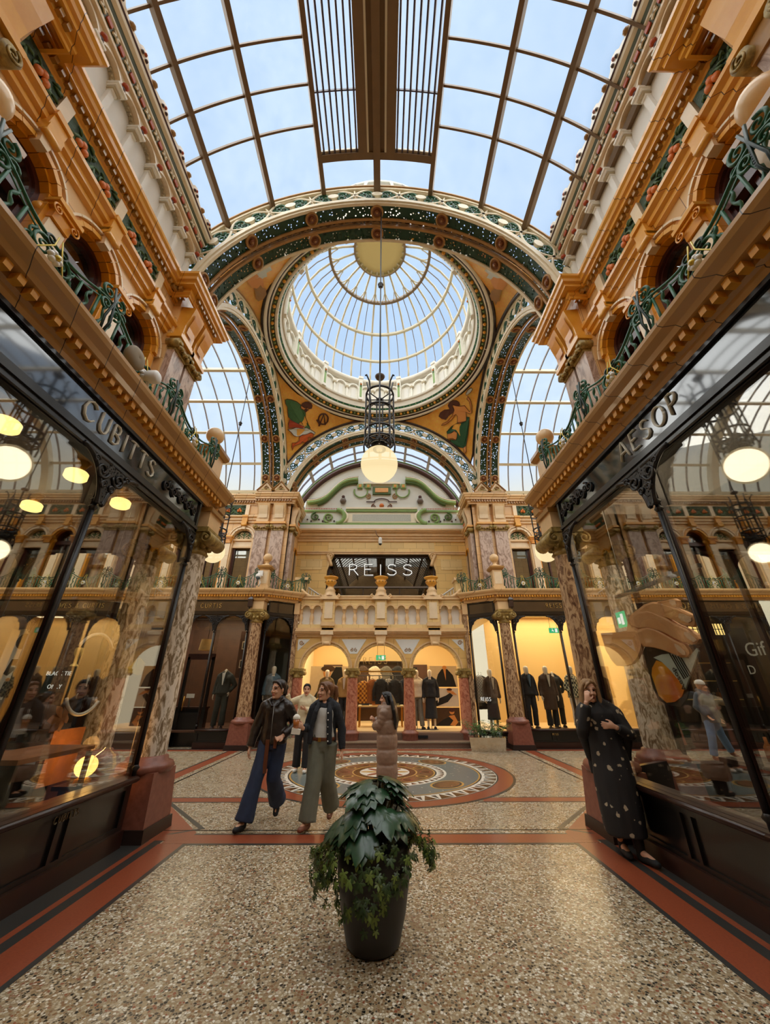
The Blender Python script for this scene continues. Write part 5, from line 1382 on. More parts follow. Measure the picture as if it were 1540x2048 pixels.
for q in range(10): a = 2 * PI * q / 10; m.sphere((.19 * math.cos(a), .19 * math.sin(a), 5.15), .035, 'faience_brown', 8)
obj('bowl', m, ur); ur.location = (-1.82, YR + .0, -.03)
ur.location.z = -.1
dup(ur, (0, YR, -.1), 0, 'buff stone urn on the middle pedestal of the balustrade'); dup(ur, (1.82, YR, -.1), 0, 'buff stone urn on the right pedestal of the balustrade')
m = MB(FF(YR)); 
struct_floor = MB(); struct_floor.box(-3.6, 3.6, 13.42, 15.2, 3.95, 4.0, 'concrete'); struct('floor_terrace', struct_floor)
# end pedestals where the side railings stop, and white stair rails
for nm, s in SIDES:
    t = thing('end_pedestal', 'buff pedestal at the %s end of the balustrade' % nm, 'pedestal', (s * 2.95, 13.4, 4.6))
    m = MB(); a, b = sorted((s * 2.72, s * 3.1)); m.box(a, b, 13.3, 13.7, 4.55, 5.15, 'buff_pale'); m.box(a - .05, b + .05, 13.24, 13.75, 5.15, 5.25, 'faience_cream'); obj('block', m, t)
    t = thing('stair_railing', 'white stair railing sloping down at the %s end of the terrace' % nm, 'railing', (s * 2.5, 14, 4.2))
    m = MB(); m.tube([(s * 2.95, 13.9, 5.15), (s * 2.1, 13.9, 4.6)], .03, 'white_plastic', 6)
    for i in range(9): u = i / 8; m.tube([(s * (2.95 - .85 * u), 13.9, 5.15 - .55 * u), (s * (2.95 - .85 * u), 13.9, 4.3)], .014, 'white_plastic', 5)
    obj('rail', m, t)
# wall with the wide sign window
w = MB(FF(YW)); WX = 2.28
w.box(-3.62, -WX, -.3, 0, 4.0, 7.3, 'buff_blocks'); w.box(WX, 3.62, -.3, 0, 4.0, 7.3, 'buff_blocks'); w.box(-WX, WX, -.3, 0, 6.72, 7.3, 'buff_pale')
for z0, z1, n in ((6.72, 6.8, .05), (6.8, 6.84, .08), (7.3, 7.42, .05), (7.42, 7.52, .1), (7.52, 7.66, .16), (7.66, 7.72, .24), (7.72, 7.8, .3)): w.box(-3.62, 3.62, -.1, n, z0, z1, 'faience_cream')
w.box(-3.62, 3.62, -.2, .2, 7.8, 8.02, 'white_wall')
for s in (-1, 1):
    a, b = sorted((s * 3.4, s * 2.5)); w.box(a, b, 0, .02, 6.05, 6.5, 'buff_pale')
struct('wall_sign', w)
wd = thing('sign_window', 'wide dark upper window with large white letters behind the urns', 'window', (0, YW, 4.6))
m = MB(FF(YW)); m.box(-WX, WX, -.22, -.15, 6.62, 6.72, 'dark_wood'); m.box(-WX, WX, -.22, -.12, 5.32, 5.38, 'steel_grey'); m.box(-WX, WX, -.2, -.1, 4.55, 4.62, 'dark_wood')
for s in (-1, 1):
    a, b = sorted((s * WX, s * (WX - .1))); m.box(a, b, -.22, -.12, 4.55, 6.72, 'dark_wood')
for x in (-.75, .75): m.box(x - .02, x + .02, -.2, -.16, 4.6, 5.34, 'dark_wood')
obj('frame', m, wd)
m = MB(FF(YW)); m.box(-WX, WX, -.2, -.19, 4.6, 6.65, 'sign_glass' if 'sign_glass' in MATS else 'fascia_glass'); obj('pane', m, wd)
m = MB(FF(YW)); m.box(-2.5, 2.5, -1.6, -1.55, 4.4, 6.9, 'shop_dark'); m.box(-2.5, 2.5, -1.6, -.3, 6.75, 6.8, 'shop_dark'); m.box(-2.5, 2.5, -1.6, -.3, 4.4, 4.45, 'shop_dark'); m.box(-2.55, -2.5, -1.6, -.3, 4.4, 6.8, 'shop_dark'); m.box(2.5, 2.55, -1.6, -.3, 4.4, 6.8, 'shop_dark'); obj('dark_room', m, wd)
m = MB(FF(YW))
u = -1.4
for ch in 'REISS':
    for stt in GL[ch]: m.tube([(u + x * .66, -.12, 5.86 + y * .46) for x, y in stt], .026, 'letter_white', 6, flat=.6)
    u += {'R': .66, 'E': .64, 'I': .34, 'S': .66}[ch]
obj('lettering', m, wd, label='large white letters')
m = MB(FF(YW))
for s in (-1, 1):
    m.tube([(s * (WX + .18 * (i / 10) - .18), .04, 6.2 + .45 * (i / 10) ** .7) for i in range(11)], .07, 'faience_cream', 8); m.spiral((s * (WX - .1), .04, 6.64), .15, 1.8, rad(180 if s > 0 else 0), -s, 'faience_cream', .045); m.prism([(s * WX, 6.0), (s * WX, 6.75), (s * (WX - .28), 6.75), (s * (WX - .18), 6.5)], -.1, .02, 'buff_pale')
obj('scroll_console', m, wd)
# lunette above: sage and white plaster relief
lu = thing('painted_lunette', 'white lunette with green scrolled plaster relief under the far arch', 'lunette', (0, YW, 8))
m = MB(FF(YW)); AA = [-58 + 116 * i / 30 for i in range(31)]
m.prism([(AX + (RB - .45) * math.sin(rad(a)), ZB - .75 + (RB - .45) * math.cos(rad(a))) for a in AA] + [(3.55, 8.0), (-3.55, 8.0)], -.2, 0, 'lunette_white')
obj('plaster_field', m, lu)
m = MB(FF(YW)); m.tube([(AX + (RB - .42) * math.sin(rad(a)), .05, ZB - .75 + (RB - .42) * math.cos(rad(a))) for a in [-66 + 132 * i / 40 for i in range(41)]], .11, 'plum', 8)
m.tube([(AX + (RB - .3) * math.sin(rad(a)), .07, ZB - .75 + (RB - .3) * math.cos(rad(a))) for a in [-66 + 132 * i / 40 for i in range(41)]], .06, 'sage_dark', 8)
obj('rim', m, lu)
m = MB(FF(YW))
m.box(-3.6, 3.6, -.05, .12, 8.02, 8.14, 'sage'); m.box(-3.5, -1.75, -.05, .07, 8.72, 8.8, 'sage'); m.box(1.75, 3.5, -.05, .07, 8.72, 8.8, 'sage'); m.box(-1.6, 1.6, 0, .08, 8.72, 8.84, 'sage'); m.box(-1.6, 1.6, 0, .11, 8.84, 8.92, 'lunette_cream')
for s in (-1, 1):
    # big S curve pediment
    pts = []
    for i in range(21):
        q = i / 20; x = 3.35 - 2.25 * q; z = 9.12 + 1.25 * (1 / (1 + math.exp(-9 * (q - .5))))
        pts.append((s * x, .1, z))
    m.tube(pts, .1, 'sage', 8); m.tube([(x, .16, z + .1) for x, y, z in pts], .035, 'lunette_cream', 6); m.tube([(x, .1, z + .16) for x, y, z in pts], .03, 'plum', 6); m.tube([(x, .08, z - .15) for x, y, z in pts[4:]], .08, 'sage_dark', 6)
    m.tube([(s * (2.0 - .35 * math.sin(t) ), .1, 8.45 + .33 * math.cos(t)) for t in [PI * i / 12 for i in range(13)]], .1, 'sage', 8)
    m.tube([(s * (1.85 - .33 * math.sin(t) ), .1, 8.45 + .3 * math.cos(t)) for t in [PI * i / 12 for i in range(13)]], .05, 'lunette_cream', 8)
    m.spiral((s * 2.35, .06, 8.42), .24, 1.6, rad(-90), s, 'sage', .05); m.spiral((s * 2.95, .06, 8.48), .2, 1.5, rad(90), -s, 'sage_dark', .045)
    for i in range(8): m.sphere((s * (2.1 + .17 * i), .06, 8.25 + .08 * (i % 3)), .045, 'plum', 6)
    m.spiral((s * .95, .06, 9.75), .32, .75, rad(20 if s > 0 else 160), -s, 'sage', .04, grow=.9)
    m.sphere((s * 1.75, .08, 9.25), .15, 'steel_grey', 8); m.sphere((s * 1.75, .08, 9.46), .08, 'plum', 8)
    for x in (1.0, .62): m.box(*sorted((s * (x - .12), s * (x + .12))), 0, .12, 9.9, 10.12, 'sage'); m.box(*sorted((s * (x - .06), s * (x + .06))), .12, .14, 9.94, 10.08, 'ochre')
    m.spiral((s * .35, .06, 8.98), .12, 1.4, rad(90), -s, 'roundel_brown', .03)
    m.tube([(s * .3, .06, 9.22), (s * .7, .06, 9.22)], .025, 'plum', 5)
    m.spiral((s * .62, .05, 9.5), .13, 1.4, rad(90), s, 'tan_paint', .03)
m.tube([(.34 * math.cos(t), .06, 9.22 + .16 * math.sin(t)) for t in [PI * i / 10 for i in range(11)]], .025, 'plum', 5)
m.box(-.85, .85, 0, .14, 10.12, 10.22, 'lunette_cream'); m.box(-.42, .42, 0, .1, 9.6, 9.98, 'sage_dark'); m.box(-.3, .3, .1, .13, 9.68, 9.9, 'faience_orange'); m.sphere((0, .06, 9.02), .11, 'fruit_orange', 10)
for i in range(22): m.box(-3.4 + .075 * i, -3.365 + .075 * i, .06, .09, 8.83, 8.88, 'red_bead'); m.box(1.8 + .075 * i, 1.835 + .075 * i, .06, .09, 8.83, 8.88, 'red_bead')
obj('relief', m, lu, label='green, brown and cream scrolls in relief')
m = MB(FF(YW)); m.box(-1.55, 1.55, 0, .03, 8.2, 8.66, 'lunette_cream'); m.box(-1.3, 1.3, .03, .04, 8.26, 8.6, 'mosaic_pale' if 'mosaic_pale' in MATS else 'lunette_white'); obj('name_panel', m, lu, label='long pale panel')
# CCTV dome hanging from the far cornice
t = thing('security_camera', 'white dome camera hanging under the far cornice above the sign window', 'camera', (-.05, YW - .4, 7.2))
m = MB(); m.tube([(-.25, YW - .3, 7.7), (-.22, YW - .4, 7.5), (-.08, YW - .4, 7.32)], .015, 'plum', 5); obj('bracket', m, t)
m = MB(); m.lathe([(.0, 7.35), (.06, 7.34), (.08, 7.25), (.08, 7.1), (.07, 7.06)], 'white_plastic', (-.05, YW - .4, 0), 14); m.sphere((-.05, YW - .4, 7.06), .065, 'soot', 12); obj('housing', m, t)
# shop side windows and small arches of the short arm
for nm, s in SIDES:
    T = FL(-3.62) if s < 0 else FR(-3.62)
    for i, y in enumerate((14.05, 14.6)):
        t = thing('arched_niche', 'small %s arched niche on the %s wall beside the sign window' % (('first', 'second')[i], nm), 'niche', T(y, 0, 6))
        m = MB(T); m.arch(y, 6.6, .2, .26, -.02, .06, 'faience_orange', n=12); m.box(y - .26, y - .2, -.02, .05, 4.6, 6.6, 'faience_cream'); m.box(y + .2, y + .26, -.02, .05, 4.6, 6.6, 'faience_cream'); obj('surround', m, t)
        m = MB(T); m.box(y - .2, y + .2, 0, .01, 4.6, 6.6, 'dark_wood'); m.prism([(y + .2 * math.cos(q), 6.6 + .2 * math.sin(q)) for q in [PI * j / 10 for j in range(11)]], 0, .01, 'dark_wood'); obj('panel', m, t)
        m = MB(T); m.box(y - .27, y + .27, 0, .02, 7.72, 8.18, 'frieze_green')
        for j in (-1, 0, 1): m.sphere((y + .12 * j, .03, 7.95), .06, 'fruit_orange', 8)
        obj('frieze', m, t)
    t = thing('street_bracket_lamp', 'small dark iron lantern bracket above the far %s column' % nm, 'lantern', (s * 4.3, 12.3, 4.2))
    m = MB(); m.box(s * 4.28 - .07, s * 4.28 + .07, 12.2, 12.34, 3.98, 4.24, 'dark_wood'); m.tube([(s * 4.28, 12.27, 4.24), (s * 4.28, 12.3, 4.34)], .02, 'black_iron', 6); m.taper((s * 4.28, 12.27), .09, .09, .04, .04, 4.22, 4.3, 'dark_wood'); obj('lantern_body', m, t)
# ------------------------------------------------------------------ hanging globe lamps
def make_lamp():
    t = thing('globe_lamp', 'large cream globe lamp in a black cage hanging from the near arch, centre', 'lamp')
    g = MB(); g.sphere((0, 0, 0), .29, 'globe_glow', 32, sz=1.02); obj('globe', g, t)
    c = MB()
    for zz, r in ((.36, .16), (.42, .235), (.62, .235), (1.05, .235), (1.4, .235)):
        c.lathe([(r - .012, zz - .016), (r + .01, zz - .016), (r + .01, zz + .016), (r - .012, zz + .016), (r - .012, zz - .016)], 'black_iron', n=24)
    for k in range(8):
        a = 2 * PI * k / 8; x, y = math.cos(a), math.sin(a)
        pts = [(x * .24, y * .24, .22), (x * .25, y * .25, .34), (x * .235, y * .235, .42), (x * .235, y * .235, 1.44)]
        if k % 2: pts += [(x * .25, y * .25, 1.56), (x * .32, y * .32, 1.66), (x * .34, y * .34, 1.62)]
        else: pts += [(x * .2, y * .2, 1.56), (x * .23, y * .23, 1.7)]
        c.tube(pts, .014, 'black_iron', 6)
        if k % 2 == 0: c.spiral((x * .12, y * .12, .45), .1, 1.2, 0, 1, 'black_iron', .012)
        c.tube([(x * .235, y * .235, .42), (x * .1, y * .1, .38), (x * .08, y * .08, .28)], .012, 'black_iron', 5)
        c.tube([(x * .235, y * .235, 1.3), (0, 0, 1.3)], .01, 'black_iron', 5)
    for k in range(4):
        a = 2 * PI * (k + .5) / 4; c.tube([(math.cos(a) * .07, math.sin(a) * .07, .3), (math.cos(a) * .07, math.sin(a) * .07, 1.3)], .012, 'black_iron', 5)
    c.lathe([(.05, .26), (.12, .28), (.14, .34), (.06, .4), (.05, .5), (.02, .56)], 'black_iron', n=16); c.sphere((0, 0, 1.3), .05, 'black_iron', 10)
    obj('cage', c, t)
    return t
L0 = make_lamp(); LH = {}
def rod(t, top):
    r = MB(); r.tube([(0, 0, .5), (0, 0, top)], .014, 'black_iron', 6); r.lathe([(0, 1.78), (.07, 1.8), (.09, 1.84), (.05, 1.88), (.0, 1.9)], 'steel_grey', n=14)
    z = top * .62; r.lathe([(.014, z - .1), (.05, z - .06), (.03, z - .03), (.06, z), (.03, z + .05), (.014, z + .08)], 'black_iron', n=12)
    o = obj('rod', r); o.parent = t
L1 = dup(L0, (-4.45, 9.35, 4.86), 0, 'cream globe lamp hanging from the left dome arch, half behind the left column')
L2 = dup(L0, (4.44, 9.35, 4.9), 0, 'cream globe lamp hanging from the right dome arch, half behind the right column')
L3 = dup(L0, (-10.5, 9.35, 4.9), 0, 'cream globe lamp hanging deep in the left cross arcade'); L4 = dup(L0, (10.5, 9.35, 4.9), 0, 'cream globe lamp hanging deep in the right cross arcade')
L5 = dup(L0, (0, -2.6, 4.76), 0, 'cream globe lamp hanging in the front arcade behind the viewpoint')
L0.location = (0, 4.9, 4.76)
for l, top in ((L0, 7.1), (L1, 6.9), (L2, 6.9), (L3, 6.9), (L4, 6.9), (L5, 7.3)): rod(l, top)
def plight(name, loc, power, col, r=.1):
    l = bpy.data.lights.new(name, 'POINT'); l.energy = power; l.color = col; l.shadow_soft_size = r
    o = link(bpy.data.objects.new(name, l)); o.location = loc; return o
def arealight(name, loc, sx, sy, power, col, rot=(0, 0, 0)):
    l = bpy.data.lights.new(name, 'AREA'); l.shape = 'RECTANGLE'; l.size = sx; l.size_y = sy; l.energy = power; l.color = col
    o = link(bpy.data.objects.new(name, l)); o.location = loc; o.rotation_euler = rot; return o
# sky and soft sun
wd_ = bpy.data.worlds.new('World'); sc.world = wd_; wd_.use_nodes = True
nt = wd_.node_tree
for n in list(nt.nodes): nt.nodes.remove(n)
wo = nt.nodes.new('ShaderNodeOutputWorld'); bg = nt.nodes.new('ShaderNodeBackground')
tc = nt.nodes.new('ShaderNodeTexCoord'); sx_ = nt.nodes.new('ShaderNodeSeparateXYZ'); cr = nt.nodes.new('ShaderNodeValToRGB')
nt.links.new(tc.outputs['Generated'], sx_.inputs[0])
nt.links.new(sx_.outputs[2], cr.inputs[0])
el = cr.color_ramp.elements
el[0].position = .0; el[0].color = (1.0, .86, .6, 1); el[1].position = 1.0; el[1].color = (.50, .68, .93, 1)
e = el.new(.41); e.color = (.98, .9, .7, 1)
e = el.new(.52); e.color = (.64, .78, .98, 1)
e = el.new(.8); e.color = (.52, .70, .96, 1)
nt.links.new(cr.outputs[0], bg.inputs[0]); bg.inputs[1].default_value = .74
nt.links.new(bg.outputs[0], wo.inputs[0])
sl = bpy.data.lights.new('sun', 'SUN'); sl.energy = 6.8; sl.angle = rad(130); sl.color = (1, .93, .82)
so_ = link(bpy.data.objects.new('sun', sl)); so_.rotation_euler = (rad(8), rad(-6), 0)
# lamplight
for x, y, z in ((0, 4.9, 4.76), (-4.45, 9.35, 4.86), (4.44, 9.35, 4.9), (0, -2.6, 4.76)): plight('globe_light', (x, y, z), 26, (1, .82, .58), .26)
# shop lighting
arealight('shop_light', (-.2, 15.2, 3.85), 5.2, 3., 150, (1, .86, .6))
arealight('shop_light', (6.2, 14.2, 4.15), 3.6, 2.4, 120, (1, .82, .52))
arealight('shop_light', (-6.0, 13.9, 4.15), 3.2, 1.8, 95, (1, .8, .52))
arealight('shop_light', (-10.8, 14., 4.15), 3.4, 2., 50, (.9, 1, .9))
arealight('shop_light', (10.8, 14., 4.15), 3.4, 2., 15, (1, .8, .5))
# camera
cam = bpy.data.cameras.new('camera'); cam.sensor_fit = 'VERTICAL'; cam.sensor_height = 36; cam.lens = 36 * 738 / 2048; cam.clip_start = .05
co = link(bpy.data.objects.new('camera', cam)); co.location = (.06, 0, 1.6)
pitch = math.atan(351 / 738); yaw = math.atan(5 * math.cos(pitch) / 738)
co.rotation_euler = (PI / 2 + pitch, 0, yaw * -1)
sc.camera = co
sc.view_settings.view_transform = 'Standard'; sc.view_settings.look = 'None'; sc.view_settings.gamma = 1; sc.view_settings.exposure = .42
sc.view_settings.use_curve_mapping = False
sc.cycles.max_bounces = 7; sc.cycles.diffuse_bounces = 4; sc.cycles.glossy_bounces = 3; sc.cycles.transparent_max_bounces = 18; sc.cycles.transmission_bounces = 4
sc.cycles.use_denoising = True; sc.cycles.adaptive_threshold = .02; sc.cycles.sample_clamp_indirect = 6; sc.cycles.caustics_reflective = False; sc.cycles.caustics_refractive = False
# ------------------------------------------------------------------ people
pbr('skin', srgb(214, 164, 134), .5); pbr('skin_tan', srgb(196, 142, 108), .5)
pbr('lip', srgb(168, 84, 76), .4); pbr('eye_dark', srgb(30, 22, 20), .3); pbr('hair_black', srgb(22, 18, 18), .4, var=.4, scale=40.); pbr('hair_brown', srgb(122, 78, 46), .45, var=.4, scale=40.); pbr('hair_fair', srgb(164, 128, 88), .45, var=.4, scale=40.); pbr('hair_dark', srgb(42, 28, 24), .4, var=.4, scale=40.)
pbr('leather', srgb(44, 34, 30), .32, var=.3, scale=9., bump=.3, bscale=24.); pbr('denim', srgb(40, 54, 84), .75, var=.35, scale=9., bump=.15, bscale=30.); pbr('navy_knit', srgb(30, 34, 42), .8, var=.2, scale=20., bump=.3, bscale=60.); pbr('white_cotton', srgb(204, 204, 200), .8, var=.08, scale=8.)
pbr('grey_trouser', srgb(112, 114, 100), .8, var=.25, scale=7., bump=.2, bscale=20.); pbr('cream_jacket', srgb(222, 208, 172), .75, var=.12, scale=8.); pbr('black_cloth', srgb(26, 24, 25), .75, var=.2, scale=9.); pbr('puffer', srgb(150, 122, 104), .45, var=.15, scale=7.); pbr('brown_leather', srgb(104, 58, 36), .4); pbr('shoe_brown', srgb(124, 74, 54), .5); pbr('shoe_white', srgb(224, 220, 212), .5); pbr('blue_jean', srgb(92, 124, 166), .75, var=.25, scale=8.); pbr('slate_coat', srgb(70, 76, 86), .75, var=.2, scale=7.); pbr('knit_white', srgb(220, 214, 206), .8, bump=.4, bscale=60.); pbr('iced_coffee', srgb(176, 102, 44), .2, coat=.5); pbr('paper_white', srgb(236, 230, 218), .6)
def floral():
    m, nt, out = new_mat('floral_black')
    b = nd(nt, 'ShaderNodeBsdfPrincipled', Roughness=.7)
    tc = nd(nt, 'ShaderNodeTexCoord'); v = nd(nt, 'ShaderNodeTexVoronoi', Scale=10.); nt.links.new(tc.outputs['Object'], v.inputs['Vector'])
    n = nd(nt, 'ShaderNodeTexNoise', Scale=26., Detail=2.); nt.links.new(tc.outputs['Object'], n.inputs['Vector'])
    a = nd(nt, 'ShaderNodeMath', operation='MULTIPLY'); nt.links.new(v.outputs['Distance'], a.inputs[0]); nt.links.new(n.outputs['Fac'], a.inputs[1])
    r = nd(nt, 'ShaderNodeValToRGB'); r.color_ramp.elements[0].position = .09; r.color_ramp.elements[0].color = c4(srgb(176, 160, 136)); r.color_ramp.elements[1].position = .105; r.color_ramp.elements[1].color = c4(srgb(24, 21, 22))
    nt.links.new(a.outputs[0], r.inputs[0]); nt.links.new(r.outputs[0], b.inputs['Base Color']); nt.links.new(b.outputs[0], out.inputs[0])
floral()
def loft(mb, rings, mat, n=20):
    """rings of (cx,cy,cz,rx,ry)"""
    vs = []
    for cx, cy, cz, rx, ry in rings:
        for k in range(n):
            a = 2 * PI * k / n; vs.append((cx + rx * math.cos(a), cy + ry * math.sin(a), cz))
    fs = [(i * n + k, i * n + (k + 1) % n, (i + 1) * n + (k + 1) % n, (i + 1) * n + k) for i in range(len(rings) - 1) for k in range(n)]
    m = len(rings); fs += [list(range(n))[::-1], list(range((m - 1) * n, m * n))]
    mb.add(vs, fs, mat, True)
def fuse(mb, name, voxel, smooth=6, wrinkle=0., wscale=9., paint=None, fac=.5, stretch=(1, 1, 1)):
    """weld overlapping volumes into one continuous skin"""
    me = mb.build(name + '_raw'); o = bpy.data.objects.new(name + '_raw', me); COL.objects.link(o)
    r = o.modifiers.new('r', 'REMESH'); r.mode = 'VOXEL'; r.voxel_size = voxel; r.use_smooth_shade = True
    if smooth: q = o.modifiers.new('s', 'SMOOTH'); q.iterations = smooth; q.factor = fac
    dg = bpy.context.evaluated_depsgraph_get(); dg.update()
    out = bpy.data.meshes.new_from_object(o.evaluated_get(dg)); out.name = name
    bpy.data.objects.remove(o); bpy.data.meshes.remove(me)
    if wrinkle:
        nn = [v.normal.copy() for v in out.vertices]
        for v, n in zip(out.vertices, nn):
            p = Vector((v.co.x * wscale * stretch[0], v.co.y * wscale * stretch[1], v.co.z * wscale * stretch[2]))
            v.co += n * (wrinkle * (noise.noise(p) + .5 * noise.noise(p * 2.3)))
    out.materials.clear()
    for m in mb.mats: out.materials.append(m)
    if paint:
        names = [m.name for m in mb.mats]
        def mi(nm):
            if nm not in names: names.append(nm); out.materials.append(MATS[nm])
            return names.index(nm)
        for f in out.polygons:
            k = paint(f.center)
            f.material_index = mi(k) if k else 0
    else: out.polygons.foreach_set('material_index', [0] * len(out.polygons))
    out.polygons.foreach_set('use_smooth', [True] * len(out.polygons))
    return out
HEADP = [(-.118, .038, .03, -.03), (-.112, .046, .05, -.022), (-.095, .054, .068, -.01), (-.065, .062, .08, .0), (-.03, .068, .09, .004), (.0, .071, .096, .008), (.04, .074, .101, .012), (.075, .07, .095, .014), (.1, .056, .078, .014), (.115, .034, .05, .014), (.12, .012, .02, .014)]
def add_head(mb, H, yaw, tilt, mat, face=True):
    """head centred at H; yaw turns towards +x, tilt nods; returns local->world transform"""
    M = Matrix.Translation(Vector(H)) @ Matrix.Rotation(yaw, 4, 'Z') @ Matrix.Rotation(tilt, 4, 'X')
    t = MB(lambda x, y, z: tuple(M @ Vector((x, y, z))))
    loft(t, [(0, cy, z, rx, ry) for z, rx, ry, cy in HEADP], mat, 24)
    if face:
        t.tube([(0, -.088, .028), (0, -.1, .0), (0, -.118, -.028), (0, -.095, -.036)], [.012, .013, .015, .01], mat, 8)
        for s in (-1, 1):
            t.sphere((s * .013, -.1, -.03), .011, mat, 8)
            t.sphere((s * .076, .015, -.01), .02, mat, 8, sx=.5, sz=1.6); t.sphere((s * .034, -.07, -.03), .026, mat, 8)
            t.tube([(s * .015, -.092, .034), (s * .04, -.086, .038), (s * .06, -.068, .03)], .01, mat, 6)
        t.tube([(-.026, -.084, -.066), (0, -.098, -.064), (.026, -.084, -.066)], .010, mat, 6)
        t.sphere((0, -.08, -.1), .024, mat, 8)
    o = len(mb.v); k = [mb.idx(m) for m in t.mats]
    mb.v += t.v; mb.f += [[i + o for i in f] for f in t.f]; mb.mi += [k[i] for i in t.mi]; mb.sm += t.sm
    return M
def add_hand(mb, W, D, N, mat, thumb=1, curl=.5, L=.17):
    """wrist W, pointing direction D, palm normal N; five separate fingers with bends"""
    D = Vector(D).normalized(); N = Vector(N); N = (N - D * N.dot(D)).normalized(); S = D.cross(N) * thumb
    W = Vector(W); k = L / .18
    P = lambda d, s, n: tuple(W + D * d * k + S * s * k + N * n * k)
    mb.tube([P(-.01, 0, 0), P(.03, .004, 0), P(.06, .004, 0), P(.088, .004, 0)], [.024 * k, .034 * k, .038 * k, .03 * k], mat, 10, flat=.5, up=tuple(N))
    for s, l in ((.03, .068), (.010, .077), (-.011, .072), (-.031, .056)):
        pts = [P(.078, s * .9, 0)]; a = 0; d = .078; n = 0
        for i in range(3):
            a += curl * (.6 + .3 * i); seg = l * (.42, .32, .26)[i]; d += seg * math.cos(a); n += seg * math.sin(a); pts.append(P(d, s * (1.05 + .05 * i), n))
        mb.tube(pts, [.0095, .009, .0085, .007], mat, 8)
    mb.tube([P(.015, .026, .004), P(.045, .052, .014), P(.07, .06, .024), P(.09, .058, .034)], [.013, .012, .010, .008], mat, 8)
def limb(mb, pts, rads, mat, n=12):
    out = []; rr = []
    for i in range(len(pts) - 1):
        a, b = Vector(pts[i]), Vector(pts[i + 1])
        for q in range(6): out.append(tuple(a.lerp(b, q / 6))); rr.append(rads[i] + (rads[i + 1] - rads[i]) * q / 6)
    out.append(pts[-1]); rr.append(rads[-1]); mb.tube(out, rr, mat, n)
def V(*a): return Vector(a)
def person(label, loc, rz, J, head, skin, cfg, cat='person'):
    """J joints: hip/knee/ankle/toe L,R; sh/el/wr L,R; chest, neck. Built facing -y"""
    root = thing('person', label, cat, (0, 0, 0))
    b = MB(); H = J['head']
    ch, pe = V(*J['chest']), V(*J['pelvis'])
    rings = []
    for t, rx, ry in ((0, .15, .105), (.2, .155, .105), (.45, .12, .09), (.7, .135, .1), (.9, .15, .095), (1.05, .12, .075), (1.15, .06, .055)):
        p = pe.lerp(ch, t); rings.append((p.x, p.y, p.z, rx, ry))
    loft(b, rings, skin)
    nk = ch.lerp(V(*H), .55)
    limb(b, [tuple(ch + V(0, .01, .02)), tuple(nk), tuple(V(*H) + V(0, .02, -.04))], [.06, .047, .05], skin)
    for s in 'LR':
        limb(b, [J['sh' + s], J['el' + s], J['wr' + s]], [.05, .038, .026], skin)
        limb(b, [J['hip' + s], J['knee' + s], J['ank' + s]], [.085, .052, .036], skin)
        limb(b, [J['ank' + s], J['toe' + s]], [.036, .03], skin)
        d = V(*J['wr' + s]) - V(*J['el' + s]); hd = J.get('hd' + s, tuple(d)); hn = J.get('hn' + s, (0, -1, 0))
        add_hand(b, tuple(V(*J['wr' + s])), hd, hn, skin, J.get('th' + s, 1 if s == 'R' else -1), J.get('curl' + s, .45))
    M = add_head(b, H, head[0], head[1], skin); Mi = M.inverted()
    br = cfg.get('brow', 'hair_dark')
    def paint(c):
        q = Mi @ c
        if abs(q.z) < .13 and q.y < -.04 and abs(q.x) < .08:
            ax = abs(q.x)
            if ((ax - .033) / .016) ** 2 + ((q.z - .012) / .0075) ** 2 < 1: return 'eye_dark'
            if .012 < ax < .058 and abs(q.z - .036 - .004 * (ax < .045)) < .0055: return br
            if ax < .028 and abs(q.z + .066) < .009 * (1 - (ax / .034) ** 2) + .001: return 'lip'
        return None
    obj('body', fuse(b, 'body', .0068, 4, paint=paint), root)
    return root, M
def finish(root, loc, rz, sc_=1.0): root.location = loc; root.rotation_euler = (0, 0, rz); root.scale = (sc_,) * 3
def cloth(root, name, mb, voxel=.011, smooth=8, wrinkle=.006, wscale=10., **kw):
    lab = kw.pop('label', None)
    return obj(name, fuse(mb, name, voxel, smooth, wrinkle, wscale, **kw), root, label=lab)
def torso_cloth(mb, J, mat, hem, k=1.0, top=1.06, dx=.02):
    ch, pe = V(*J['chest']), V(*J['pelvis'])
    rings = []
    for t, rx, ry in ((hem, .175, .135), (.2, .17, .13), (.5, .155, .12), (.75, .165, .125), (.9, .175, .115), (1.02, .14, .09), (top + .04, .085, .075), (top + .1, .07, .066)):
        if t < hem: continue
        p = pe + (ch - pe) * t; rings.append((p.x, p.y, p.z, (rx + dx - .02) * k, (ry + dx - .02) * k))
    loft(mb, rings, mat)
def sleeves(mb, J, mat, r=(.078, .062, .05), end=.96):
    for s in 'LR':
        e, w = V(*J['el' + s]), V(*J['wr' + s])
        S_ = V(*J['sh' + s]); c_ = V(*J['chest']); S2 = S_ + (c_ - S_) * .12 + V(0, 0, -.012)
        mb.sphere(tuple(S2), r[0] * .97, mat, 14)
        limb(mb, [tuple(S2), J['el' + s], tuple(e.lerp(w, end))], r, mat)
        mb.tube([tuple(S2 + V(0, 0, .02)), tuple(c_ + (S_ - c_) * .35 + V(0, 0, .06)), tuple(c_ + V(0, .01, .11))], [.06, .062, .05], mat, 10)
def legs(mb, J, mat, r=(.105, .085, .09), down=.97):
    pe = V(*J['pelvis'])
    loft(mb, [(pe.x, pe.y, pe.z + .12, .145, .105), (pe.x, pe.y, pe.z + .04, .16, .12), (pe.x, pe.y, pe.z - .06, .17, .125), (pe.x, pe.y, pe.z - .12, .14, .11)], mat)
    for s in 'LR':
        k, a = V(*J['knee' + s]), V(*J['ank' + s])
        limb(mb, [J['hip' + s], J['knee' + s], tuple(k.lerp(a, down))], r, mat, 16)
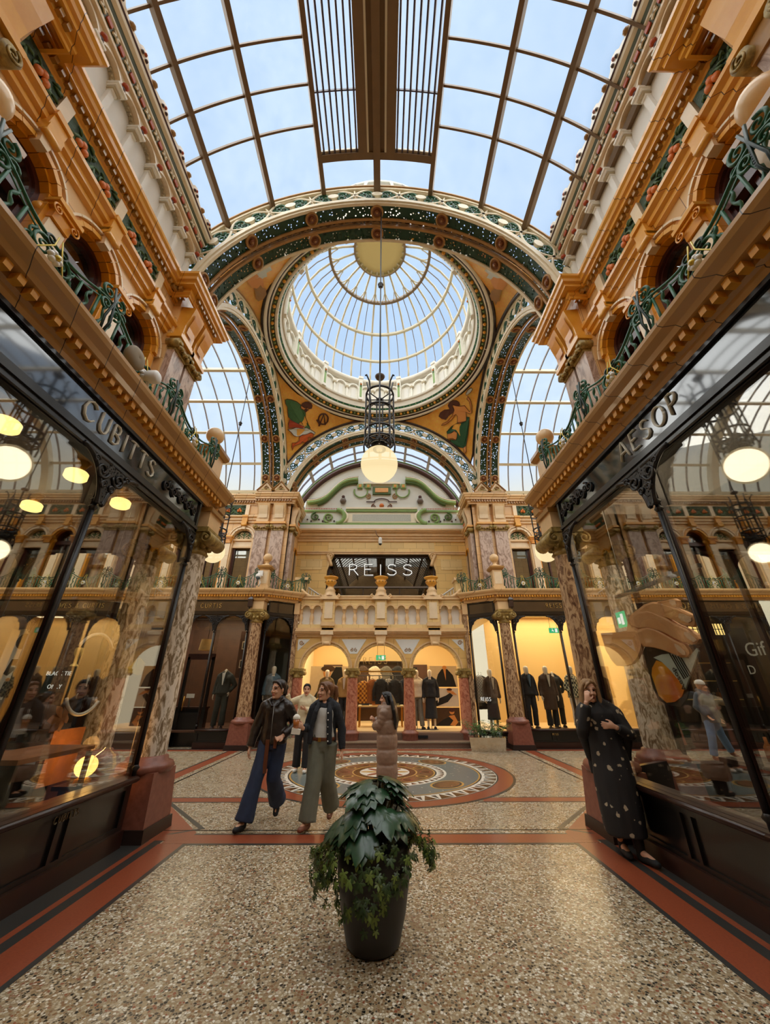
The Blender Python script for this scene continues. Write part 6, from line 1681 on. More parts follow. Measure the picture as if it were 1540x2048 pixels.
def shoes(root, J, mat, sole=None, h=.0, boot=False):
    for s in 'LR':
        m = MB(); a, t = V(*J['ank' + s]), V(*J['toe' + s]); d = (t - a); d.z = 0; d = d.normalized() if d.length > 1e-6 else V(0, -1, 0)
        heel = a - d * .035; up = (t - a)
        pts = [tuple(V(heel.x, heel.y, a.z - .04)), tuple(a + V(0, 0, -.045)), tuple(a.lerp(t, .55) + V(0, 0, -.012)), tuple(t), tuple(t + d * .03)]
        m.tube(pts, [.034, .042, .043, .036, .02], mat, 12, flat=.9)
        m.tube([tuple(a + V(0, 0, -.05)), tuple(a + V(0, 0, .03 + (.18 if boot else 0)))], [.042, .045 if not boot else .055], mat, 12)
        obj('shoe', fuse(m, 'shoe', .008, 4), root)
        if sole: pass
def hair_cap(mb, M, mat, front=.05, thick=.014, back=.03, low=-.06):
    t = MB(lambda x, y, z: tuple(M @ Vector((x, y, z))))
    # skull shell set back from the face
    loft(t, [(0, .055, low, .062, .058), (0, .052, low + .05, .078, .07), (0, .046, .02, .085, .084), (0, .034, .06, .087, .095), (0, .021, .09, .08, .099), (0, .016, .115, .062, .082), (0, .016, .134, .03, .042)], mat, 22)
    for s in (-1, 1):
        t.tube([(s * .008, -.06, .118), (s * .042, -.062, .1), (s * .07, -.035, .06), (s * .079, -.004, .0)], [.014, .018, .018, .012], mat, 8)
    o = len(mb.v); k = [mb.idx(m) for m in t.mats]; mb.v += t.v; mb.f += [[i + o for i in f] for f in t.f]; mb.mi += [k[i] for i in t.mi]; mb.sm += t.sm
    return lambda x, y, z: tuple(M @ Vector((x, y, z)))
BASE = dict(pelvis=(0, 0, .95), chest=(0, 0, 1.38), head=(0, -.02, 1.575), shL=(.175, 0, 1.37), shR=(-.175, 0, 1.37), elL=(.23, .03, 1.1), elR=(-.23, .03, 1.1), wrL=(.24, -.04, .86), wrR=(-.24, -.04, .86),
            hipL=(.085, 0, .92), hipR=(-.085, 0, .92), kneeL=(.1, -.02, .5), kneeR=(-.1, -.02, .5), ankL=(.1, .02, .08), ankR=(-.1, .02, .08), toeL=(.12, -.13, .04), toeR=(-.12, -.13, .04))
def pose(**k): d = dict(BASE); d.update(k); return d
# 1 leather jacket and jeans, walking towards the viewer, looking to the left
J = pose(kneeR=(-.13, -.14, .5), ankR=(-.2, -.2, .085), toeR=(-.23, -.36, .04), kneeL=(.05, .02, .5), ankL=(.05, .32, .19), toeL=(.06, .25, .05), elL=(.28, .1, 1.12), wrL=(.16, -.1, 1.0), hdL=(-.6, -.5, -.35), hnL=(.3, -.6, .5), elR=(-.27, .03, 1.1), wrR=(-.3, -.05, .85), hdR=(0, -.1, -1), hnR=(1, 0, 0), curlL=.7)
r, M = person('woman in black leather jacket and wide dark jeans walking, looking to the left', 0, 0, J, (-.55, .05), 'skin', {})
m = MB(); torso_cloth(m, J, 'leather', -.12, 1.08, 1.05); sleeves(m, J, 'leather', (.085, .072, .056), .95)
ch = V(*J['chest'])
for s in (-1, 1): m.tube([(s * .03, -.13, 1.36), (s * .09, -.1, 1.43), (s * .09, .02, 1.47), (0, .09, 1.49)], .026, 'leather', 8, flat=.6)
jk = cloth(r, 'jacket', m, .01, 6, .009, 9.)
m = MB(); m.tube([(0, -.135, 1.36), (.005, -.15, 1.1), (.01, -.15, .93)], .006, 'grey_metal', 5); obj('zip', m, jk)
m = MB(); legs(m, J, 'denim', (.108, .09, .12), .98); cloth(r, 'jeans', m, .011, 6, .008, 8., stretch=(1, 1, .35))
m = MB(); m.box(-.05, .0, -.16, -.14, .58, .96, 'brown_leather'); m.box(.06, .1, -.16, -.14, .86, .98, 'brown_leather'); obj('belt_end', m, r, label='brown hanging belt')
shoes(r, J, 'black_cloth', boot=True)
m = MB(); P = hair_cap(m, M, 'hair_dark'); m.sphere(P(0, .125, .02), .05, 'hair_dark', 12); m.tube([P(0, .12, .02), P(0, .13, -.06), P(0, .11, -.12)], [.04, .035, .015], 'hair_dark', 8); cloth(r, 'hair', m, .008, 3, .004, 30., stretch=(1, 1, .4))
m = MB(); m.sphere(tuple(M @ V(.08, .01, -.05)), .009, 'brass', 8); obj('earring', m, r)
finish(r, (-1.46, 6.02, .0), rad(-4), 1.0)
# 2 cardigan, white top, wide grey trousers, holding an iced coffee
J = pose(kneeR=(-.07, -.1, .5), ankR=(-.1, -.16, .085), toeR=(-.15, -.31, .04), kneeL=(.07, .05, .5), ankL=(.1, .28, .15), toeL=(.1, .18, .05), elR=(-.24, -.02, 1.1), wrR=(-.23, -.27, 1.12), hdR=(-.35, -.6, .5), hnR=(-.8, .3, .1), curlR=.75, thR=-1, elL=(.25, .05, 1.09), wrL=(.27, .02, .82), hdL=(.05, -.1, -1), hnL=(-1, 0, 0))
r, M = person('woman in navy cardigan and wide grey trousers holding an iced coffee, looking left', 0, 0, J, (-.85, .02), 'skin', {}, )
m = MB(); torso_cloth(m, J, 'white_cotton', .0, .93, 1.0); cloth(r, 'white_top', m, .011, 6, .005, 9.)
m = MB()
loft(m, [(0, .03, .93, .18, .115), (0, .025, 1.1, .17, .11), (0, .02, 1.3, .18, .105), (0, .0, 1.38, .165, .095), (0, .01, 1.43, .1, .07)], 'navy_knit', 22)
for s in (-1, 1):
    lx = .15 if s < 0 else .11
    m.tube([(s * .07, -.07, 1.43), (s * .1, -.125, 1.32), (s * lx, -.13, 1.1), (s * (lx + .01), -.125, .92)], [.03, .045, .045, .04], 'navy_knit', 8, flat=.5)
sleeves(m, J, 'navy_knit', (.076, .06, .047), .9)
o_ = cloth(r, 'cardigan', m, .01, 5, .007, 11.)
m = MB()
for i in range(5): m = MB(); m.sphere((.085 + .004 * i, -.157 + .003 * i, 1.3 - .085 * i), .011, 'white_plastic', 8); obj('button', m, o_)
m = MB(); legs(m, J, 'grey_trouser', (.115, .108, .115), 1.0); cloth(r, 'trousers', m, .011, 6, .01, 7., stretch=(1, 1, .3))
m = MB(); m.lathe([(.163, .955), (.168, .96), (.168, .995), (.163, 1.0)], 'brown_leather', (0, 0, 0), 28, sy=.76); m.box(-.04, .0, -.135, -.12, .95, 1.0, 'brass'); obj('belt', m, r)
shoes(r, J, 'shoe_brown')
m = MB(); P = hair_cap(m, M, 'hair_brown'); m.tube([P(0, .1, .07), P(0, .16, .04), P(.01, .17, -.05), P(.0, .15, -.14), P(0, .14, -.22)], [.035, .045, .04, .03, .012], 'hair_brown', 8)
for s in (-1, 1): m.tube([P(s * .06, -.06, .06), P(s * .078, -.03, .0), P(s * .08, -.015, -.09)], [.012, .012, .005], 'hair_brown', 6)
cloth(r, 'hair', m, .008, 3, .004, 30., stretch=(1, 1, .4))
finish(r, (-.76, 5.98, 0), rad(-6), .985)
cu = thing('iced_coffee', 'clear cup of amber iced coffee held by the woman in the navy cardigan', 'cup', (0, 0, 0))
m = MB(); m.lathe([(.0, 0), (.032, 0), (.044, .12), (.0, .12)], 'iced_coffee', n=20); obj('drink', m, cu)
m = MB(); m.lathe([(.046, .12), (.048, .125), (.045, .15), (.02, .175), (.0, .178)], 'paper_white', n=20); m.tube([(0, 0, .15), (.01, 0, .24)], .005, 'paper_white', 6); obj('lid', m, cu)
m = MB(); m.prism([(-.05, -.05), (.06, -.06), (.07, .0), (-.04, .02)], -.04, .01, 'paper_white'); obj('napkin', m, cu)
cu.location = (-1.09, 5.66, 1.1)
# 3 cream jacket, dark trousers, raising a hand, behind the first two
J = pose(elR=(-.38, -.02, 1.3), wrR=(-.42, -.12, 1.5), hdR=(.1, -.1, 1), hnR=(.6, -.6, 0), shR=(-.18, 0, 1.39), elL=(.2, -.02, 1.12), wrL=(.02, -.2, 1.18), hdL=(-.8, -.2, .3), hnL=(0, .6, .4), kneeL=(.1, -.08, .5), ankL=(.1, -.1, .08), toeL=(.1, -.25, .04))
r, M = person('woman in cream jacket and black trousers behind the walking pair, one hand raised', 0, 0, J, (.1, .05), 'skin', {})
m = MB(); torso_cloth(m, J, 'cream_jacket', -.25, 1.12, 1.1); sleeves(m, J, 'cream_jacket', (.085, .07, .055), .92); m.lathe([(.07, 1.42), (.085, 1.46), (.08, 1.5), (.065, 1.49)], 'cream_jacket', n=20); cloth(r, 'jacket', m, .011, 5, .007, 9.)
m = MB(); legs(m, J, 'black_cloth', (.1, .08, .09)); cloth(r, 'trousers', m, .012, 5, .006, 8., stretch=(1, 1, .4)); shoes(r, J, 'shoe_white')
m = MB(); P = hair_cap(m, M, 'hair_black'); cloth(r, 'hair', m, .008, 3, .003, 30.)
finish(r, (-1.66, 9.35, 0), rad(4), .985)
# 4 long taupe puffer coat seen from behind
J = pose(elR=(-.2, -.06, 1.12), wrR=(.0, -.24, 1.2), hdR=(.7, -.3, .4), elL=(.2, -.08, 1.14), wrL=(.02, -.24, 1.1), hdL=(-.9, -.2, .2), ankL=(.07, .0, .08), toeL=(.08, -.14, .04), ankR=(-.07, 0, .08), toeR=(-.08, -.14, .04), kneeL=(.075, 0, .5), kneeR=(-.075, 0, .5))
r, M = person('woman in long taupe puffer coat with long black hair, seen from behind', 0, 0, J, (.1, .02), 'skin', {})
m = MB()
zs = [.38, .62, .86, 1.1, 1.34]
for i, z in enumerate(zs): loft(m, [(0, 0, z - .13, .2, .175), (0, 0, z - .08, .226, .195), (0, 0, z, .236, .2), (0, 0, z + .08, .226, .195), (0, 0, z + .125, .2, .175)], 'puffer', 26)
loft(m, [(0, 0, 1.3, .2, .15), (0, 0, 1.42, .15, .12), (0, 0, 1.48, .1, .1), (0, 0, 1.52, .09, .09)], 'puffer', 22)
for s in 'LR':
    S, E, W_ = V(*J['sh' + s]), V(*J['el' + s]), V(*J['wr' + s])
    for a, b2 in ((S, E), (E, W_)):
        for i in range(3): c = a.lerp(b2, (i + .5) / 3.2); m.sphere(tuple(c), .098 - .008 * i, 'puffer', 14)
cloth(r, 'puffer_coat', m, .011, 3, .006, 12.)
m = MB(); legs(m, J, 'black_cloth', (.085, .065, .055)); cloth(r, 'trousers', m, .012, 4, .003); shoes(r, J, 'black_cloth')
m = MB(); P = hair_cap(m, M, 'hair_black', low=-.09)
for i in range(15):
    x = (i - 7) * .019; m.tube([P(x * .8, .1, .06), P(x * 1.2, .135, -.05), P(x * 1.5, .17, -.2), P(x * 1.4, .2, -.4), P(x * 1.1, .19, -.52 + .02 * (i % 3))], [.03, .035, .035, .03, .012], 'hair_black', 8)
for s in (-1, 1): m.tube([P(s * .07, .0, .05), P(s * .09, .05, -.08), P(s * .1, .1, -.25)], [.03, .035, .02], 'hair_black', 8)
cloth(r, 'hair', m, .009, 3, .005, 24., stretch=(1, 1, .25))
finish(r, (.14, 7.4, 0), rad(-104), .9)
# 5 black floral dress, hand to face, by the right shop window
J = pose(chest=(-.03, 0, 1.37), head=(-.07, -.03, 1.565), shR=(-.2, -.01, 1.36), shL=(.16, 0, 1.36), elR=(-.25, -.14, 1.12), wrR=(-.15, -.2, 1.45), hdR=(.28, .1, 1), hnR=(.5, .6, 0), curlR=.35, thR=-1, elL=(.26, -.03, 1.1), wrL=(.09, -.2, 1.2), hdL=(-1, -.05, .12), hnL=(0, 1, 0), curlL=.15, thL=-1, ankL=(.08, -.1, .08), toeL=(.17, -.26, .04), kneeL=(.09, -.06, .5), ankR=(-.05, .05, .08), toeR=(-.03, -.1, .04))
r, M = person('woman in long black floral dress, hand to her face, by the right shop window', 0, 0, J, (.1, .08), 'skin', {'brow': 'hair_brown'})
m = MB(); torso_cloth(m, J, 'floral_black', .0, 1.08, 1.05); sleeves(m, J, 'floral_black', (.075, .07, .048), .88)
loft(m, [(0, -.03, .2, .2, .2), (0, -.02, .4, .215, .2), (0, -.01, .65, .21, .18), (0, 0, .9, .195, .155), (-.01, 0, 1.1, .175, .135)], 'floral_black', 26)
cloth(r, 'dress', m, .011, 5, .012, 7., stretch=(1, 1, .25))
m = MB(); 
for s in (-1, 1): limb(m, [(s * .1 - .03, .03, 1.43), (s * .2 - .01, .04, 1.3), (s * .22, .04, 1.1), (s * .19, .06, .85)], [.055, .075, .07, .04], 'black_cloth')
loft(m, [(-.02, .07, .7, .2, .09), (-.02, .07, 1.0, .2, .09), (-.03, .06, 1.36, .19, .08), (-.03, .05, 1.44, .11, .06)], 'black_cloth'); cloth(r, 'shawl', m, .012, 6, .01, 8.)
shoes(r, J, 'black_cloth', boot=True)
m = MB(); P = hair_cap(m, M, 'hair_fair', low=-.08)
for s in (-1, 1):
    for i in range(4): m.tube([P(s * .05, -.03 + .02 * i, .1), P(s * .088, -.03 + .03 * i, .02), P(s * .095, -.03 + .03 * i, -.1), P(s * (.1 + .01 * i), -.045 + .03 * i, -.24 - .02 * i)], [.02, .022, .022, .008], 'hair_fair', 7)
m.tube([P(.0, -.08, .1), P(-.04, -.09, .07), P(-.07, -.075, .02)], [.016, .016, .01], 'hair_fair', 6)
cloth(r, 'hair', m, .008, 3, .005, 26., stretch=(1, 1, .3))
finish(r, (2.66, 5.0, .0), rad(-18), 1.0)
# 6 man in white beanie seen through the right shop
J = pose(kneeR=(-.2, -.02, .5), ankR=(-.22, .05, .09), toeR=(-.2, -.1, .04), kneeL=(.16, .0, .52), ankL=(.36, .02, .16), toeL=(.46, -.04, .06), hipL=(.07, 0, .92), elR=(-.26, .06, 1.12), wrR=(-.22, -.1, .92))
r, M = person('man in white beanie, slate coat and blue jeans striding past beyond the right shop', 0, 0, J, (.8, .1), 'skin_tan', {})
m = MB(); torso_cloth(m, J, 'slate_coat', -.4, 1.25, 1.08); sleeves(m, J, 'slate_coat', (.1, .085, .065)); m.tube([(-.1, .05, 1.46), (0, .11, 1.48), (.1, .05, 1.46), (.09, -.08, 1.42)], .045, 'slate_coat', 8); cloth(r, 'coat', m, .012, 6, .01, 7.)
m = MB(); legs(m, J, 'blue_jean', (.11, .085, .075)); cloth(r, 'jeans', m, .012, 5, .007, 8.); shoes(r, J, 'shoe_brown')
m = MB(); t2 = MB(lambda x, y, z: tuple(M @ Vector((x, y, z)))); loft(t2, [(0, .015, .03, .09, .112), (0, .015, .06, .092, .114), (0, .015, .1, .08, .1), (0, .015, .135, .05, .06), (0, .015, .145, .01, .01)], 'knit_white'); m.v = t2.v; m.f = t2.f; m.mi = t2.mi; m.sm = t2.sm; m.mats = t2.mats; cloth(r, 'beanie', m, .01, 3, .003, 40.)
finish(r, (8.35, 10.6, 0), rad(18), 1.04)
# ------------------------------------------------------------------ planted pot in front
pbr('pot_black', srgb(40, 37, 36), .45, var=.15, scale=6.); pbr('soil', srgb(38, 28, 20), .9)
pbr('fatsia_leaf', srgb(48, 84, 52), .3, var=.4, scale=9., col2=srgb(24, 50, 34), coat=.15); pbr('ivy_leaf', srgb(64, 88, 40), .4, var=.5, scale=14., col2=srgb(30, 48, 24)); pbr('ivy_light', srgb(112, 132, 58), .45, var=.3, scale=12.); pbr('stem_brown', srgb(86, 76, 40), .6); pbr('fern_green', srgb(70, 116, 44), .45, var=.4, scale=9.); pbr('polished_steel', srgb(206, 200, 190), .12, 1.0)
def leaf_poly(mb, c, d, n, L, lobes, mat, droop=.25, spread=1.9, width=.34):
    """palmate leaf: lobes radiating from c, mid direction d, face normal n"""
    d = Vector(d).normalized(); n = Vector(n); n = (n - d * n.dot(d)).normalized(); s = d.cross(n); c = Vector(c)
    for i in range(lobes):
        a = (i - (lobes - 1) / 2) / max(1, (lobes - 1) / 2) * spread if lobes > 1 else 0
        l = L * (1 - .42 * abs(a) / max(.1, spread)); u = d * math.cos(a) + s * math.sin(a); v = n.cross(u)
        row = []
        for t, w in ((0, .06), (.2, .1), (.45, .2), (.68, .22), (.86, .12), (1, .0)):
            p = c + u * (l * t) - n * (droop * l * t * t)
            row.append((p + v * (w * l * width * 2), p + n * (.03 * l), p - v * (w * l * width * 2)))
        vs = [tuple(q) for r in row for q in r]; fs = []
        for k in range(5):
            b = 3 * k; fs += [(b, b + 1, b + 4, b + 3), (b + 1, b + 2, b + 5, b + 4)]
        mb.add(vs, fs, mat, True)
pot = thing('planted_pot', 'tall dark pot of glossy fatsia leaves and trailing ivy in the foreground', 'potted plant', (0, 0, 0))
m = MB(); m.lathe([(0, .0), (.165, 0), (.185, .02), (.23, .18), (.262, .36), (.27, .47), (.26, .54), (.24, .565), (.225, .55), (.22, .48)], 'pot_black', n=40); obj('pot', m, pot)
m = MB(); m.lathe([(0, .5), (.225, .5)], 'soil', n=30); obj('soil', m, pot)
r = random.Random(11); m = MB(); st_ = MB()
for i in range(46):
    a = r.uniform(0, 2 * PI); k = ((i + .5) / 46) ** .8; rr = .02 + .26 * k ** .8; z = .93 - .27 * (k ** 1.7) + r.uniform(-.04, .04)
    c = Vector((rr * math.cos(a), rr * math.sin(a), z)); d = Vector((math.cos(a), math.sin(a), -.1 - .6 * k)); n = Vector((math.cos(a) * (.3 + .8 * k), math.sin(a) * (.3 + .8 * k), 1))
    leaf_poly(m, c, d, n, r.uniform(.14, .21), 7, 'fatsia_leaf', .22, 1.75, .52)
    st_.tube([(0.3 * c.x, .3 * c.y, .5), (c.x * .7, c.y * .7, z - .12), tuple(c)], .006, 'stem_brown', 5)
obj('fatsia_leaves', m, pot, label='large glossy dark green lobed leaves'); 
iv = MB()
def ivy_at(a, z, out, sz):
    rr = .262 + out; c = (rr * math.cos(a), rr * math.sin(a), z)
    leaf_poly(iv, c, (math.cos(a) * .4 + r.uniform(-.6, .6), math.sin(a) * .4 + r.uniform(-.6, .6), -1), (math.cos(a), math.sin(a), r.uniform(0, .9)), sz, 5, 'ivy_leaf' if r.random() < .72 else 'ivy_light', .2, 2.0, .5)
for i in range(520):
    a = r.uniform(0, 2 * PI); a = a if a < PI else a - 2 * PI
    front = max(0, math.cos(a + 1.95)) ** .8          # thickest towards the viewer's left
    if r.random() > .16 + front: continue
    h = r.random() ** 1.2; dep = .10 + (.34 + .08 * math.sin(a * 7)) * front
    ivy_at(a, .64 - dep * h, .01 + .075 * math.sin(min(1, h * 1.2) * PI) * (.4 + front) + r.uniform(-.01, .03), r.uniform(.03, .056))
for i in range(26):
    left = i % 3
    a = r.uniform(-3.3, -2.5) if left else r.uniform(-.5, .2); L = r.uniform(.15, .34) if left else r.uniform(.06, .2)
    pts = [(.25 * math.cos(a), .25 * math.sin(a), .6)]
    for q in range(5): e = .3 + .15 * math.sin(q * .55) * r.uniform(.7, 1.1); pts.append((e * math.cos(a), e * math.sin(a), .62 - L * (q + 1) / 5))
    st_.tube(pts, .003, 'stem_brown', 4)
    for p in pts[1:]:
        for j in range(4): leaf_poly(iv, (p[0] + r.uniform(-.025, .025), p[1] + r.uniform(-.025, .025), p[2] + r.uniform(-.03, .03)), (r.uniform(-1, 1), r.uniform(-1, 1), -1), (math.cos(a), math.sin(a) - .4, .4), r.uniform(.02, .045), 5, 'ivy_leaf' if r.random() < .6 else 'ivy_light', .2, 2.0, .5)
obj('ivy', iv, pot, label='small leaved ivy spilling down the left and front'); obj('stem', st_, pot)
pot.location = (.0, 3.57, 0)
# steel trough planters by the far corners
def trough(label, loc, rz):
    t = thing('planter', label, 'planter', (0, 0, 0)); m = MB(); m.taper((0, 0), .46, .24, .5, .27, 0, .34, 'polished_steel'); m.box(-.48, .48, -.25, .25, .33, .335, 'soil'); obj('trough', m, t)
    f = MB(); r = random.Random(int(abs(loc[0]) * 100))
    for i in range(40):
        x, y = r.uniform(-.46, .46), r.uniform(-.2, .2); a = r.uniform(0, 6.28); L = r.uniform(.32, .62)
        pts = [(x + .6 * L * q * math.cos(a) * q, y + .4 * L * q * math.sin(a) * q, .33 + L * q - .35 * L * q * q) for q in (0, .25, .5, .75, 1)]
        f.tube(pts, [.004, .014, .016, .011, .003], 'fern_green', 4, flat=.4)
        for q in pts[1:]:
            for s in (-1, 1): leaf_poly(f, q, (s * math.sin(a) + .3 * math.cos(a), -s * math.cos(a), .1), (0, -.3, 1), .07, 1, 'fern_green' if i % 3 else 'fatsia_leaf', .3, 1, .5)
    for i in range(40): leaf_poly(f, (r.uniform(-.5, .5), r.uniform(-.26, .1), r.uniform(.3, .5)), (r.uniform(-1, 1), -1, r.uniform(-.6, .4)), (0, -.4, 1), r.uniform(.07, .12), 5, 'fatsia_leaf', .3)
    obj('fern_fronds', f, t); t.location = loc; t.rotation_euler = (0, 0, rz); return t
trough('polished steel trough of ferns by the right far column', (3.02, 12.2, 0), rad(-8))
trough('polished steel trough of ferns left of the steps behind the walking women', (-2.75, 12.2, 0), rad(8))
# ------------------------------------------------------------------ mannequins and clothes
for n_m, c_, k_ in (('wool_olive', (122, 98, 52), .5), ('wool_tan', (176, 138, 78), .3), ('suit_grey', (62, 62, 54), .3), ('suit_dark', (34, 34, 36), .3), ('cloth_brown', (84, 60, 42), .3), ('cloth_cream', (226, 208, 176), .1), ('cloth_white', (228, 218, 204), .1), ('cloth_blue', (96, 116, 128), .3), ('cloth_grey', (118, 112, 98), .3), ('cloth_rust', (158, 96, 44), .3), ('cloth_navy', (34, 40, 56), .3)):
    pbr(n_m, srgb(*c_), .8, var=k_, scale=10.)
def checks(name, a, b, sc_=16.):
    m, nt, out = new_mat(name); p = nd(nt, 'ShaderNodeBsdfPrincipled', Roughness=.8); tc = nd(nt, 'ShaderNodeTexCoord'); k = nd(nt, 'ShaderNodeTexChecker', Scale=sc_); k.inputs[1].default_value = c4(a); k.inputs[2].default_value = c4(b)
    nt.links.new(tc.outputs['Object'], k.inputs[0]); nt.links.new(k.outputs[0], p.inputs[0]); nt.links.new(p.outputs[0], out.inputs[0])
checks('plaid_dark', srgb(40, 42, 36), srgb(196, 186, 150)); checks('plaid_amber', srgb(208, 148, 54), srgb(122, 68, 26), 14.); checks('stripe_grey', srgb(140, 136, 128), srgb(196, 190, 178), 22.)
MJ = [pose(), pose(ankL=(.14, -.08, .08), toeL=(.17, -.23, .04), elR=(-.25, .05, 1.1), wrR=(-.2, -.1, .92)), pose(elL=(.3, .04, 1.12), wrL=(.18, -.02, .95), ankR=(-.14, .06, .08))]
def mannequin(label, loc, rz, top, bottom, pv=0, head=True, skirt=False, coat=0., inner=None, shoe='suit_dark', sc_=1.06):
    J = MJ[pv]; t = thing('mannequin', label, 'mannequin', (0, 0, 0), group=None)
    b = MB(); ch, pe = V(*J['chest']), V(*J['pelvis'])
    loft(b, [(0, 0, .95, .14, .1), (0, 0, 1.15, .11, .085), (0, 0, 1.36, .14, .09), (0, 0, 1.42, .09, .07), (0, -.005, 1.46, .05, .05), (0, -.01, 1.5, .046, .048)], 'mannequin', 16)
    if head: add_head(b, J['head'], .1 * (pv - 1), 0, 'mannequin', False)
    else: b.sphere((0, -.01, 1.51), .04, 'mannequin', 10)
    for s in 'LR':
        limb(b, [J['sh' + s], J['el' + s], J['wr' + s]], [.045, .036, .024], 'mannequin', 8); limb(b, [J['hip' + s], J['knee' + s], J['ank' + s]], [.08, .05, .035], 'mannequin', 8)
        add_hand(b, J['wr' + s], (0, -.2, -1), (1 if s == 'R' else -1, 0, 0), 'mannequin', 1 if s == 'R' else -1, .3)
    obj('body', fuse(b, 'body', .011, 3), t)
    m = MB(); torso_cloth(m, J, top, -.15 - coat, 1.1, .98, .025); sleeves(m, J, top, (.078, .066, .052), .95); cloth(t, 'jacket' if not skirt else 'top', m, .015, 3, .008, 9.)
    if inner:
        m = MB(); m.prism([(-.05, 1.44), (.05, 1.44), (.012, 1.12), (-.012, 1.12)], -.17, -.12, inner); obj('shirt_front', m, t)
        m = MB()
        for s in (-1, 1): m.prism([(s * .05, 1.46), (s * .1, 1.42), (s * .075, 1.3), (s * .015, 1.13)], -.178, -.14, top)
        obj('lapel', m, t)
    m = MB()
    if skirt: loft(m, [(0, 0, .3, .2, .17), (0, 0, .6, .175, .145), (0, 0, .9, .16, .12), (0, 0, 1.04, .12, .1)], bottom)
    else: legs(m, J, bottom, (.1, .08, .075))
    cloth(t, 'skirt' if skirt else 'trousers', m, .015, 3, .006, 8.)
    for s in 'LR':
        m = MB(); a, q = V(*J['ank' + s]), V(*J['toe' + s]); m.tube([tuple(a + V(0, .03, -.04)), tuple(a.lerp(q, .5) + V(0, 0, -.01)), tuple(q)], [.036, .04, .03], shoe, 10); obj('shoe', m, t)
    m = MB(); m.lathe([(0, 0), (.2, 0), (.2, .012), (0, .014)], 'grey_metal', n=24); m.tube([(0, .06, 0), (0, .06, .5)], .01, 'grey_metal', 6); obj('stand', m, t)
    t.location = loc; t.rotation_euler = (0, 0, rz); t.scale = (sc_,) * 3; return t
zf = .36
mannequin('mannequin in olive jacket behind the left arch, partly behind the ginger haired woman', (-1.85, 13.95, zf), .1, 'wool_olive', 'suit_dark', 0, coat=.15)
mannequin('mannequin in tan blazer and dark trousers at the right side of the left arch', (-1.22, 13.9, zf), -.1, 'wool_tan', 'suit_dark', 1, inner='cloth_white')
mannequin('mannequin in pale top and grey trousers at the left side of the right arch', (1.22, 13.95, zf), .15, 'cloth_cream', 'cloth_grey', 1)
mannequin('mannequin in long black dress in the right arch', (1.68, 13.9, zf), -.1, 'suit_dark', 'suit_dark', 0, skirt=True)
mannequin('mannequin in brown blazer and dark skirt in the right angled window', (3.62, 13.4, zf), .2, 'cloth_brown', 'suit_dark', 0, skirt=True, inner='cloth_cream')
mannequin('mannequin in dark suit with blue scarf at the left of the far right window', (4.72, 13.05, .44), .1, 'suit_dark', 'suit_dark', 0, inner='cloth_blue')
mannequin('mannequin in long dark coat over a cream polo neck in the far right window', (5.35, 13.05, .44), .0, 'cloth_brown', 'suit_dark', 0, coat=.9, inner='cloth_cream')
mannequin('mannequin in black coat standing behind, far right window', (5.75, 13.5, .44), -.2, 'suit_dark', 'suit_dark', 2, coat=.8, head=False)
mannequin('mannequin in black and white checked shirt and white trousers, far right window', (6.12, 13.0, .44), .5, 'plaid_dark', 'cloth_white', 1, shoe='cloth_white', coat=.15)
mannequin('headless mannequin in grey suit and tie in the far left window', (-5.0, 13.05, .44), .05, 'suit_grey', 'suit_grey', 2, head=False, inner='cloth_white', sc_=1.1)
mannequin('mannequin in grey blue shirt in the left angled window', (-3.5, 13.2, .44), .25, 'cloth_blue', 'suit_dark', 0)
mannequin('headless mannequin in blue suit deep in the left cross arcade window', (-9.3, 13.1, .44), .1, 'cloth_navy', 'cloth_navy', 1, head=False, inner='cloth_white')
mannequin('headless mannequin in dark suit beside the blue banner, left cross arcade window', (-8.9, 13.4, .44), .1, 'suit_dark', 'suit_grey', 2, head=False, inner='cloth_white')
def garment(label, loc, rz, mat, L=.75, sleeve=.6, w=.21, group=None):
    t = thing('hanging_garment', label, 'clothes', (0, 0, 0), group=group); m = MB()
    loft(m, [(0, 0, -L, w * .95, .05), (0, 0, -L * .5, w * .86, .07), (0, 0, -.12, w * .95, .06), (0, 0, -.05, w * .75, .05), (0, 0, .0, w * .3, .04)], mat, 18)
    for s in (-1, 1): limb(m, [(s * w * .8, 0, -.1), (s * w * 1.2, 0, -.1 - sleeve * .5), (s * w * 1.22, .01, -.1 - sleeve)], [.06, .055, .045], mat, 8)
    cloth(t, 'cloth', m, .014, 3, .01, 8.)
    h = MB(); h.tube([(-.16, 0, -.04), (0, 0, .03), (.16, 0, -.04)], .008, 'dark_wood', 5); h.tube([(0, 0, .03), (0, 0, .07), (.02, 0, .1), (0, 0, .125), (-.02, 0, .11)], .004, 'grey_metal', 5); obj('hanger', h, t)
    t.location = loc; t.rotation_euler = (0, 0, rz); return t
gs = [('amber checked shirt', 'plaid_amber', -.62, 1.55), ('brown suede jacket', 'cloth_rust', -.3, 1.6), ('black jacket', 'suit_dark', .0, 1.62), ('striped cream shirt', 'stripe_grey', .26, 1.62), ('black zipped jacket', 'suit_dark', .5, 1.6), ('navy coat', 'cloth_navy', .82, 1.6)]
for i, (nm_, mt, x, z) in enumerate(gs): garment('%s hanging on the rail inside the middle arch' % nm_, (x, 14.3 + .1 * (i % 2), zf + z - .1), rad(25 - 9 * i), mt, .7 + .05 * (i % 3))
t = thing('clothes_rail', 'black clothes rail inside the middle arch', 'clothes rail', (0, 14.35, zf)); m = MB()
m.tube([(-.95, 14.35, zf + 1.62), (1.1, 14.35, zf + 1.62)], .014, 'black_iron', 8)
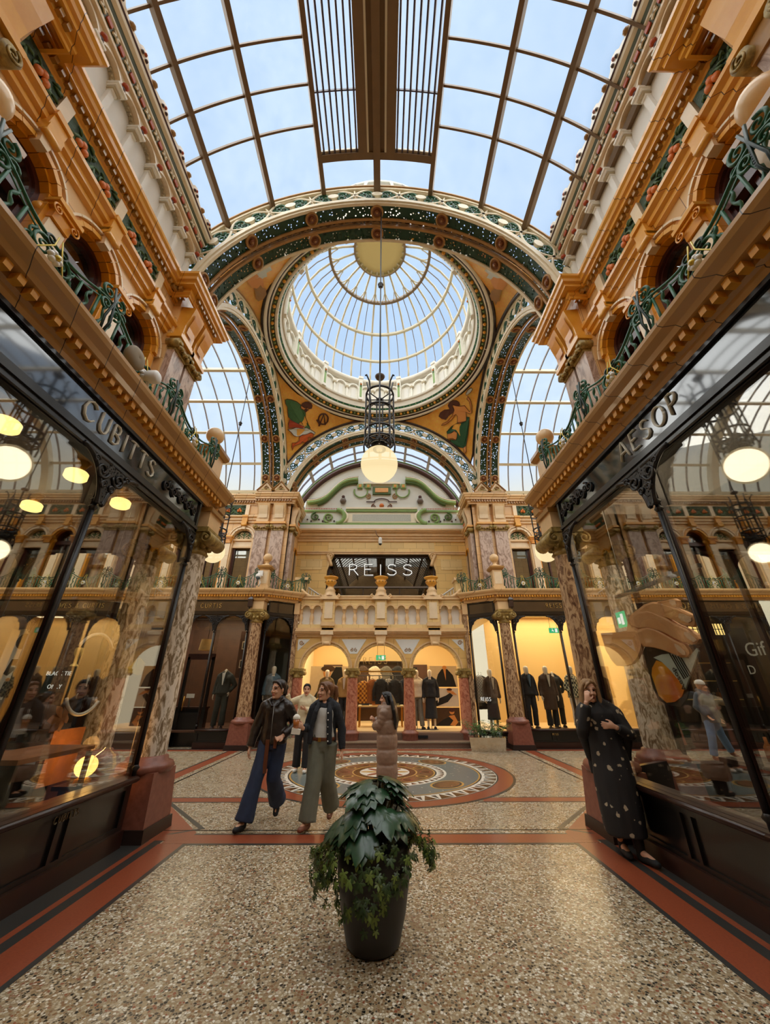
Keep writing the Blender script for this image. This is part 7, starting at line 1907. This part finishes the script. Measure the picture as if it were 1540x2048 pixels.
for x in (-.9, 1.05): m.tube([(x, 14.35, zf), (x, 14.35, zf + 1.62)], .014, 'black_iron', 8); m.box(x - .03, x + .03, 14.15, 14.55, zf, zf + .03, 'black_iron')
obj('rail', m, t)
for i, (nm_, mt, x) in enumerate((('dark shirt', 'cloth_brown', -.7), ('cream knit', 'cloth_cream', -.25), ('grey coat', 'cloth_grey', .2), ('black dress', 'suit_dark', .65))): garment('%s on the back wall rail behind the middle arch' % nm_, (x, 15.6, 2.35), 0, mt, .8)
t = thing('display_table', 'low pale display table with folded clothes inside the middle arch', 'table', (0, 14.9, zf)); m = MB(); m.box(-.8, .8, 14.65, 15.2, zf + .62, zf + .67, 'shop_cream')
for x in (-.75, .75):
    for y in (14.7, 15.15): m.box(x - .025, x + .025, y - .025, y + .025, zf, zf + .62, 'brass')
obj('tabletop', m, t)
for i, mt in enumerate(('cloth_navy', 'cloth_rust', 'cloth_cream', 'cloth_grey')):
    m = MB(); x = -.55 + .37 * i
    for k in range(3): m.box(x - .13, x + .13, 14.75, 15.05, zf + .671 + .04 * k, zf + .708 + .04 * k, mt)
    obj('folded_clothes', m, label='stack of folded %s clothes on the display table' % ('navy', 'rust', 'cream', 'grey')[i], cat='clothes')
garment('striped shirt on a short rail in the right angled window', (3.3, 13.62, 1.95), .2, 'stripe_grey', .8)
garment('dark coat on a short rail in the right angled window', (3.42, 13.75, 1.95), .2, 'suit_dark', 1.0)
# back shelving, doors and posters of the bright shop
t = thing('wall_shelving', 'dark wooden shelving on the back wall behind the middle arch', 'shelf', (0, 17.3, zf)); m = MB()
for x in (-1.0, .9): m.box(x - .03, x + .03, 17.2, 17.5, zf, 2.6, 'dark_wood')
for z in (.8, 1.3, 1.8, 2.3, 2.6): m.box(-1.0, .9, 17.2, 17.5, z, z + .03, 'dark_wood')
m.box(-1.0, .9, 17.5, 17.55, zf, 2.6, 'shop_brown'); obj('shelf', m, t)
for x in (-2.1, 1.6):
    t = thing('wardrobe_panel', 'tall dark panelled recess on the back wall %s of the shelving' % ('left' if x < 0 else 'right'), 'panel', (x, 17.4, zf)); m = MB(); m.box(x - .4, x + .4, 17.4, 17.58, zf, 2.5, 'shop_brown'); m.box(x - .3, x - .05, 17.38, 17.4, zf, 2.4, 'soot'); obj('panel', m, t)
def poster(name, label, x0, x1, y, z0, z1, bg, figs):
    t = thing('poster', label, 'poster', ((x0 + x1) / 2, y, z0)); m = MB(); m.box(x0, x1, y, y + .03, z0, z1, bg); obj('panel', m, t)
    f = MB(); w, h = x1 - x0, z1 - z0
    for k, (mat, pts) in enumerate(figs): f.prism([(x0 + a * w, z0 + b * h) for a, b in pts], y - .003 * (k + 1), y, mat)
    obj('printed_figure', f, t); return t
oval = lambda cx, cy, rx, ry: [(cx + rx * math.cos(2 * PI * i / 14), cy + ry * math.sin(2 * PI * i / 14)) for i in range(14)]
poster('p', 'fashion poster of a person in a black coat in profile, left arch', -2.55, -1.05, 14.6, 1.25, 2.3, 'cloth_cream', [('suit_dark', [(.1, 0), (.2, .25), (.42, .5), (.6, .98), (.75, .98), (.8, .55), (1, .1), (1, 0)]), ('mos_flesh', oval(.4, .78, .09, .15)), ('cloth_brown', oval(.42, .92, .17, .1))])
poster('p', 'lower fashion poster of a dark jacket, left arch', -2.55, -1.05, 14.6, .5, 1.22, 'cloth_white', [('suit_dark', [(.3, 0), (.36, .6), (.5, .85), (.8, .8), (.95, .5), (.9, 0)])])
poster('p', 'fashion poster of a person in an open black blazer, top of the right arch column', 1.75, 2.72, 14.4, 1.62, 2.3, 'cloth_cream', [('suit_dark', [(.15, 0), (.3, .6), (.45, .85), (.65, .85), (.85, .55), (.95, 0)]), ('mos_flesh', [(.5, .85), (.6, .85), (.58, .3)]), ('mos_flesh', oval(.55, .93, .08, .09))])
poster('p', 'fashion poster of a reclining person in black, middle of the right arch column', 1.75, 2.72, 14.4, 1.0, 1.58, 'cloth_white', [('suit_dark', [(.05, .15), (.3, .45), (.55, .6), (.7, .75), (.8, .6), (.6, .25), (.2, .02)]), ('mos_flesh', oval(.68, .85, .09, .12)), ('mos_brown', oval(.68, .93, .1, .07)), ('mos_flesh', [(.72, .7), (.95, .62), (.8, .85), (.76, .8)])])
poster('p', 'fashion poster of a seated person in black on brown, bottom of the right arch column', 1.75, 2.72, 14.4, .42, .97, 'cloth_brown', [('mos_flesh', [(.5, .1), (.62, .55), (.8, .6), (.92, .2), (.8, .0)]), ('suit_dark', [(.1, 0), (.4, .35), (.62, .5), (.75, .3), (.6, 0)]), ('mos_flesh', oval(.72, .78, .09, .15)), ('mos_brown', oval(.72, .88, .12, .12))])
# deep left window: column of photographs, blue banner and sale board
poster('p', 'tall pale poster with four dark suited figures in the deep left window', -12.6, -11.6, 13.2, .6, 3.4, 'cloth_white', [('shop_teal', [(0, 0), (1, 0), (1, .23), (0, .23)]), ('suit_dark', oval(.55, .86, .25, .09)), ('suit_dark', [(.3, .5), (.4, .66), (.6, .66), (.8, .5), (.6, .54), (.45, .48)]), ('suit_dark', [(.4, .26), (.45, .42), (.6, .42), (.65, .26)]), ('mos_flesh', oval(.53, .44, .07, .02)), ('suit_dark', [(.3, .05), (.4, .16), (.65, .16), (.8, .05)])])
t = thing('banner', 'blue hanging banner with a gold heraldic beast in the deep left window', 'banner', (-8.95, 13.9, 1.5)); m = MB(); m.box(-9.5, -8.7, 13.9, 13.93, 1.6, 2.85, 'cloth_navy' if False else 'banner_blue' if 'banner_blue' in MATS else 'cloth_navy'); obj('cloth', m, t)
m = MB(); m.prism([(-9.35, 2.0), (-9.25, 2.2), (-9.3, 2.4), (-9.2, 2.6), (-9.1, 2.65), (-9.05, 2.5), (-9.0, 2.35), (-8.88, 2.4), (-9.0, 2.2), (-8.95, 2.0), (-9.08, 2.1), (-9.15, 2.0), (-9.2, 2.15)], 13.885, 13.9, 'letter_gold'); m.tube([(-9.3, 13.89, 2.2), (-9.42, 13.89, 2.35), (-9.38, 13.89, 2.55)], .025, 'letter_gold', 5); obj('emblem', m, t)
t = thing('sale_board', 'dark green board with white sale lettering and gold trophy in the deep left window', 'sign', (-10.2, 12.9, 1.2)); m = MB(); m.box(-10.75, -9.75, 12.9, 12.93, 1.45, 2.2, 'board_green' if 'board_green' in MATS else 'shop_teal'); obj('board', m, t)
text_obj('lettering', 'BLACK TIE', .17, 'letter_white', face_matrix((-10.25, 12.89, 2.0), (1, 0, 0), (0, 0, 1)), t, .003); text_obj('lettering', 'ONLY', .17, 'letter_white', face_matrix((-10.25, 12.89, 1.62), (1, 0, 0), (0, 0, 1)), t, .003)
m = MB(); m.lathe([(.12, 2.22), (.1, 2.26), (.05, 2.3), (.06, 2.5), (.12, 2.6), (.12, 2.72), (.1, 2.78)], 'letter_gold', (-9.9, 12.95, 0), 14); obj('trophy', m, t)
# exit signs
def exit_sign(label, x, y, z, drop=None, ax='x'):
    t = thing('exit_sign', label, 'sign', (x, y, z)); m = MB(); m.box(x - .17, x + .17, y - .02, y + .02, z - .085, z + .085, 'exit_green'); obj('panel', m, t)
    m = MB(); m.box(x + .03, x + .11, y - .024, y - .02, z - .06, z + .06, 'letter_white'); m.prism([(x - .1, z - .03), (x - .06, z + .03), (x - .02, z + .0), (x - .03, z - .05), (x - .06, z - .01)], y - .024, y - .02, 'letter_white'); m.sphere((x - .06, y - .02, z + .05), .014, 'letter_white', 8); obj('pictogram', m, t)
    if drop:
        m = MB()
        for s in (-1, 1): m.tube([(x + s * .12, y, z + .08), (x + s * .12, y, drop)], .006, 'black_iron', 5)
        obj('hanger', m, t)
exit_sign('green exit sign hanging inside the middle arch', 0, 14.0, 2.55, 3.9); exit_sign('green exit sign hanging in the far right window', 6.05, 13.4, 3.4, 4.2)
t = thing('exit_sign', 'green exit sign reflection modelled inside the right front shop near the column', 'sign', (3.3, 5.2, 2.45)); m = MB(); m.box(3.28, 3.3, 5.02, 5.2, 2.33, 2.53, 'exit_green'); obj('panel', m, t); m = MB(); m.box(3.275, 3.28, 5.05, 5.1, 2.36, 2.5, 'letter_white'); m.box(3.275, 3.28, 5.12, 5.17, 2.38, 2.46, 'letter_white'); obj('pictogram', m, t)  # reflection of an exit sign, built as a glowing panel behind the glass
# ceiling spots
def spot(x, y, z, label, grp, mat='spot_white'):
    t = thing('ceiling_spotlight', label, 'light', (x, y, z), group=grp); m = MB(); m.lathe([(.075, 0), (.075, -.03), (.06, -.03)], 'white_plastic', (x, y, z), 16); obj('ring', m, t); m = MB(); m.lathe([(0, -.02), (.06, -.02)], mat, (x, y, z), 16); obj('lens', m, t)
for i, (x, y) in enumerate(((-2.2, 14.2), (-1.9, 14.2), (-2.0, 14.9), (-1.6, 14.9), (-.8, 14.2), (.9, 14.2), (1.5, 14.9), (1.8, 14.9), (2.1, 14.2))): spot(x, y, 3.89, 'round ceiling spotlight inside the three arches, %s from the left' % ORD[i], 'spotlights of the arched shop')
for i, (x, y) in enumerate(((4.7, 13.5), (5.0, 13.5), (5.3, 14.2), (5.9, 14.2), (6.4, 13.6), (6.8, 14.3))): spot(x, y, 4.19, 'round ceiling spotlight in the far right shop, %s from the left' % ORD[i], 'spotlights of the right shop')
for i, (x, y) in enumerate(((-4.9, 13.5), (-5.3, 13.6), (-9.2, 13.3), (-9.7, 13.3), (-10.4, 13.3), (-11., 13.3))): spot(x, y, 4.19, 'round ceiling spotlight in the far left shops, %s from the crossing' % ORD[i], 'spotlights of the left shops')
def globes(label, x, y, z, r_=.2, grp=None):
    t = thing('pendant_globe', label, 'lamp', (x, y, z), group=grp); m = MB(); m.sphere((x, y, z), r_, 'globe_glow', 20); obj('globe', m, t); m = MB(); m.tube([(x, y, z + r_), (x, y, 4.1)], .008, 'black_iron', 5); obj('cord', m, t)
# hanging paper drum in the left far shop
t = thing('drum_shade', 'tan drum pendant shade in the far left window', 'lamp', (-6.1, 13.4, 3)); m = MB(); m.lathe([(.24, 2.75), (.2, 3.1)], 'wool_tan', (-6.0, 13.5, 0), 24); m.tube([(-6.0, 13.5, 3.1), (-6.0, 13.5, 4.15)], .008, 'black_iron', 5); obj('shade', m, t)
t = thing('toy_facade', 'miniature brick house front with white windows in the far left window', 'display', (-4.65, 13.7, .44)); m = MB(); m.box(-4.95, -4.25, 13.7, 13.85, 1.9, 3.4, 'shop_brown')
for x in (-4.85, -4.6, -4.4):
    for z in (2.2, 2.8): m.box(x, x + .14, 13.68, 13.7, z, z + .26, 'cloth_cream'); m.box(x + .03, x + .11, 13.67, 13.68, z + .03, z + .23, 'suit_dark')
obj('front', m, t)
t = thing('shop_counter', 'black counter inside the doorway of the far left shop', 'counter', (-6.1, 13.3, 0)); m = MB(); m.box(-6.6, -5.55, 13.1, 13.5, .02, 1.0, 'black_paint'); m.box(-6.62, -5.53, 13.06, 13.54, 1.0, 1.05, 'dark_wood'); obj('counter', m, t)
t = thing('shop_screen', 'small white display card on the black counter', 'card', (-6.1, 13.2, 1.05)); m = MB(); m.box(-6.2, -5.95, 13.2, 13.22, 1.3, 1.42, 'paper_white'); m.box(-6.1, -6.05, 13.2, 13.22, 1.05, 1.3, 'grey_metal'); obj('card', m, t)
# yellow lit grid panels and dim shelving in the deep right shop
for i, x in enumerate((11.5, 12.45)):
    t = thing('grid_light', ('yellow lit grid panel in the deep right shop, left one', 'yellow lit grid panel in the deep right shop, right one')[i], 'light', (x, 14.5, 3.4), group=None); w = .85 if i == 0 else .6; m = MB(); m.box(x, x + w, 14.5, 14.53, 3.4, 3.8, 'lamp_warm'); obj('panel', m, t); m = MB()
    for k in range(1, 5): m.box(x + w * k / 5 - .012, x + w * k / 5 + .012, 14.48, 14.5, 3.4, 3.8, 'black_iron')
    m.box(x, x + w, 14.48, 14.5, 3.59, 3.61, 'black_iron'); obj('grid', m, t)
t = thing('display_shelf', 'dim display shelf with bags in the deep right shop', 'shelf', (10.5, 14.6, .44)); m = MB()
for z in (1.2, 1.8, 2.4): m.box(8.8, 12.8, 14.5, 14.9, z, z + .03, 'letter_gold')
obj('shelf', m, t)
for i in range(7):
    m = MB(); x = 9.1 + .52 * i; z = (1.23, 1.83, 2.43)[i % 3]; mt = ('cloth_rust', 'suit_dark', 'wool_tan')[(i * 2) % 3]; m.taper((x, 14.7), .16, .08, .12, .06, z, z + .22, mt); m.tube([(x - .08, 14.7, z + .22), (x - .06, 14.7, z + .34), (x + .06, 14.7, z + .34), (x + .08, 14.7, z + .22)], .01, mt, 6)
    obj('handbag', m, label='%s handbag on the dim shelves of the deep right shop, %s from the left' % (('rust', 'black', 'tan')[(i * 2) % 3], ORD[i]), cat='bag', group='handbags on the dim shelves')
# ------------------------------------------------------------------ left front shop
for i, (x, y) in enumerate(((-3.63, 2.91), (-3.65, 3.86), (-4.91, 4.71), (-3.6, 4.62))):
    t = thing('ceiling_lamp', 'amber drum ceiling lamp inside the left front shop, %s' % ('nearest the viewer', 'above the mullion', 'deepest inside', 'nearest the column')[i], 'lamp', (x, y, 3.9), group='drum lamps of the left shop'); m = MB(); m.lathe([(.0, 3.86), (.1, 3.86), (.12, 3.88), (.12, 3.95), (.1, 3.97)], 'lamp_warm', (x, y, 0), 20); obj('diffuser', m, t); m = MB(); m.lathe([(.05, 3.99), (.08, 4.05), (.1, 4.1)], 'brass', (x, y, 0), 16); obj('mount', m, t)
def table(label, x0, x1, y0, y1, h, top, leg):
    t = thing('display_table', label, 'table', ((x0 + x1) / 2, (y0 + y1) / 2, 0)); m = MB(); m.box(x0, x1, y0, y1, h, h + .04, top); m.box(x0, x1, y0, y1, h * .35, h * .35 + .03, top); obj('tabletop', m, t)
    for x in (x0 + .04, x1 - .04):
        for y in (y0 + .04, y1 - .04): m = MB(); m.box(x - .02, x + .02, y - .02, y + .02, .02, h, leg); obj('leg', m, t)
table('red topped display table inside the left front shop', -3.75, -3.15, 3.9, 4.9, .98, 'cloth_rust', 'black_iron')
table('low wooden display table near the left shop window', -3.9, -3.1, 2.2, 3.6, .5, 'wool_tan', 'black_iron')
t = thing('table_lamp', 'glowing amber cushion shaped table lamp in the left shop window', 'lamp', (-3.35, 5.12, 0)); m = MB(); m.sphere((-3.35, 5.12, .78), .12, 'table_lamp', 18, sx=.9, sz=.9); obj('shade', m, t); m = MB(); m.lathe([(.09, .62), (.08, .66), (.04, .68)], 'brass', (-3.35, 5.12, 0), 16); m.box(-3.55, -3.1, 4.95, 5.3, .58, .62, 'dark_wood'); m.box(-3.5, -3.45, 5.0, 5.05, .02, .58, 'dark_wood'); m.box(-3.2, -3.15, 5.2, 5.25, .02, .58, 'dark_wood'); obj('stand', m, t)
t = thing('orange_screen', 'rust coloured board behind the glowing lamp in the left window', 'panel', (-3.7, 5.3, 0)); m = MB(); m.box(-3.75, -3.72, 4.95, 5.45, .6, 1.15, 'cloth_rust'); obj('board', m, t)
def arc_prop(label, c, r_, a0, a1, mat):
    t = thing('arched_display', label, 'display', c); m = MB(); m.tube([(c[0], c[1] + r_ * math.cos(a0 + (a1 - a0) * i / 14), c[2] + r_ * math.sin(a0 + (a1 - a0) * i / 14)) for i in range(15)], .018, mat, 8); m.tube([(c[0], c[1], c[2] + r_ if a0 < PI and a1 > 0 and a0 >= 0 else c[2] - r_), (c[0], c[1], 4.1)], .002, 'grey_metal', 4); obj('rod', m, t)
arc_prop('upper curved white rod hanging in the left shop window', (-3.4, 4.76, 1.86), .33, rad(35), rad(150), 'paper_white')
arc_prop('lower curved white rod hanging in the left shop window', (-3.4, 4.82, 1.62), .3, rad(205), rad(325), 'paper_white')
t = thing('hanging_leaf', 'large yellow paper leaf hanging in the left shop window', 'decoration', (-3.2, 5.5, 1.9)); m = MB(); leaf_poly(m, (-3.2, 5.15, 1.8), (0, 1, .25), (1, 0, .2), .42, 1, 'iron_gold', .1, 1, .62); m.tube([(-3.2, 5.3, 1.85), (-3.2, 5.3, 4.1)], .002, 'grey_metal', 4); obj('leaf', m, t)
t = thing('paper_flower', 'rust paper flower hanging in the left shop window', 'decoration', (-3.4, 4.5, 1.3)); m = MB()
for k in range(6): leaf_poly(m, (-3.4, 4.56, 1.3), (.2, math.cos(k * 1.05), math.sin(k * 1.05)), (1, 0, .3), .14, 1, 'cloth_rust', .4, 1, .8)
m.tube([(-3.4, 4.56, 1.3), (-3.4, 4.6, 4.1)], .002, 'grey_metal', 4); obj('petals', m, t)
t = thing('glass_cloche', 'clear glass dome in the corner of the left shop window', 'glassware', (-3.25, 5.2, .66)); m = MB(); m.lathe([(.13, .62), (.13, .8), (.1, .9), (.04, .95), (.02, .98)], 'far_glass', (-3.12, 5.05, 0), 20); obj('cloche', m, t)
# ------------------------------------------------------------------ right front shop: big printed hand with bottle standing behind the glass
pbr('print_skin', srgb(242, 182, 122), .5, var=.18, scale=5., col2=srgb(222, 150, 92)); pbr('print_nail', srgb(240, 200, 164), .45); pbr('print_bottle', srgb(34, 20, 14), .4); pbr('print_label', srgb(196, 202, 188), .5); pbr('print_ink', srgb(40, 38, 34), .6)
def amber():
    m, nt, out = new_mat('print_amber'); b = nd(nt, 'ShaderNodeBsdfPrincipled', Roughness=.4); tc = nd(nt, 'ShaderNodeTexCoord'); n = nd(nt, 'ShaderNodeTexNoise', Scale=2.5); r_ = nd(nt, 'ShaderNodeValToRGB')
    r_.color_ramp.elements[0].position = .35; r_.color_ramp.elements[0].color = c4(srgb(214, 96, 14)); r_.color_ramp.elements[1].position = .65; r_.color_ramp.elements[1].color = c4(srgb(248, 176, 34))
    nt.links.new(tc.outputs['Object'], n.inputs['Vector']); nt.links.new(n.outputs['Fac'], r_.inputs[0]); nt.links.new(r_.outputs[0], b.inputs['Base Color']); nt.links.new(b.outputs[0], out.inputs[0])
amber()
t = thing('hand_poster', 'giant cut out print of a hand holding an amber bottle in the right shop window', 'poster', (2.95, 4, 1.4))
def sheet(name, keys, mats, x0, dx=.008):
    m = MB()
    for i, (k, mt) in enumerate(zip(keys, mats)): m.prism(HAND[k], x0 - dx * i, 2.99, mt, 'x')
    return obj(name, m, t)
sheet('bottle', ['bottle', 'amber', 'label'], ['print_bottle', 'print_amber', 'print_label'], 2.975)
# rounded finger relief: layered sheets stepping forward
m = MB(); m.prism(HAND['palm'], 2.95, 2.99, 'print_skin', 'x'); obj('palm', m, t)
def shrink(pts, f):
    cx = sum(p[0] for p in pts) / len(pts); cy = sum(p[1] for p in pts) / len(pts)
    return [(cx + (a - cx) * f, cy + (b - cy) * f) for a, b in pts]
for k, nl, x in (('f4', 'n4', 2.948), ('f3', 'n3', 2.942), ('f2', 'n2', 2.936), ('f1', 'n1', 2.93)):
    m = MB(); A_, B_ = HAND[k], shrink(HAND[k], .86); n = len(A_)
    m.add([(x + .012, a, b) for a, b in A_] + [(x, a, b) for a, b in B_], [(i, (i + 1) % n, n + (i + 1) % n, n + i) for i in range(n)] + [list(range(n, 2 * n))], 'print_skin', False); m.prism(A_, x + .012, 2.99, 'print_skin', 'x')
    f = obj('finger', m, t); m = MB(); m.prism(HAND[nl], x - .003, x + .004, 'print_nail', 'x'); obj('nail', m, f)
a_, b_ = HAND['txt'][0], HAND['txt'][1]; ux = Vector((0, b_[0] - a_[0], b_[1] - a_[1])).normalized(); nrm = Vector((-1, 0, 0)); uz = nrm.cross(ux)
text_obj('lettering', 'Aesop', .085, 'print_ink', face_matrix((2.952, (a_[0] + b_[0]) / 2, (a_[1] + b_[1]) / 2), ux, uz), t, .001)
m = MB(); c_, d_ = HAND['txt'][2], HAND['txt'][3]
for i in range(5):
    o = Vector((2.955, a_[0] + (c_[0] - b_[0]) * (.3 + .13 * i), a_[1] + (c_[1] - b_[1]) * (.3 + .13 * i))); m.tube([tuple(o + ux * .05), tuple(o + ux * (.3 - .02 * i))], .006, 'print_ink', 4)
obj('small_print', m, t, label='rows of fine print')
t = thing('window_lettering', 'small pale lettering on the right shop pane past the mullion', 'lettering', (2.9, 3.05, 1.8))
text_obj('lettering', 'Gif', .14, 'letter_pale', face_matrix((2.9, 3.06, 1.86), (0, -1, 0), (0, 0, 1)), t, .001, align='LEFT'); text_obj('lettering', 'D', .09, 'letter_pale', face_matrix((2.9, 3.1, 1.72), (0, -1, 0), (0, 0, 1)), t, .001, align='LEFT')
t = thing('light_bar', 'grey metal track light bar hanging inside the right front shop', 'light', (3.1, 4.1, 2.65)); m = MB(); m.box(3.08, 3.12, 3.4, 4.8, 2.64, 2.68, 'grey_metal')
for y in (3.6, 4.6): m.tube([(3.1, y, 2.68), (3.1, y, 4.1)], .005, 'grey_metal', 4)
obj('bar', m, t)
table('dark display table inside the right front shop', 3.6, 4.4, 2.6, 4.6, .9, 'dark_wood', 'black_iron')
for i in range(6):
    m = MB(); y = 2.8 + .3 * i; m.lathe([(0, .94), (.04, .94), (.04, 1.06), (.015, 1.1), (.015, 1.15), (0, 1.15)], 'cloth_rust' if i % 2 else 'suit_dark', (3.9, y, 0), 12); obj('bottle', m, label='%s bottle on the dark table in the right front shop, %s from the viewer' % ('brown' if i % 2 else 'black', ORD[i]), cat='bottle', group='bottles on the dark table')
# speaker and cameras on the balconies
t = thing('round_speaker', 'round grey speaker on the left balcony edge', 'speaker', (-2.62, 2.87, 4.75)); m = MB(); m.lathe([(0, -.05), (.1, -.05), (.125, .0), (.125, .03), (.1, .05), (.03, .06), (0, .05)], 'concrete', (-2.6, 2.87, 4.78), 24, ax='x'); m.tube([(-2.66, 2.87, 4.6), (-2.66, 2.87, 4.72)], .015, 'grey_metal', 5); obj('body', m, t)
t = thing('security_camera', 'white dome camera on the left balcony edge beside the round speaker', 'camera', (-2.62, 3.15, 4.75)); m = MB(); m.lathe([(0, -.06), (.06, -.05), (.075, .0), (.075, .08), (.05, .1), (0, .1)], 'white_plastic', (-2.6, 3.16, 4.8), 18, ax='x'); m.tube([(-2.62, 3.16, 4.78), (-2.62, 3.2, 4.62)], .02, 'white_plastic', 6); obj('housing', m, t)
t = thing('security_camera', 'white dome camera on the pedestal above the far left column', 'camera', (-4.1, 12.2, 4.9)); m = MB(); m.box(-4.18, -4.02, 12.24, 12.32, 5.02, 5.2, 'white_plastic'); m.sphere((-4.12, 12.16, 4.98), .1, 'white_plastic', 14); m.sphere((-4.12, 12.14, 4.94), .08, 'cloth_blue', 12); m.tube([(-4.1, 12.2, 4.9), (-4.05, 12.2, 4.75), (-4.1, 12.22, 4.64)], .025, 'white_plastic', 6); obj('housing', m, t)
arealight('shop_light', (3.9, 3.6, 4.0), 1.2, 3., 40, (1, .8, .55)); arealight('shop_light', (-4.2, 3.8, 3.8), 1.6, 3., 14, (1, .68, .35))  # first light (right shop) is added to brighten the printed hand
plight('lamp_light', (-3.35, 5.12, 1.0), 6, (1, .5, .15), .08)
